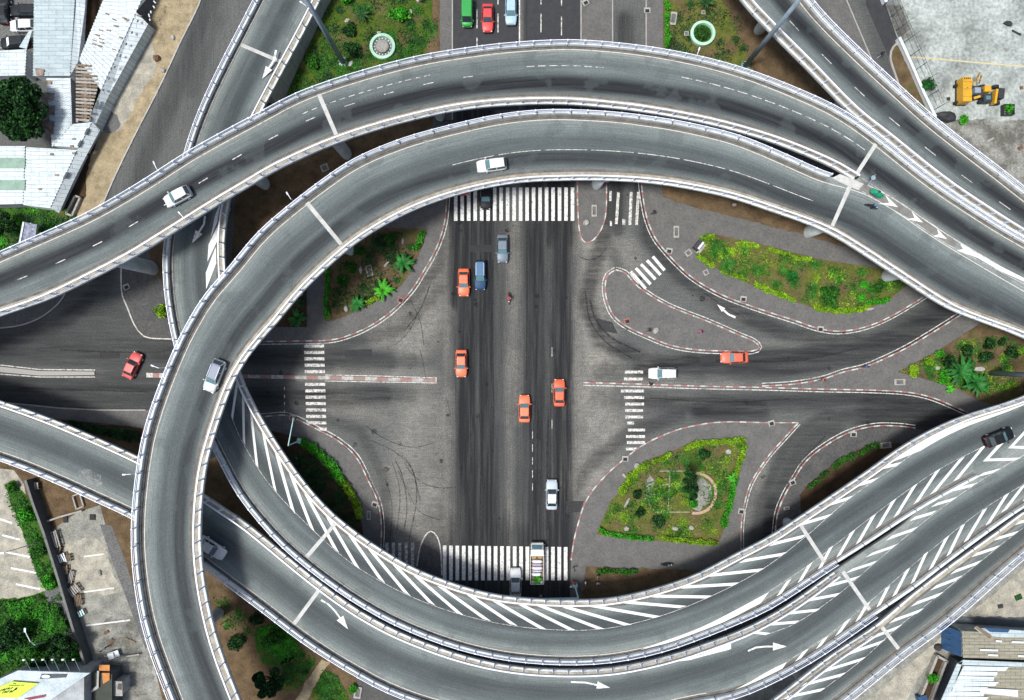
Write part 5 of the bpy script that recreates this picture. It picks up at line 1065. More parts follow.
for px_, py_ in ((983, 86), (983, 101), (998, 102.5), (997, 86)): b = MB(); k = P(px_, py_, .9); b.mesh([(k.x+.5*math.cos(t), k.y+o_, .5+.5*math.sin(t)) for o_ in (-.2, .2) for t in [2*math.pi*j/16 for j in range(16)]], [(j, (j+1) % 16, 16+(j+1) % 16, 16+j) for j in range(16)]+[tuple(range(16)), tuple(range(31, 15, -1))]); b.build('wheel', M['black'], T)
b = MB(); b.bar(P(976.5, 80, 1.4), P(980, 72.5, 2.1), .2); b.bar(P(979, 84, 1.0), P(981.5, 75, 2.0), .16); b.bar(P(976, 81, 1.), P(972, 84, .6), .35); b.build('digging_arm', YD, T)
T = thing('skip_bin', 'green bin full of weeds on the yard concrete', 'bin', world=True); T.location = P(1008, 109)
b = MB()
for dx, dy, w_, l_ in ((0, .78, 1.6, .08), (0, -.78, 1.6, .08), (.78, 0, .08, 1.6), (-.78, 0, .08, 1.6)): k = P(1008, 110, .5); b.box((k.x+dx, k.y+dy, .4), (w_, l_, .8))
b.build('side_panel', M['dark'], T)
# ================================================================== plants
def leaves(mb, c, r, n, size, flat=.5, rng_=rng, shell=.35):
    """n leaf-sized faces through the volume of a lumpy clump"""
    c = np.array(c, float); r = np.array(r, float)
    u = rng_.normal(size=(n, 3)); u /= np.linalg.norm(u, axis=1)[:, None]; rad = (shell+(1-shell)*rng_.rand(n))**.6
    p = c+u*r*rad[:, None]; p[:, 2] = np.maximum(p[:, 2], .05)
    a = rng_.normal(size=(n, 3)); a[:, 2] *= flat; a /= np.linalg.norm(a, axis=1)[:, None]
    b = np.cross(a, rng_.normal(size=(n, 3))*np.array([1, 1, .6])); b /= np.linalg.norm(b, axis=1)[:, None]+1e-9
    s = size*(.6+.8*rng_.rand(n))[:, None]; a = a*s; b = b*s*.62
    base = len(mb.v); q = np.stack([p-a, p+b, p+a, p-b], 1).reshape(-1, 3); mb.v += [tuple(x) for x in q.tolist()]
    mb.f += [(base+4*i, base+4*i+1, base+4*i+2, base+4*i+3) for i in range(n)]; mb.m += [0]*n; mb.uv += [(0, 0)]*(4*n)
def clump(mb, x, y, r, h, n, size, lumps=7, z0=.17, sq=1.):
    for k in range(lumps):
        t = random.uniform(0, 6.28); q = r*.62*math.sqrt(random.random()); rr = r*random.uniform(.38, .6)
        leaves(mb, (x+q*math.cos(t), y+q*math.sin(t)*sq, z0+h*random.uniform(.45, .8)), (rr, rr, h*.36), int(n/lumps), size)
def hedge(label, pts, wd, h=.7, m='leafy', dens=75, size=.13, group='hedges edging the flower beds', z0=.17, gaps=.0):
    w3 = [P(*p) for p in pts]; mb = MB(); L = 0
    for a, b in zip(w3[:-1], w3[1:]):
        d = (b-a).length; k = 0.
        while k < d:
            p = a+(b-a)*(k/d); r_ = wd/2*random.uniform(.75, 1.2)
            if random.random() > gaps: leaves(mb, (p.x+random.uniform(-.15, .15), p.y+random.uniform(-.15, .15), z0+h*random.uniform(.4, .6)), (r_, r_, h*.5), int(dens*wd), size, flat=.35)
            k += wd*.38
    T = thing('hedge', label, 'hedge', (w3[0].x, w3[0].y, z0), world=True, group=group); mb.build('foliage', M[m], T)
    sb = MB()
    for p in w3: sb.tube([(p.x, p.y, z0), (p.x+.05, p.y, z0+h*.5)], .03, 5)
    sb.build('stems', M['bark'], T, kind=None)
    return T
def shrub(label, px, py, r, h, m='leaf', n=700, size=.15, group='shrubs in the beds and verges', name='shrub', cat='shrub', lumps=8, z0=.15, sq=1.):
    p = P(px, py, h*.5); mb = MB(); clump(mb, p.x, p.y, r, h, n, size, lumps, z0, sq); T = thing(name, label, cat, (p.x, p.y, z0), world=True, group=group)
    mb.build('foliage', M[m], T); s = MB(); s.tube([(p.x, p.y, z0-.05), (p.x+.04, p.y, z0+h*.35), (p.x, p.y+.05, z0+h*.6)], [.06*r+.03, .05*r+.02, .02], 6); s.build('stem', M['bark'], T); return T
def leafy_plant(label, px, py, r, h, m='leaf', n=12, wd=.34, group='broad-leaved plants in the beds', z0=.15, ragged=True, name='banana_plant'):
    """a rosette of long arching blades"""
    p = P(px, py, h*.6); T = thing(name, label, 'plant', (p.x, p.y, z0), world=True, group=group); t0 = random.uniform(0, 6.28)
    for k in range(n):
        t = t0+k*2.4+random.uniform(-.2, .2); ln = r*random.uniform(.7, 1.1); mb = MB(); prev = None; up = h*random.uniform(.7, 1.1); seg = 7
        for j in range(seg+1):
            s = j/seg; q = Vector((p.x+math.cos(t)*ln*s, p.y+math.sin(t)*ln*s, z0+h*.35+up*(s*1.5-1.35*s*s)*.8)); w_ = wd*math.sin(math.pi*min(1, .12+s*.88))**.6*(1 if not ragged else random.uniform(.75, 1.1))+.01
            nrm = Vector((-math.sin(t), math.cos(t), 0))*w_/2; cur = (q-nrm-Vector((0, 0, .06*w_/wd)), q, q+nrm-Vector((0, 0, .06*w_/wd)))
            if prev: mb.face([prev[0], cur[0], cur[1], prev[1]]); mb.face([prev[1], cur[1], cur[2], prev[2]])
            prev = cur
        mb.build('leaf_blade', M[m], T)
    s = MB(); s.tube([(p.x, p.y, z0-.05), (p.x, p.y, z0+h*.5)], [.12, .07], 8); s.build('stem', M['bark'], T); return T
def tree(label, px, py, r, h, m='leafd', n=9000, size=.2, lumps=26, trunk=.25, group='trees', z0=.0, sq=1.):
    p = P(px, py, h*.75); mb = MB()
    cs = []
    for k in range(lumps):
        t = random.uniform(0, 6.28); q = r*.78*math.sqrt(random.random()); rr = r*random.uniform(.18, .34); zz = h*(.58+.32*(1-(q/r)**2)*random.uniform(.5, 1.2)); c_ = (p.x+q*math.cos(t), p.y+q*math.sin(t)*sq, z0+zz)
        leaves(mb, c_, (rr, rr, rr*.75), n//lumps, size, shell=.5); cs.append(c_)
    T = thing('tree', label, 'tree', (p.x, p.y, z0), world=True, group=group); mb.build('crown', M[m], T)
    s = MB(); s.tube([(p.x, p.y, z0-.1), (p.x+.1, p.y, z0+h*.25), (p.x, p.y+.1, z0+h*.55)], [trunk*1.3, trunk, trunk*.6], 9)
    for c_ in cs[:10]: s.tube([(p.x, p.y+.05, z0+h*.4), ((p.x+c_[0])/2, (p.y+c_[1])/2, z0+h*.55), c_], [trunk*.45, trunk*.3, .03], 6)
    s.build('trunk', M['bark'], T); return T
def inpoly(x, y, pts):
    c = False; j = len(pts)-1
    for i in range(len(pts)):
        if (pts[i][1] > y) != (pts[j][1] > y) and x < (pts[j][0]-pts[i][0])*(y-pts[i][1])/(pts[j][1]-pts[i][1])+pts[i][0]: c = not c
        j = i
    return c
def tufts(name, pts, n, m, z=.17, size=(.08, .22), h=.14, clusters=None, seed=1):
    """ground-hugging grass and weeds: short blades gathered in patches"""
    rr = np.random.RandomState(seed); xs = [p[0] for p in pts]; ys = [p[1] for p in pts]; k_ = CAM_H/FPX
    cl = clusters or max(8, n//90); cen = []
    while len(cen) < cl:
        x, y = rr.uniform(min(xs), max(xs)), rr.uniform(min(ys), max(ys))
        if inpoly(x, y, pts): cen.append((x, y, rr.uniform(3, 9)))
    P0 = []
    while len(P0) < n:
        cx, cy, cr = cen[rr.randint(cl)]; x, y = cx+rr.normal()*cr*.6, cy+rr.normal()*cr*.6
        if inpoly(x, y, pts): P0.append(((x-512)*k_, (350-y)*k_))
    P0 = np.array(P0); s = rr.uniform(size[0], size[1], n)[:, None]; t = rr.uniform(0, 6.28, n); a = np.stack([np.cos(t), np.sin(t), np.zeros(n)], 1)*s
    b = np.stack([-np.sin(t), np.cos(t), rr.uniform(.2, 1.2, n)], 1)*s*.45; p = np.c_[P0, z+.02+rr.rand(n)*h]
    q = np.stack([p-a, p-b*.8, p+a, p+b], 1).reshape(-1, 3); q[:, 2] = np.maximum(q[:, 2], z+.004)
    mb = MB(); mb.v = [tuple(v) for v in q.tolist()]; mb.f = [(4*i, 4*i+1, 4*i+2, 4*i+3) for i in range(n)]; mb.m = [0]*n; mb.uv = [(0, 0)]*(4*n)
    o = mb.build(name, M[m]); return tag(o, kind='stuff')
SEBED = [(602, 525), (611, 502), (622, 492), (637, 468), (652, 460), (672, 453), (687, 446), (712, 442), (737, 441), (742, 446), (740, 460), (733, 480), (728, 500), (723, 525), (716, 542), (686, 541), (650, 538), (612, 534)]
NEBED = [(704, 238), (740, 242), (768, 248), (818, 261), (868, 269), (898, 276), (904, 285), (886, 300), (860, 309), (818, 308), (793, 299), (740, 278), (700, 257)]
NWBED = [(328, 262), (345, 243), (380, 232), (424, 232), (410, 270), (390, 292), (365, 306), (328, 320)]
TOPG = [(262, 118), (300, 30), (318, 0), (335, -30), (438, -30), (438, 50), (400, 80), (340, 100)]
TOPR = [(665, -30), (705, -30), (730, 0), (758, 60), (765, 100), (700, 92), (665, 85)]
EBED = [(899, 371), (940, 351), (957, 340), (1000, 335), (1030, 350), (1020, 385), (977, 398), (957, 388), (928, 379)]
tufts('grass', SEBED, 5200, 'leaf', seed=2); tufts('grass', SEBED, 2600, 'leafy', seed=12, size=(.06, .16)); tufts('grass', NEBED, 6000, 'leaf', seed=3, clusters=34); tufts('grass', NEBED, 2000, 'leafy', clusters=20, seed=13, size=(.06, .16))
tufts('grass', NWBED, 3500, 'leafd', seed=4); tufts('grass', TOPG, 9000, 'leaf', z=.05, seed=5, clusters=60); tufts('grass', TOPG, 4500, 'leafd', z=.05, seed=15)
tufts('grass', TOPR, 4000, 'leafd', z=.05, seed=6); tufts('grass', EBED, 3600, 'leaf', seed=7); tufts('grass', EBED, 1800, 'leafy', seed=17, size=(.06, .16))
WV = [(-40, 200), (50, 207), (75, 214), (74, 232), (40, 262), (-40, 290)]; tufts('grass', WV, 5000, 'leafd', z=.15, seed=8); tufts('grass', WV, 2500, 'leafb', z=.15, seed=18)
SWV = [(-40, 602), (18, 600), (40, 594), (60, 604), (78, 640), (88, 668), (60, 680), (-40, 680)]
tufts('ground_cover', SWV, 15000, 'leaf', z=.05, h=.9, size=(.10, .26), seed=9, clusters=120); tufts('ground_cover', SWV, 7000, 'leafb', z=.05, h=1.0, size=(.08, .2), seed=19, clusters=26)
YV = [(4, 486), (14, 482), (28, 500), (40, 530), (56, 575), (63, 600), (50, 600), (38, 575), (26, 540), (12, 508)]; tufts('ground_cover', YV, 2200, 'leaf', z=.05, h=.4, seed=10)
for i, (pts, n) in enumerate((([(208, 590), (232, 600), (262, 625), (258, 650), (235, 640), (212, 615)], 500), ([(258, 628), (282, 622), (300, 648), (284, 664), (262, 660)], 2600), ([(285, 655), (300, 648), (316, 660), (300, 688), (280, 684)], 1500), ([(322, 668), (338, 676), (352, 706), (312, 704)], 2000))): tufts('grass', pts, n, 'leaf' if i != 1 else 'leafb', z=.05, seed=30+i)
tufts('ground_cover', [(66, 421), (100, 426), (140, 430), (139, 441), (118, 439), (88, 431)], 2600, 'leafd', z=.06, h=.6, seed=41)
tufts('grass', [(285, 452), (315, 455), (345, 490), (358, 525), (335, 522), (300, 480)], 2500, 'leafd', seed=42)
# hedges
hedge('yellow-green hedge on the rounded left shoulder of the lower right flower bed', [(621, 490), (630, 477), (639, 468), (648, 463)], 1.2, dens=130)
hedge('two short clumps of hedge by the lower right bed, near a small stone', [(653, 461), (657, 460), (664, 456), (671, 453)], .8, gaps=.2)
hedge('long yellow-green hedge along the top of the lower right flower bed', [(685, 447), (697, 443), (715, 442), (732, 440), (742, 441)], .95, dens=120)
hedge('yellow-green hedge down the upper right side of the lower right bed', [(744, 446), (741, 456), (736, 470), (734, 476)], .85, dens=110)
hedge('bright green hedge down the lower right side of the lower right bed', [(734, 480), (731, 492), (728, 505), (724, 518), (723, 526)], 1.0, m='leafb')
hedge('bright green hedge at the bottom left corner of the lower right bed', [(601, 528), (606, 533), (618, 534.5), (634, 537), (652, 538)], .8, m='leafb')
hedge('yellow-green hedge along the bottom right of the lower right bed', [(664, 538), (680, 539), (698, 541), (716, 542)], .9, m='leafy')
hedge('small tuft of hedge on the pointed left end of the upper right bed', [(702, 240), (706, 237), (712, 237)], 1.1)
hedge('short yellow-green hedge on the upper left edge of the upper right bed', [(741, 243), (750, 245.5), (757, 247.5)], .7); hedge('hedge of two clumps in the upper middle of the upper right bed', [(769, 250), (777, 253), (787, 255)], .8, gaps=.15)
hedge('tiny hedge furthest right on the upper edge of the upper right bed', [(792, 258), (800, 259), (810, 260)], .65)
hedge('yellow-green hedge on the lower left edge of the upper right bed', [(697, 257), (704, 262), (712, 266)], .9); hedge('yellow-green hedge below the big palm in the upper right bed', [(722, 272), (733, 276), (745, 281)], .85, gaps=.1)
hedge('long yellow-green hedge on the lower middle of the upper right bed', [(754, 284), (766, 290), (780, 295), (793, 301)], .85, dens=100); hedge('yellow-green hedge along the curved bottom of the upper right bed', [(816, 309), (832, 311), (848, 311), (862, 309), (868, 305)], .8, dens=100)
hedge('bright green hedge at the right-hand lower end of the upper right bed', [(866, 304), (876, 302), (886, 300)], 1.0, m='leafb')
hedge('thick bright green hedge curving along the lower left bed', [(303, 441), (314, 447), (322, 455), (330, 463), (337, 470), (343, 480)], 1.5, 1., 'leafb', 120); hedge('yellowish continuation of the hedge curving along the lower left bed', [(343, 480), (349, 487), (354, 496), (358, 506), (361, 515)], 1.25, .9, 'leafy', 110)
hedge('hedge along the upper left edge of the upper left bed', [(329, 268), (329, 280), (328, 293)], .8, m='leafb'); hedge('hedge at the bottom left corner of the upper left bed', [(327, 298), (328, 308), (329, 318)], .85, m='leafb')
hedge('hedge along the right-hand tip of the upper left bed', [(423, 234), (420, 243), (416, 250)], 1.0, m='leafb'); hedge('yellow-green hedge between two banana plants on the upper left bed', [(368, 303), (374, 300), (379, 297)], .9)
hedge('dark green hedge along the shaded bed beside the right-hand flyover', [(833, 465), (842, 459), (853, 455)], 1.1, m='leaf'); hedge('dark green hedge nearest the small concrete drain of the shaded bed', [(859, 453), (866, 448), (874, 445)], 1.1, m='leaf')
hedge('sparse weeds at the lower end of the shaded bed', [(808, 486), (818, 478), (827, 470)], .8, m='leaf', gaps=.4)
hedge('low green hedge on the brown strip above the lower flyover rail', [(598, 570), (606, 570), (614, 571), (626, 571), (637, 570)], .95, m='leaf', gaps=.1)
for i, y in enumerate((8, 21, 33, 43)): hedge(('topmost', 'second', 'third', 'lowest')[i]+' of four bright clumps edging the grass right of the avenue', [(666.5, y-4), (666.8, y), (666.5, y+4)], .9, m='leafb', group='hedge clumps at top right of the avenue')
hedge('dark hedge between the left-hand street and the flyover rail', [(72, 422), (90, 427), (108, 431), (122, 435), (134, 440)], .9, m='leafd', gaps=.15)
shrub('round yellow-green bush against the flyover wall at left', 160.5, 312, 1.2, 1.0, 'leafy', 900, .14, z0=.12)
# shrubs
for a in (('bright shrub with pale flowers at the top of the upper left grass', 400, 14, 1.6, 1.4, 'leafb'), ('small bright shrub at the top frame edge left of the avenue', 347, -1, .9, .9, 'leafb'), ('low dark shrub beside the foot of the left mast', 314, 62, 1.3, .8, 'leaf'),
          ('dark shrub between a white stone and the green ring', 349, 30, 1.2, .9, 'leafd'), ('dark clump next to the two grey stones under the mast', 352, 50, 1.4, 1.0, 'leafd'),
          ('small green shrub upper middle of the upper left bed', 391, 240, 1.0, .9, 'leaf'), ('small green shrub beside the pier in the upper left bed', 360, 250, 1.0, .9, 'leaf'), ('small green shrub left of the white drain in the upper left bed', 352, 268, .9, .8, 'leaf'), ('small green shrub lower left in the upper left bed', 343, 280, 1.0, .8, 'leaf'),
          ('green shrub mass in the lower middle of the upper right bed', 827, 297, 1.9, 1.1, 'leaf'), ('teal shrub in the centre of the upper right bed', 791, 277, 1.0, .9, 'leaft'), ('upper green shrub at the right of the upper right bed', 863, 285, .8, .8, 'leafb'), ('lower green shrub at the right of the upper right bed', 860, 297, .8, .8, 'leafb'), ('dark shrub near the pier end of the upper right bed', 878, 288, .9, .8, 'leaf'),
          ('dark round bush at the top of the right-hand bed', 947, 362, 1.0, 1.6, 'leafd'), ('dark round bush right of centre in the right-hand bed', 967, 351, .9, 1.1, 'leafd'), ('large dark round bush above the fallen stone slab', 986, 358, 1.1, 1.4, 'leafd'), ('dark bush beside the white bag near the frame edge', 1011, 353, 1.0, 1.3, 'leafd'), ('small dark bush highest in the right-hand bed', 1001, 342, .6, .8, 'leafd'), ('dark bush touching a small white stone', 988, 344, .9, 1.2, 'leafd'),
          ('bright leafy shrub left of the big palm', 943, 377, 1.3, .9, 'leafb'), ('bright shrub at the pointed left end of the right-hand bed', 914, 371, 1.1, .8, 'leafy'), ('yellow-green shrub on the upper edge of the right-hand bed', 929, 360, .8, .8, 'leafy'), ('small bright shrub highest on the edge of the right-hand bed', 939, 354, .7, .7, 'leafb'),
          ('dark shrub in the left part of the lower right bed', 637, 493, .9, .8, 'leafd'), ('dark shrub above the white stones in the lower right bed', 640, 511, .9, .8, 'leafd'), ('dark shrub in the bottom middle of the lower right bed', 658, 521, 1.0, .8, 'leafd'), ('dark shrub near the top right of the lower right bed', 703, 455, 1.0, .8, 'leafd'), ('bright small shrub below the dark tree', 693, 504, .8, .8, 'leafb'), ('narrow bright shrub left of the stone cross', 659, 480, .6, .6, 'leafy'),
          ('bright green bush beside the path under the bottom left flyover', 272, 638, 2.0, 1.3, 'leaf'), ('dark sprawling bush on the bare earth by the pier', 236, 640, 1.5, .6, 'leafd'), ('dark bush close under the bottom left flyover rail', 256, 618, 1.2, .7, 'leafd'), ('small bright bush by the white drain at the bottom', 354, 689, .7, .7, 'leafb'),
          ('bright green bush inside the narrow planter at bottom right', 931, 678, .9, 1.2, 'leafb'), ('thicket along the inner side of the yard wall', 28, 516, 1.5, 1.6, 'leafb'), ('bushes against the yard wall beside the parking bays', 41, 552, 1.3, 1.2, 'leaf'), ('bush at the top end of the yard wall', 14, 487, .8, .9, 'leaf'), ('bush beside the paved strip in the parking yard', 48, 583, 1.4, 1.0, 'leafb'),
          ('weeds climbing the wire fence of the concrete yard', 927, 85, 1.2, 1.2, 'leaft'), ('weeds by the dark debris beside the concrete yard', 964, 121, .8, .5, 'leafb'), ('grass filling the green bin', 1008, 109.5, .75, .9, 'leafb')):
    shrub(a[0], a[1], a[2], a[3], a[4], a[5], n=int(420+330*a[3]), size=.13+.02*a[3], z0=.05 if a[1] < 330 and a[2] > 560 else .15)
# broad-leaved plants and palms
for a in (('dark palm in the middle of the upper left grass', 362, 14, 1.6, 1.5, 'leafd', 13, .3), ('dark palm at the top frame edge right of the avenue', 707, 2, 1.6, 1.8, 'leafd', 12, .28),
          ('uppermost banana plant on the edge of the upper left bed', 403, 263, 2.0, 1.6, 'leaft', 12, .5), ('middle banana plant on the edge of the upper left bed', 383, 290, 1.8, 1.5, 'leafb', 11, .5), ('lowest banana plant on the edge of the upper left bed', 358, 304, 1.6, 1.4, 'leaft', 11, .42),
          ('banana plant under the looping flyover by a grey pavement strip', 297, 318, 1.6, 1.6, 'leaft', 12, .45), ('second banana plant partly hidden by the looping flyover', 301, 303, 1.1, 1.2, 'leafd', 9, .35),
          ('bright palm bursting over the left part of the upper right bed', 728, 265, 1.7, 1.4, 'leaf', 20, .30), ('dark plant in the wide bed by the brick-edged half circle', 733, 478, 1.2, 1.0, 'leafb', 9, .3),
          ('large glossy palm in the right-hand bed, left one of the pair', 962, 372, 2.6, 2.4, 'leaft', 18, .5), ('large glossy palm in the right-hand bed beside the mast', 978, 383, 2.4, 2.0, 'leaft', 16, .5), ('yellow-green low plant by the glossy palms', 950, 389, 1.0, .8, 'leafb', 10, .25)):
    leafy_plant(*a)
tree('large dark green tree overhanging the white shed roofs', 16, 109, 4.0, 8, n=22000, size=.22, lumps=52, m='leafd', sq=1.25)
tree('dark green tree beside the footpaths at the bottom', 268, 684, 2.5, 5, n=7000, size=.2, lumps=20)
tree('slim dark tree in the middle of the lower right flower bed', 691, 486, 1.35, 5.5, n=6500, size=.15, lumps=30, trunk=.14, z0=.17, sq=2.2)
tree('leafy tree above the billboard in the bottom left thicket', 62, 650, 2.4, 4.2, n=6000, size=.2, lumps=18, m='leafd')
tree('bushy tree at the left frame edge in the bottom left thicket', 6, 636, 2.6, 4, n=6000, size=.2, lumps=18, m='leafd'); tree('bushy tree in the middle of the bottom left thicket', 36, 656, 2.0, 3.4, n=4500, size=.2, lumps=14, m='leaf')
tree('bushy tree at the frame edge under the left arm of the wide flyover', 4, 226, 2.0, 3.4, n=4500, size=.19, lumps=14, m='leafd')
# ================================================================== street furniture
def mast(label, px, py, tx, ty, r=.42):
    """a tall tapered mast; (tx, ty) only gives which way its lamp arm points"""
    p = P(px, py); T = thing('lamp_mast', label, 'mast', (p.x, p.y, 0), group='tall steel lamp masts')
    b = MB(); b.tube([(0, 0, 0), (0, 0, 11), (0, 0, 24)], [r, r*.8, r*.55], 12); b.build('pole', M['steel'], T, smooth=True)
    b = MB(); b.lathe((0, 0, 0), [(r*1.7, 0), (r*1.7, .12), (r*1.1, .16)], 12); b.build('base_plate', M['steel'], T)
    b = MB(); b.lathe((0, 0, 24), [(.9, -.1), (1.0, .1), (.9, .3)], 12); b.build('lamp_ring', M['steel'], T)
mast('tall grey steel mast on the upper left grass leaning over the flyover rail', 343, 62, 0, 0); mast('tall grey steel mast crossing the straight flyover at top right', 745, 66, 0, 0); mast('tall grey steel mast in the right-hand flower bed', 990, 373, 0, 0)
def rail_lamp(label, px, py, z, dx, dy):
    p = P(px, py, z+1.6); T = thing('rail_lamp', label, 'lamp', (p.x, p.y, z), math.atan2(-dy, dx), 'small lamps on the flyover rails')
    b = MB(); b.tube([(0, 0, -.2), (0, 0, 1.7)], .05, 8); b.build('post', M['rail'], T); b = MB(); b.bar((0, 0, 1.7), (.75, 0, 1.8), .07); b.build('bracket', M['rail'], T)
    b = MB(); b.box((.85, 0, 1.8), (.45, .22, .09), taper=.7); b.build('lamp_head', M['rail'], T)
for a in (('small lamp on the outer rail of the looping flyover beside the red car', 159, 368, 13, -1, -.4), ('small lamp on the outer rail of the looping flyover near the lower left ramp', 131, 474, 13, -1, .05), ('small lamp on the wide flyover rail over the sandy verge', 157, 169, 13, -.4, -1), ('small lamp on the looping flyover rail over brown earth', 291, 199, 11.6, -.5, -.8),
          ('small lamp on the top flyover rail beside the green ring', 697, 55, 8.5, .35, -1), ('small lamp on the inner rail of the wide flyover near the white hatchback', 184, 218, 13, -.5, -.6), ('small lamp on the straight wall top by the upper left flyover', 306, 6, 3.3, -.7, -.5)): rail_lamp(*a)
def signal(label, px, py, hgt, dx, dy, arm):
    p = P(px, py); T = thing('traffic_signal', label, 'traffic light', (p.x, p.y, .12), math.atan2(-dy, dx), 'teal traffic signal gantries')
    b = MB(); b.tube([(0, 0, 0), (0, 0, hgt)], [.13, .09], 8); b.build('pole', M['teal'], T); b = MB(); b.tube([(0, 0, hgt), (arm, 0, hgt+.1)], [.09, .06], 8); b.build('arm', M['teal'], T)
    b = MB(); b.box((arm, 0, hgt-.35), (.35, .4, 1.0)); h_ = b.build('signal_head', M['dark'], T)
    b = MB(); b.box((0, 0, .5), (.7, .6, 1.0)); b.build('control_box', M['teal'], T)
signal('teal gantry whose arm reaches over the drain at the lower left corner', 301, 440, 5.6, .2, -1, 4.0); signal('teal gantry whose arm spans the lower zebra crossing', 574.5, 584, 5.6, -1, 0, 5.4)
DG = 'kerb drains'
for lb, x, y, c in (('drain with pinkish slab on the upper left kerb', 401, 300, 1), ('dark drain on the lower left curved kerb', 375, 504, 0), ('white-framed drain on the right pavement kerb nearest the upper crossing', 669, 251, 0), ('white-framed drain facing the painted arrow', 743, 299, 0), ('drain with a red slab on the teardrop island', 627, 321, 1),
                    ('small drain on the long curved kerb below the upper right bed', 820, 329, 0), ('black drain beside the right-hand crosswalk', 625, 458.5, 0), ('drain at the narrow kerb right of the lower right bed', 741, 511, 0), ('drain at the left end of the flat kerb near the pointed island', 771, 423, 0), ('drain on the kerb right beside the shaded bed', 792, 482, 0),
                    ('drain with a round lid slab on the far right curved kerb', 853, 434, 0), ('square drain on the left-hand pavement below the wide flyover', 127, 287, 0), ('dark drain under the arm of the teal gantry', 293, 417.5, 0), ('drain on the pavement at the top right of the avenue', 585.5, 3, 0), ('drain on the kerb line right of the top pavement', 647, 11, 0)):
    p = P(x, y); T = thing('kerb_drain', lb, 'drain', (p.x, p.y, .13), random.uniform(-.5, .5), DG)
    b = MB(); b.box((0, 0, .03), (.95, .85, .10)); b.build('slab', M['concrete'] if not c else mat('red_slab', (.30, .14, .12), None, 3, .9), T); b = MB(); b.box((0, -.08, .09), (.62, .5, .03)); b.build('opening', M['black'], T)
for lb, x, y, w_, l_, a in (('pale rectangular cover on the small upper median', 594, 211, .8, 1.8, 0), ('pale rectangular cover on the right pavement above the island', 676, 232, .85, 1.8, 0), ('small square cover left of the upper right bed', 705.5, 272.5, .8, .8, .5), ('pale slab left of the white roadside box', 688, 253, 1.0, .9, .6), ('framed rectangular cover in the upper left flower bed', 369.5, 271, .95, 1.7, .25),
                            ('framed square cover on brown earth between two flyovers', 325, 168, 1.2, 1.1, .4), ('framed cover on the pointed right-hand pavement', 899, 382, 1.7, .95, 0), ('framed cover beside the shaded right-hand bed', 885, 445, 1.7, .9, .1), ('pale cover at the foot of the curved left pavement', 369, 515, .6, 1.4, 0), ('framed cover on the grass right of the avenue', 673, 19, 1.0, 2.0, -.15),
                            ('tiny white slab above the green ring', 703, 13, .6, .6, 0), ('small pale slab left of the green ring', 686, 34, .7, .7, 0), ('white framed drain under the bottom flyover rail', 358, 692, 1.1, 1.8, -.15), ('pale cover by the kerb bend near the white car', 786, 508, .9, .5, .1)):
    p = P(x, y); T = thing('manhole_cover', lb, 'manhole cover', (p.x, p.y, .17), a, 'manhole and inspection covers'); b = MB(); b.box((0, 0, .02), (w_, l_, .07)); b.build('frame', M['stone'], T); b = MB(); b.box((0, 0, .06), (w_*.6, l_*.68, .03)); b.build('lid', M['asph2'], T)
# round planters
GR = mat('green_glazed_concrete', (.30, .56, .42), (.42, .62, .50), 1.5, .7)
def ring(label, px, py, r, inner):
    p = P(px, py); T = thing('round_planter', label, 'planter', (p.x, p.y, .05), group='round green planters')
    b = MB(); b.lathe((0, 0, 0), [(r, 0), (r, .5), (r*.78, .55), (r*.74, .1)], 36); b.build('rim', GR, T, smooth=False)
    if inner:
        b = MB(); b.lathe((0, 0, 0), [(r*.76, .12), (r*.5, .13)], 36); b.build('gravel', M['lotdirty'], T); b = MB(); b.lathe((0, 0, 0), [(r*.5, .1), (r*.5, .5), (r*.42, .6), (.001, .64)], 30); b.build('centre_drum', M['stone'], T)
        for k in range(16): t = k*math.pi/8; b = MB(); b.box((math.cos(t)*r*.64, math.sin(t)*r*.64, .2), (.16, .16, .18), t); b.build('stone', M['white'], T)
    else: b = MB(); b.lathe((0, 0, 0), [(r*.76, .14), (.001, .16)], 30); b.build('soil', M['grass2'], T); b = MB(); leaves(b, (0, 0, .3), (r*.65, r*.65, .25), 420, .12); b.build('planting', M['leafd'], T)
ring('green round planter with a pale drum in its middle', 383, 47.5, 1.95, True); ring('green ring planter filled with dark grass', 702, 34.5, 1.9, False)
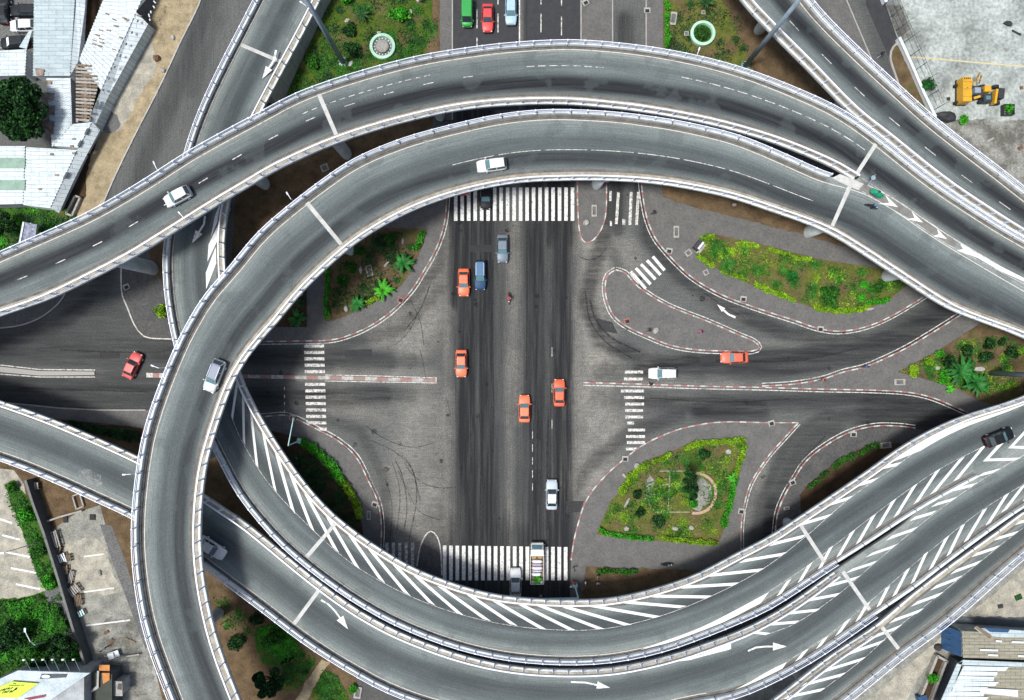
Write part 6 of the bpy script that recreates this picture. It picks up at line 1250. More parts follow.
# stones and litter
STN = [('two-part grey block at the foot of the left mast', 351, 64, 1.1, .6, 1.0), ('pale stone in the upper left grass', 347.5, 21, .9, .6, .2), ('white stone touching the top of the round planter', 379, 33, .8, .5, .1), ('grey stone beside the flowering shrub', 405, 13, .8, .9, 0), ('small grey stone beside the shrub near the avenue', 411, 12, .5, .7, .3), ('white stone at the top edge near the avenue', 418, 1, .6, .5, .2),
       ('grey boulder in the lower left of the upper left bed', 346.5, 309, .8, 1.0, .4), ('pale upright stone in the upper left bed near its tip', 403, 241, .35, 1.0, 0), ('white stone left of the framed cover', 361, 270, .5, 1.1, .1), ('broken grey pieces in the hollow of the upper left bed', 387, 264, .4, 1.3, -.7), ('white stick-like stone above the middle banana plant', 384, 281, .25, .9, -.7),
       ('pale rubble heap on the small upper median', 586, 223, 1.0, 1.0, .4), ('pale rubble on the teardrop island', 655, 331, 1.2, 1.0, .5), ('white stone on the pavement left of the lower right bed', 636, 465, .9, .9, .3), ('white scrap on the pavement by the right-hand crosswalk', 624, 475, .5, .9, .6), ('grey block in the top right of the lower right bed', 728, 451, .9, 1.0, 0), ('small dark barrel in the top of the lower right bed', 676, 457, .6, .7, 0),
       ('pale plank in the left of the lower right bed', 627, 502, .35, 2.0, -.5), ('white heap at the bottom of the lower right bed', 675, 528, 1.1, .7, .3), ('white ring-like stone at the bottom of the lower right bed', 691, 527, .8, .7, 0), ('pale stone at the bottom left of the lower right bed', 626, 528, .9, .8, .2),
       ('white scraps at the lower right end of the upper right bed', 869, 309, 1.6, .5, .2), ('white scrap by the wall above the upper right bed', 734, 205, .8, .5, .2), ('white stone in the lower left bed', 321.5, 462, .3, 1.5, .5), ('white rubble by the flyover in the lower left bed', 297, 458, .5, .6, .3),
       ('grey slab in the right-hand bed beside the mast', 978, 369, 2.0, .75, 0), ('pale round stone in the right-hand bed', 936.5, 368, .7, .7, 0), ('white bag near the right frame edge', 1015, 356, .3, .9, 0), ('white scrap on the earth by the black drum', 850, 60, .5, 1.0, .2), ('dark boulder heap at top right of the concrete yard', 1007, 24, 1.4, .8, -.3),
       ('white bag on the concrete of the junk yard', 100, 573, .7, 1.0, .2), ('white stone at the edge of the sandy verge', 163.5, 71, .8, .7, .4), ('brown heap on the sandy verge', 157, 59, 1.1, 1.1, .3), ('grey stone on the sandy verge by the kerb', 173.5, 38, .6, .9, .2), ('dark debris heap by the curved flyover at the yard corner', 945, 117, 3.4, 1.8, -.1),
       ('upper dark rock beside the narrow planter at bottom right', 937, 647, 1.2, 1.1, .3), ('white rock beside the blue wall', 947, 661, 1.0, .7, .1)]
SPK = {'dark barrel': 'black', 'dark boulder': 'dark', 'brown heap': 'rust', 'dark debris': 'dark', 'upper dark': 'dark', 'grey': 'concrete', 'two-part grey': 'concrete', 'broken grey': 'concrete'}
for lb, x, y, w_, l_, a in STN:
    p = P(x, y); b = MB(); K_ = 9; hgt = min(w_, l_)*.5; vs = []
    jit = [random.uniform(.75, 1.15) for _ in range(K_)]
    for k, (q, zz) in enumerate(((1, 0), (1.02, .45), (.8, .85), (.35, 1.))):
        for j in range(K_): t = 2*math.pi*j/K_; vs.append((math.cos(t)*w_/2*q*jit[j], math.sin(t)*l_/2*q*jit[j], zz*hgt*random.uniform(.85, 1.15) if k else 0))
    b.mesh(vs, [(k*K_+j, k*K_+(j+1) % K_, (k+1)*K_+(j+1) % K_, (k+1)*K_+j) for k in range(3) for j in range(K_)]+[tuple(3*K_+j for j in range(K_))])
    mm = next((v for k, v in SPK.items() if k in lb), 'stone'); o = b.build('stone' if 'bag' not in lb else 'bag', M[mm]); o.location = (p.x, p.y, .16 if 330 < x < 1000 and 180 < y < 560 else .04); o.rotation_euler = (0, 0, a); tag(o, lb, 'stone' if 'bag' not in lb else 'bag', 'stones and rubble lying about')
# stone cross, brick edging, roadside box, small board
T = thing('stone_edging', 'thin white stone cross laid in the lower right flower bed', 'edging', world=True); T.location = P(668, 485); b = MB()
for a_, c_ in (((670, 471), (668, 511)), ((656, 485), (680, 484)), ((660, 471), (690, 471)), ((655, 512), (690, 512))): k1, k2 = P(*a_, .2), P(*c_, .2); b.bar(k1, k2, .12, .10)
b.build('edging_stones', M['stone'], T)
T = thing('brick_edging', 'half circle of pinkish brick edging beside the slim dark tree', 'edging', world=True); T.location = P(700, 492)
arc = [(696, 473), (704, 475), (711, 480), (715, 487), (715.5, 495), (713, 503), (707, 510), (699, 513), (692, 513)]; b = MB(); w3 = [P(*p_, .2) for p_ in catmull(arc, 3)]
for p_, q_ in zip(w3[:-1], w3[1:]): b.bar(p_, q_, .42, .14)
b.build('bricks', mat('pink_brick', (.34, .22, .16), (.42, .32, .25), 4, .9), T)
slab('gravel_patch', [(697, 476), (705, 479), (711, 486), (711.5, 495), (709, 503), (700, 510), (692, 508), (696, 495)], .176, M['yard']); slab('gravel_patch', [(650, 474), (655, 480), (653, 500), (650, 508), (646, 495), (645, 482)], .176, M['yard'])
T = thing('street_cabinet', 'black roadside cabinet with a pale top tilted at the tip of the upper right bed', 'cabinet', (P(697, 246).x, P(697, 246).y, .12), .9)
b = MB(); b.box((0, 0, .45), (1.5, .9, .9)); b.build('cabinet', M['dark'], T); b = MB(); b.box((.1, -.3, .93), (1.3, .32, .06)); b.build('lid', M['white'], T); b = MB(); b.box((0, -.75, .05), (1.9, .5, .12)); b.build('plinth', M['stone'], T)
T = thing('billboard', 'small bluish poster board in the grass under the wide flyover', 'billboard', world=True); T.location = P(28, 231)
a_, c_, d_, e_ = P(24, 222, 3.0), P(37, 224.5, 3.0), P(35, 240, 1.6), P(20, 243, 1.6)
b = MB(); b.face([a_, c_, d_, e_]); b.face([e_-Vector((0, 0, .12)), d_-Vector((0, 0, .12)), c_-Vector((0, 0, .12)), a_-Vector((0, 0, .12))]); b.build('poster', mat('faded_poster', (.30, .36, .44), (.14, .12, .20), 2.2, .5, fine=.4), T); b = MB(); b.bar(a_, e_, .28, .2); b.build('frame', M['white'], T)

for k in ((a_+c_)/2, (d_+e_)/2): b = MB(); b.bar(k, Vector((k.x, k.y, 0)), .15); b.build('post', M['steel'], T)
T = thing('road_sign', 'small sign on a crossbar at the tip between the two merging flyovers', 'road sign', (P(868, 182, 9.5).x, P(868, 182, 9.5).y, 8.5), .95); b = MB(); b.bar((0, 0, 0), (0, 0, 1.8), .08); b.build('post', M['steel'], T)
b = MB(); b.bar((-1.0, 0, 1.8), (1.0, 0, 1.8), .08); b.build('crossbar', M['steel'], T); b = MB(); b.lathe((.45, 0, 1.86), [(.001, -.05), (.32, -.05), (.32, .03), (.001, .03)], 16); b.build('sign_plate', M['steel'], T)
o = MB(); k = P(856, 178, 8.6); o.lathe((k.x, k.y, 8.52), [(.16, 0), (.14, .5), (.06, .8), (.001, .82)], 12); o = tag(o.build('bollard', M['black']), 'short black bollard on the white nose between the merging flyovers', 'bollard')
# ================================================================== walls and fences
def wall(name, label, pts, hgt, th, m, cat='wall', group=None, cap=None, base=None):
    w3 = [P(x, y) for x, y in pts]; p0 = base or w3[0]; T = thing(name, label, cat, (p0.x, p0.y, 0), world=True, group=group); b = MB(); c_ = MB()
    for a, d in zip(w3[:-1], w3[1:]):
        b.bar(a+Vector((0, 0, hgt/2)), d+Vector((0, 0, hgt/2)), th, hgt)
        if cap: c_.bar(a+Vector((0, 0, hgt+.06)), d+Vector((0, 0, hgt+.06)), th+.12, .12)
    b.build('wall_panel', M[m], T)
    if cap: c_.build('coping', M[cap], T)
    return T
M['darkcap'] = mat('dark_coping', (.16, .165, .16), None, 1.5, .9)
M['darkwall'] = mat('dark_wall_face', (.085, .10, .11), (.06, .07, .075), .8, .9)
wall('yard_wall', 'long dark wall separating the parking bays from the junk yard', [(34, 478), (41, 500), (52, 530), (66, 575), (80, 622), (97, 673)], 1.7, .25, 'darkwall', cap='darkcap')
wall('yard_wall', 'white coped wall along the concrete yard beside the straight flyover', [(896, 40), (908, 66), (920, 94), (932, 119)], .8, .3, 'white', cap='white')
wall('yard_wall', 'short white wall stub at the top edge by the wire fence', [(872, -30), (878, -8), (883, 5)], .8, .3, 'white', cap='white')
T = thing('wire_fence', 'leaning black wire fence between the two white wall pieces', 'fence', world=True); T.location = P(888, 20)
for i in range(9):
    t = i/8; a = P(884+t*46, 4+t*108-0, 0); tp = a+Vector((.5, .25, 2.6)); b = MB(); b.bar(a, tp, .07); b.bar(tp, tp+Vector((.7, .45, .25)), .05); b.build('fence_post', M['dark'], T)
b = MB()
for q in (.25, .55, .85, 1.0): b.bar(P(884, 4)+Vector((.5*q, .25*q, 2.6*q)), P(930, 112)+Vector((.5*q, .25*q, 2.6*q)), .03)
for i in range(46): t = i/45; a = P(884+t*14, 4+t*34); b.bar(a, a+Vector((.5, .25, 2.6)), .03)
b.build('wire', M['dark'], T)
slab('gravel_patch', [(886, 5), (900, 5), (912, 34), (900, 42)], .03, M['lotdirty'])
wall('low_wall', 'thin broken wall across the junk yard', [(48, 521), (62, 516), (84, 510)], .6, .25, 'stone'); wall('low_wall', 'thin low wall beside the parked handcart in the junk yard', [(106, 655), (128, 655), (141, 653)], .5, .2, 'concrete')
T = thing('steel_frame', 'rectangular concrete pen on the earth by the left flyover', 'frame', world=True); T.location = P(79, 500); b = MB()
for a_, c_ in (((73, 496), (80, 493)), ((80, 493), (84, 506)), ((84, 506), (77, 509)), ((77, 509), (73, 496))): b.bar(P(*a_, .2), P(*c_, .2), .2, .35)
b.build('edge_beam', M['stone'], T)
T = thing('concrete_trough', 'dark open concrete trough on the sandy verge', 'trough', world=True); T.location = P(74, 205); b = MB()
for a_, c_ in (((76, 196), (81, 198)), ((81, 198), (73, 216)), ((73, 216), (67, 214)), ((67, 214), (76, 196))): b.bar(P(*a_, .3), P(*c_, .3), .28, .6)
b.build('rim', M['stone'], T); b = MB(); b.face([P(76, 197, .08), P(68, 213, .08), P(73, 215, .08), P(80, 199, .08)]); b.build('floor', M['black'], T)
# junk along the yard wall
def pallet(label, px, py, w_, l_, a, n=5, h=.5, m='wood', name='pallet', cat='pallet'):
    p = P(px, py, h); T = thing(name, label, cat, (p.x, p.y, .03), a, 'scrap piled along the yard wall')
    for s in (-1, 0, 1): b = MB(); b.box((0, s*l_*.42, h*.45), (w_, .12, h*.9)); b.build('bearer', M['rust'], T)
    for k in range(n): b = MB(); b.box(((k+.5)/n*w_-w_/2, random.uniform(-.08, .08), h), (w_/n*.6, l_*random.uniform(.85, 1.05), .06), random.uniform(-.08, .08)); b.build('slat', M[m], T)
for a in (('large stack of grey slats against the yard wall', 52.5, 540, 2.0, 2.6, .25, 6, .7, 'stone'), ('slat stack leaning under the largest one', 56, 549, 1.6, 1.0, -.3, 4, .5, 'wood'), ('pile of white frames below the slat stacks', 62, 558, 1.2, 1.4, .4, 4, .6, 'white'), ('brown crate beside the white frames', 68, 558, .9, 1.1, .2, 4, .5, 'wood'),
          ('brown crate midway along the yard wall', 64.5, 570, 1.1, 1.3, .1, 4, .5, 'wood'), ('pale plank bundle midway along the yard wall', 71, 577, .7, 2.0, -.2, 3, .4, 'stone'), ('tangled grey frames below the plank bundle', 74, 590, 1.7, 1.5, .6, 5, .6, 'stone'), ('tan crates stacked by the wall', 78, 600, 1.2, 1.8, .1, 5, .5, 'wood'),
          ('small dark crate with a teal edge', 81, 613, 1.1, .9, .4, 3, .5, 'teal'), ('grey crate at the top of the junk yard', 35, 486, 1.2, 1.1, .1, 3, .6, 'concrete'), ('pale barrel-like crate beside the thin broken wall', 44, 524, 1.0, .9, .2, 3, .6, 'stone')): pallet(*a)
T = thing('handcart', 'white handcart parked beside the person in the junk yard', 'handcart', (P(116, 653).x, P(116, 653).y, .03), .35, None); b = MB(); b.box((0, 0, .55), (1.7, 1.0, .12)); b.box((-.3, 0, .72), (.9, .8, .25)); b.build('tray', M['white'], T)
for s in (-1, 1): b = MB(); b.box((0, s*.56, .3), (.55, .08, .55), taper=.8); b.build('wheel', M['black'], T)
b = MB(); b.bar((.8, 0, .6), (1.6, 0, .8), .06); b.build('handle', M['dark'], T)
# ================================================================== buildings
M['corr'] = sheet_roof_mat('corrugated_grey_roof', (.42, .50, .52), (.36, .44, .47), (.20, .25, .26), .62, 2.2, .45); M['corrw'] = sheet_roof_mat('corrugated_white_roof', (.58, .65, .67), (.52, .59, .61), (.24, .28, .29), .62, 2.4, .4)
M['tan'] = sheet_roof_mat('tan_tile_roof', (.30, .285, .22), (.25, .24, .18), (.10, .095, .07), .5, 1.5, .25); M['wallgrey'] = mat('rendered_wall', (.36, .39, .40), (.24, .26, .27), .8, .9); M['rustroof'] = mat('burnt_roof', (.13, .075, .05), (.30, .25, .20), 1.8, .9, fine=.3)
M['skylight'] = mat('green_skylight', (.22, .34, .27), (.15, .25, .20), 1., .4)
def quadroof(T, q, zs, m, pitch=.45, amp=.05, along=0, name='roof', wall_m=None, wall=True, steps=2):
    """a corrugated sheet roof on four traced corners, with walls to the ground beneath it"""
    z = zs if isinstance(zs, (list, tuple)) else [zs]*4; C = [P(x, y, zz) for (x, y), zz in zip(q, z)]
    A_, B_ = (C[0]-C[1]).length, (C[1]-C[2]).length; n = int((A_ if along == 0 else B_)/pitch*4); n = max(8, n); b = MB(); vs = []
    for i in range(n+1):
        u = i/n
        for j in range(3):
            v = j/2; s, t = (u, v) if along == 0 else (v, u); p = C[0]*(1-s)*(1-t)+C[1]*s*(1-t)+C[2]*s*t+C[3]*(1-s)*t; p = p+Vector((0, 0, amp*(1 if (i//2) % 2 else -1))); vs.append(p)
    b.mesh(vs, [(i*3+j, i*3+j+1, (i+1)*3+j+1, (i+1)*3+j) for i in range(n) for j in range(2)]); b.build(name, M[m], T)
    if wall:
        b = MB(); c = sum(C, Vector())/4; W_ = [c+(p-c)*.985-Vector((0, 0, .12)) for p in C]
        for i in range(4): a, d = W_[i], W_[(i+1) % 4]; b.face([a, d, Vector((d.x, d.y, -.02)), Vector((a.x, a.y, -.02))])
        b.build('wall', M[wall_m or 'wallgrey'], T)
def patch(T, q, z, m, name): b = MB(); C = [P(x, y, z) for x, y in q]; lo = [p-Vector((0, 0, .08)) for p in C]; n = len(C); b.mesh([tuple(p) for p in C+lo], [tuple(range(n))]+[(i, i+n, (i+1) % n+n, (i+1) % n) for i in range(n)]); return b.build(name, M[m], T)
S1 = thing('shed', 'long shed with a grey corrugated roof beside the parked cars', 'shed', world=True, group='sheds at top left'); S1.location = P(55, 40)
quadroof(S1, [(34, -20), (33, 76), (70, 76), (76, -20)], 2.8, 'corr', along=0, wall_m='wallwhite')
quadroof(S1, [(46, 78), (52, 147), (72, 124), (70.5, 78)], 2.8, 'corrw', along=0)
for x0, y0, x1, y1 in ((35, 68, 44, 76), (44, 80, 52, 84), (40, 92, 54, 100), (42, 105, 55, 115), (40, 120, 54, 134)): patch(S1, [(x0, y0), (x1, y0+1), (x1-1, y1), (x0+1, y1-1)], 2.95, 'rustroof', 'rusty_patch')
S2 = thing('shed', 'shed with a slanting white roof along the sandy verge', 'shed', world=True, group='sheds at top left'); S2.location = P(115, 60)
quadroof(S2, [(107, -10), (79, 60), (101, 90), (146, -10)], 2.8, 'corrw', along=0, pitch=.5, wall_m='wallwhite')
b = MB(); q = [P(144.5, -10, 2.7), P(136, 12, 2.7), P(148.5, 21, .1), P(160, -14, .1)]; b.face([p+Vector((.06, -.03, 0)) for p in q]); b.build('dark_sign_panel', M['darkwall'], S2)
for a_, c_ in (((148, 14), (150, 17)), ((150, 11), (151.5, 13)), ((152.5, 6), (155, 8)), ((153, 1), (156, 3)), ((149, 19), (150.5, 20.5))): patch(S2, [a_, (a_[0]+1, a_[1]-.6), c_, (c_[0]-1, c_[1]+.3)], 1.9, 'white', 'sign_lettering')
b = MB(); q = [P(136, 12, 2.75), P(101, 90, 2.75), P(88, 122, 2.75), P(94, 128, 1.9), P(109, 95, 1.9), P(148, 24, 1.9)]; lo_ = [Vector((p.x+.02, p.y, 0)) for p in q[3:]]; b.face([q[0], q[1], q[4], q[5]]); b.face([q[1], q[2], q[3], q[4]]); b.face([q[5], q[4], lo_[1], lo_[2]]); b.face([q[4], q[3], lo_[0], lo_[1]]); b.build('tilted_side_wall', M['corrw'], S2)  # white side wall tilted outward so that it catches more sky light
b = MB(); q = [P(76, -20, 2.75), P(76, 5, 2.75), P(70, 76, 2.75), P(78, 62, 2.3), P(85, 8, 2.3), P(86, -20, 2.3)]; b.face([q[0], q[1], q[4], q[5]]); b.face([q[1], q[2], q[3], q[4]]); b.build('tilted_side_wall', M['corrw'], S1)  # side wall given the same lean, shaped to come out brighter
for i in range(9): t = i/8; x, y = 137-t*46, 20+t*92; patch(S2, [(x, y), (x+1.6, y-.4), (x+1, y+2), (x-.4, y+2)], 2.95, 'darkwall', 'verge_notch')
for i in range(16):
    t = random.random(); u = random.random()*.8+.1; x, y = 110-26*u+33*t*(1-u*.4), 2+52*u+t*6; patch(S2, [(x, y), (x+3+random.random()*3, y+1.2), (x+2.6+random.random()*2, y+2.4), (x, y+1.2)], 2.95, 'rustroof', 'rusty_patch')
S3 = thing('shed', 'roofless burnt middle bay with bare dark rafters', 'shed', world=True, group='sheds at top left'); S3.location = P(85, 95)
patch(S3, [(77, 66), (95, 76), (97, 92), (88, 110), (86, 122), (78, 122)], 1.2, 'rustroof', 'charred_floor')
for i in range(17): y = 65+i*3.4; b = MB(); x1 = 99-abs(y-82)*.25 if y > 72 else 92; b.bar(P(76, y, 2.8), P(x1, y+1.2, 2.8), .30, .10); b.build('rafter', M['stone'] if i % 3 else M['wood'], S3)
b = MB()
for x in (82, 90): b.bar(P(x, 64, 2.6), P(x+1, 120, 2.6), .16, .16)
b.build('purlin', M['wood'], S3)
for px_, py_ in ((77, 66), (96, 78), (87, 121), (77, 121)): b = MB(); p = P(px_, py_, 2.7); b.bar(p, (p.x, p.y, 0), .3); b.build('column', M['concrete'], S3)
S4 = thing('shed', 'lowest white-roofed shed next to the weedy corner', 'shed', world=True, group='sheds at top left'); S4.location = P(40, 180)
quadroof(S4, [(26, 147), (23, 205), (50, 208), (77, 150)], 2.7, 'corrw', along=0, wall_m='wallwhite'); quadroof(S4, [(52, 126), (52, 146), (78, 148), (92, 122)], 2.75, 'corrw', along=0, wall_m='wallwhite')
for x, y in ((63, 178), (77, 146), (84, 134), (94, 108)): patch(S4, [(x, y), (x+3, y-6), (x+5, y-5), (x+2, y+1)], 2.85, 'darkwall', 'verge_notch')
for x, y in ((72, 138), (50, 153), (72, 152), (55, 174), (38, 188), (70, 145)): patch(S4, [(x, y), (x+3, y), (x+3, y+2), (x, y+2)], 2.88, 'rustroof', 'rusty_patch')
b = MB(); q = [P(50, 208, 2.65), P(64, 178, 2.65), P(77, 150, 2.65), P(92, 122, 2.7), P(100, 130, 1.8), P(84, 160, 1.8), P(72, 184, 1.8), P(59, 213, 1.8)]; b.face([q[0], q[1], q[6], q[7]]); b.face([q[1], q[2], q[5], q[6]]); b.face([q[2], q[3], q[4], q[5]]); b.build('tilted_side_wall', M['corrw'], S4)  # side wall laid at a slope to pick up sky light
S5 = thing('shed', 'white shed with two green skylight strips at the left edge', 'shed', world=True, group='sheds at top left'); S5.location = P(5, 175)
quadroof(S5, [(-20, 146), (-20, 205), (23, 204), (25, 146)], 2.7, 'corrw', along=0)
for y0 in (158, 180): patch(S5, [(-20, y0), (25, y0), (24.5, y0+10), (-20, y0+10)], 2.85, 'skylight', 'skylight')
S6 = thing('shed', 'small pale shed wedged between the parked cars and the dark tree', 'shed', world=True, group='sheds at top left'); S6.location = P(13, 60)
quadroof(S6, [(-10, 51), (-10, 76), (25, 75), (26.5, 49)], 2.4, 'corrw', along=0); b = MB(); q = [P(x, y, zz) for x, y, zz in ((19, 47, 2.5), (26.5, 49, 2.5), (32, 31, 3.0), (29.5, 30, 3.0))]; b.mesh([tuple(p) for p in q], [(0, 1, 2, 3)]); b.build('lean_to_roof', M['corr'], S6)
slab('parking_yard', [(-40, -40), (36, -40), (36, 52), (-40, 52)], .02, M['asph2']); slab('soil', [(84, -40), (108, -40), (104, 60), (72, 70)], .03, M['darksoil'])
# bottom right
HB = thing('house', 'low building with a tan tiled roof and a blue side wall', 'house', world=True); HB.location = P(990, 648)
quadroof(HB, [(962, 631), (1060, 637), (1060, 661), (963, 658)], 3.0, 'tan', along=1, pitch=.7, wall_m='wallgrey'); 
b = MB(); a_, c_ = P(961.6, 632, 2.9), P(961.6, 657, 2.9); b.mesh([(a_.x-.05, a_.y, 2.9), (c_.x-.05, c_.y, 2.9), (c_.x-1.2, c_.y, .1), (a_.x-1.2, a_.y, .1)], [(0, 1, 2, 3)])
for i in range(1, 4): y = a_.y+(c_.y-a_.y)*i/4; b.box((a_.x-.66, y, 1.55), (1.25, .08, .06))
b.build('blue_wall', M['blue'], HB)
for x, y, w_ in ((980, 649, 18), (988, 654, 10), (1012, 641, 12), (1018, 655, 10), (996, 640, 6)): patch(HB, [(x, y), (x+w_, y+.6), (x+w_, y+2.4), (x, y+1.8)], 3.16, 'white', 'pale_tile')
patch(HB, [(974, 628), (1000, 629), (1040, 632), (1040, 638), (998, 637), (982, 634)], 3.3, 'corr', 'canopy'); patch(HB, [(984, 627.5), (1010, 629.5), (1008, 632.5), (990, 632)], 3.45, 'blue', 'tarpaulin'); patch(HB, [(974, 627), (977, 626), (992, 636), (990, 639)], 3.5, 'wood', 'plank')
HC = thing('house', 'large building with a half white, half tan tiled roof in the corner', 'house', world=True); HC.location = P(990, 690)
quadroof(HC, [(963, 665), (1060, 669), (1060, 730), (938, 730)], 3.2, 'tan', along=1, pitch=.7, wall_m='darkwall')
for i in range(7): y = 666+i*5; x = 964-i*2.6; patch(HC, [(x, y), (1001-i*3.3+(8 if i % 3 == 0 else 0), y+1), (1000-i*3.3+(5 if i % 3 == 0 else 0), y+5.1), (x-2.5, y+4.8)], 3.36+.01*i, 'corrw', 'white_sheet')
patch(HC, [(981, 688), (1018, 690), (1018, 697), (980, 693)], 3.45, 'white', 'white_sheet'); patch(HC, [(958, 664), (963, 660), (1060, 664), (1060, 668), (964, 665)], 3.4, 'corr', 'gutter'); patch(HC, [(957, 664), (963, 661), (944, 712), (936, 712)], 3.4, 'corr', 'gutter')
slab('soil', [(952, 617), (1060, 617), (1060, 630), (962, 629)], .05, M['darkwall'])  # dark sheet painted in place of the shadow along the tan-roofed building
PL = thing('planter_box', 'long narrow stone planter holding one bright bush at bottom right', 'planter', world=True); PL.location = P(930, 675); b = MB()
for a_, c_ in (((936, 655), (918, 700)), ((945, 660), (928, 705)), ((936, 655), (945, 660))): b.bar(P(*a_, .4), P(*c_, .4), .35, .8)
b.build('side_wall', M['stone'], PL); b = MB(); b.face([P(936, 656, .3), P(919, 699, .3), P(928, 703, .3), P(944, 661, .3)]); b.build('soil', M['darksoil'], PL)
o = MB(); k = P(921, 698, .5); o.box((k.x, k.y, .5), (1.2, 1.1, 1.0), .3, taper=.97); o.box((k.x, k.y, 1.02), (1.3, 1.2, .06), .3); tag(o.build('water_tank', M['blue']), 'blue box tank at the bottom edge beside the narrow planter', 'tank')
# bottom left building with its roof banner
HD = thing('house', 'white-roofed building carrying a yellow-green banner at bottom left', 'house', world=True); HD.location = P(40, 690)
hz = 5.0
b = MB(); q = [P(x, y, z) for x, y, z in ((-20, 688, 5), (18, 670.5, 5), (90, 673, 5), (62, 692, 5), (48, 702, 5), (-20, 702, 5))]; b.mesh([tuple(p) for p in q]+[(p.x, p.y, 4.7) for p in q], [(0, 1, 2, 3, 4, 5)]+[(i, i+6, (i+1) % 6+6, (i+1) % 6) for i in range(6)]); b.build('roof', mat('weathered_white_roof', (.46, .53, .56), (.30, .37, .40), .5, .7, lo=.4, hi=.7), HD)
b = MB(); q = [P(x, y, 4.7) for x, y in ((-20, 690, ), (17, 673), (84, 675), (84, 730), (-20, 730))]; b.mesh([tuple(p) for p in q]+[(p.x, p.y, -.02) for p in q], [(0, 1, 2, 3, 4)]+[(i, i+5, (i+1) % 5+5, (i+1) % 5) for i in range(5)]); b.build('wall', M['wallgrey'], HD)
M['redstrip'] = mat('red_strip', (.22, .03, .06), None, 2, .7)
M['lime'] = mat('lime_banner', (.52, .70, .01), (.42, .62, .01), 1.2, .5, fine=.05)
bn = patch(HD, [(-14, 693), (12, 681.5), (38, 683.5), (18, 698), (-14, 697)], 5.35, 'lime', 'banner'); b = MB()
for i, (x, y) in enumerate(((1, 690.5), (3.5, 689.8), (6, 689), (8.5, 688.6), (11.5, 688.2), (15, 689.5), (3, 692.5), (5.5, 692), (8, 691.5), (10.5, 691.6), (13, 691), (16, 688.6))):
    k = P(x, y, 5.38); b.bar((k.x-.16, k.y-.14, 5.38), (k.x+.18, k.y+.16, 5.38), .13, .02); (b.bar((k.x-.05, k.y+.12, 5.38), (k.x+.15, k.y-.12, 5.38), .10, .02) if i % 2 else None)
for x0, x1, y in ((9, 20, 685.3), (13, 16, 683.4), (21, 24, 685.2)): b.bar(P(x0, y, 5.385), P(x1, y, 5.385), .10, .02)
b.build('banner_lettering', M['black'], bn)
pn = patch(HD, [(41.5, 674), (67.5, 674), (66, 677.5), (39.5, 679)], 5.06, 'darkwall', 'dark_poster'); b = MB(); k = P(46, 676.3, 5.09); b.lathe((k.x, k.y, 5.13), [(.001, 0), (.5, 0), (.5, .02), (.001, .03)], 16, 1.3, .5); b.build('poster_emblem', M['white'], pn)
patch(HD, [(24, 698.5), (46, 694.5), (45, 697), (30, 700)], 5.1, 'redstrip', 'red_strip')
for i, x in enumerate((25, 34, 44, 53.5, 64, 74.5)):
    k = P(x, 659.5 if i else 659.8, 6.2); f = Vector((k.x, P(x, 671, 5).y, 5.0)); b = MB(); b.bar(f, (k.x, k.y, 6.15), .04); b.bar((k.x, k.y, 6.15), (k.x-.2, k.y, 6.2), .05); ar = b.build('lamp_arm', M['steel'], HD); b = MB(); b.box((k.x-.15, k.y, 6.25), (.42, .26, .14), taper=.7); b.build('floodlight', M['lamp'], ar)
for x0, y0, w_, l_, mm, nm_ in ((72, 678, 10, 4, 'white', 'window_canopy'), (66, 686, 8, 3, 'white', 'window_canopy'), (80, 682, 1.2, 20, 'concrete', 'drain_pipe')): patch(HD, [(x0, y0), (x0+w_, y0), (x0+w_-1, y0+l_), (x0-1, y0+l_)], 3.8, mm, nm_)
HE = thing('outbuilding', 'dark flat-roofed outbuilding with an orange sheet on its roof', 'outbuilding', world=True); HE.location = P(100, 690)
M['darkroof'] = mat('dark_felt_roof', (.035, .042, .035), (.05, .055, .045), 1., .9); M['orange'] = mat('orange_sheet', (.50, .20, .03), (.36, .14, .03), 1.2, .7)
patch(HE, [(87, 672), (112, 674), (112, 716), (87, 716)], 3.0, 'darkroof', 'roof'); b = MB(); q = [P(x, y, 2.9) for x, y in ((87.5, 673), (111, 675), (111, 716), (87.5, 716))]; b.mesh([tuple(p) for p in q]+[(p.x, p.y, -.02) for p in q], [(i, i+4, (i+1) % 4+4, (i+1) % 4) for i in range(4)]); b.build('wall', M['darkwall'], HE)
patch(HE, [(99, 665), (109.5, 665), (109.5, 671), (99, 670.5)], 3.2, 'orange', 'orange_sheet'); patch(HE, [(102, 673), (109.5, 673), (109.5, 680), (103, 684)], 3.2, 'orange', 'orange_sheet'); patch(HE, [(97, 671), (99, 671), (98.5, 688), (91, 693), (90, 691), (96.5, 686)], 3.3, 'concrete', 'parapet_strip')
T = thing('kiosk', 'small pale kiosk roof right of the dark outbuilding', 'kiosk', world=True); T.location = P(117, 688)
patch(T, [(112, 681), (122, 681.5), (122.5, 696), (112, 696)], 2.4, 'stone', 'roof'); patch(T, [(118, 684), (121, 684), (121, 690), (117, 689)], 2.5, 'dark', 'roof_hatch'); b = MB(); q = [P(x, y, 2.3) for x, y in ((112.5, 682), (121.5, 682), (122, 695), (112.5, 695))]; b.mesh([tuple(p) for p in q]+[(p.x, p.y, -.02) for p in q], [(i, i+4, (i+1) % 4+4, (i+1) % 4) for i in range(4)]); b.build('wall', M['wallgrey'], T)
T = thing('lamp_post', 'thin bent lamp post lying over the bottom left thicket', 'lamp post', world=True); T.location = P(46, 646); b = MB(); b.tube([P(48, 641, 0), P(35, 645, 3.6), P(30, 641, 4.6), P(25, 631, 5.2)], [.09, .07, .06, .06], 8); b.build('pole', M['rail'], T); b = MB(); k = P(25, 630, 5.2); b.box((k.x, k.y, 5.2), (.25, .6, .12)); b.build('lamp_head', M['rail'], T)
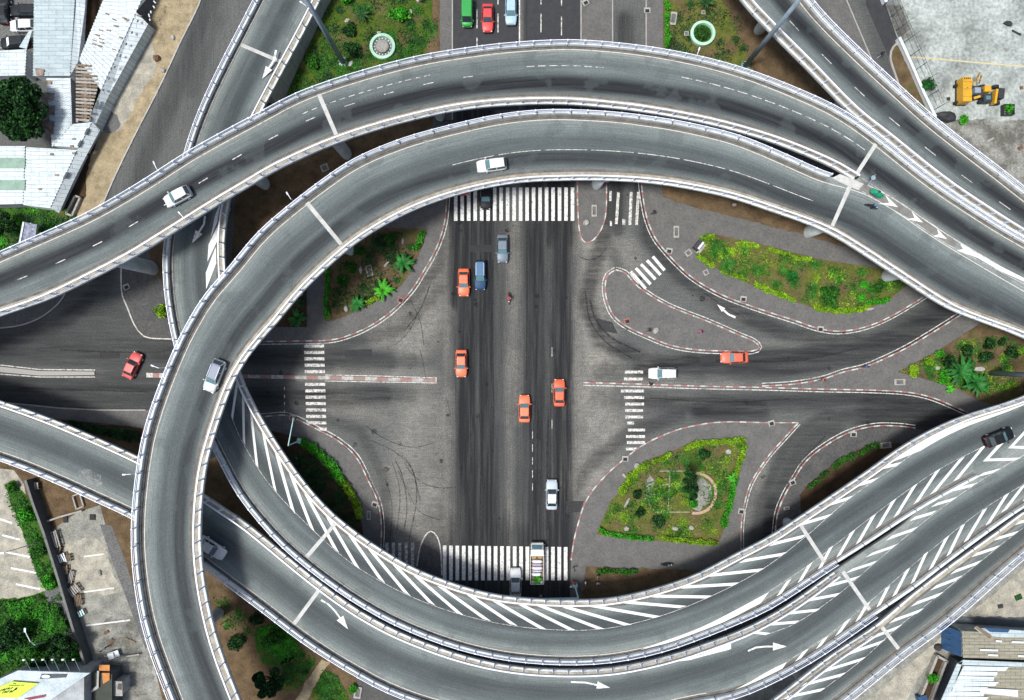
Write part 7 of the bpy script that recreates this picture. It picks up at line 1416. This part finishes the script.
T = thing('lamp_post', 'thin lamp post with its arm over the parking bays', 'lamp post', world=True); T.location = P(36, 542); b = MB(); b.tube([P(37, 541, 0), P(33, 544, 4.5), P(6, 552, 5.0)], [.10, .08, .05], 8); b.build('pole', M['dark'], T); b = MB(); k = P(2, 553, 5.0); b.box((k.x, k.y, 5.0), (.7, .3, .12)); b.build('lamp_head', M['rail'], T)

# rubble, boards and bits lying in the lots: each its own small thing
def scrap(label, px, py, w_, l_, a, m, grp, h=.12):
    p = P(px, py); b = MB(); b.box((0, 0, h/2), (w_, l_, h), 0, taper=.92); b.box((w_*.18, l_*.1, h+.02), (w_*.5, l_*.4, .05), .3); o = b.build('board', M[m]); o.location = (p.x, p.y, .05); o.rotation_euler = (0, 0, a); tag(o, label, 'board', grp)
GY = 'boards and scraps in the lots'
for a in (('dark board lying near the top right corner of the yard', 1016, 33, 1.6, .25, -.5, 'dark'), ('small rusty scrap right of the green bin', 1021, 88, .5, .5, .2, 'rust'), ('rusty plate on the stained concrete at the right edge', 1020, 148, .8, .6, .4, 'rust'), ('pale board on the stained concrete below the digger', 990, 140, 1.2, .3, .5, 'stone'),
          ('grey plate on the yard left of the yellow generator', 948, 99, .5, .5, .1, 'dark'), ('pale scrap beneath the weeds by the fence', 941, 96, .6, .5, .8, 'stone'), ('long plank in the lower part of the junk yard', 131, 640, .3, 1.8, 1.2, 'wood'), ('brown board by the track of the junk yard', 107, 632, .8, .5, .5, 'rust'),
          ('rusty scrap in the middle of the junk yard', 112, 641, .9, .5, 1., 'rust'), ('bluish plate beside the handcart', 104, 661, 1.2, .4, .1, 'steel'), ('dark tyre-like scrap above the pale yard slab', 93, 517, .9, .9, 0, 'black'), ('black scrap by the thin broken wall', 66, 519, .7, 1.1, .1, 'black'),
          ('wood board below the dark outbuilding corner', 116, 676, 2.2, .4, -.15, 'wood'), ('dark scrap on the sandy ground at bottom right', 1000, 606, .8, .6, .2, 'dark'), ('green-grey scrap at the right edge above the tan roof', 1018, 597, 1.1, .8, .4, 'leafd')): scrap(*a, GY)

leafy_plant('green plants standing in the tail of the lorry', 537, 577.5, .8, .7, 'leafb', 16, .22, 'goods loaded on the lorry', z0=1.1, name='potted_plant')
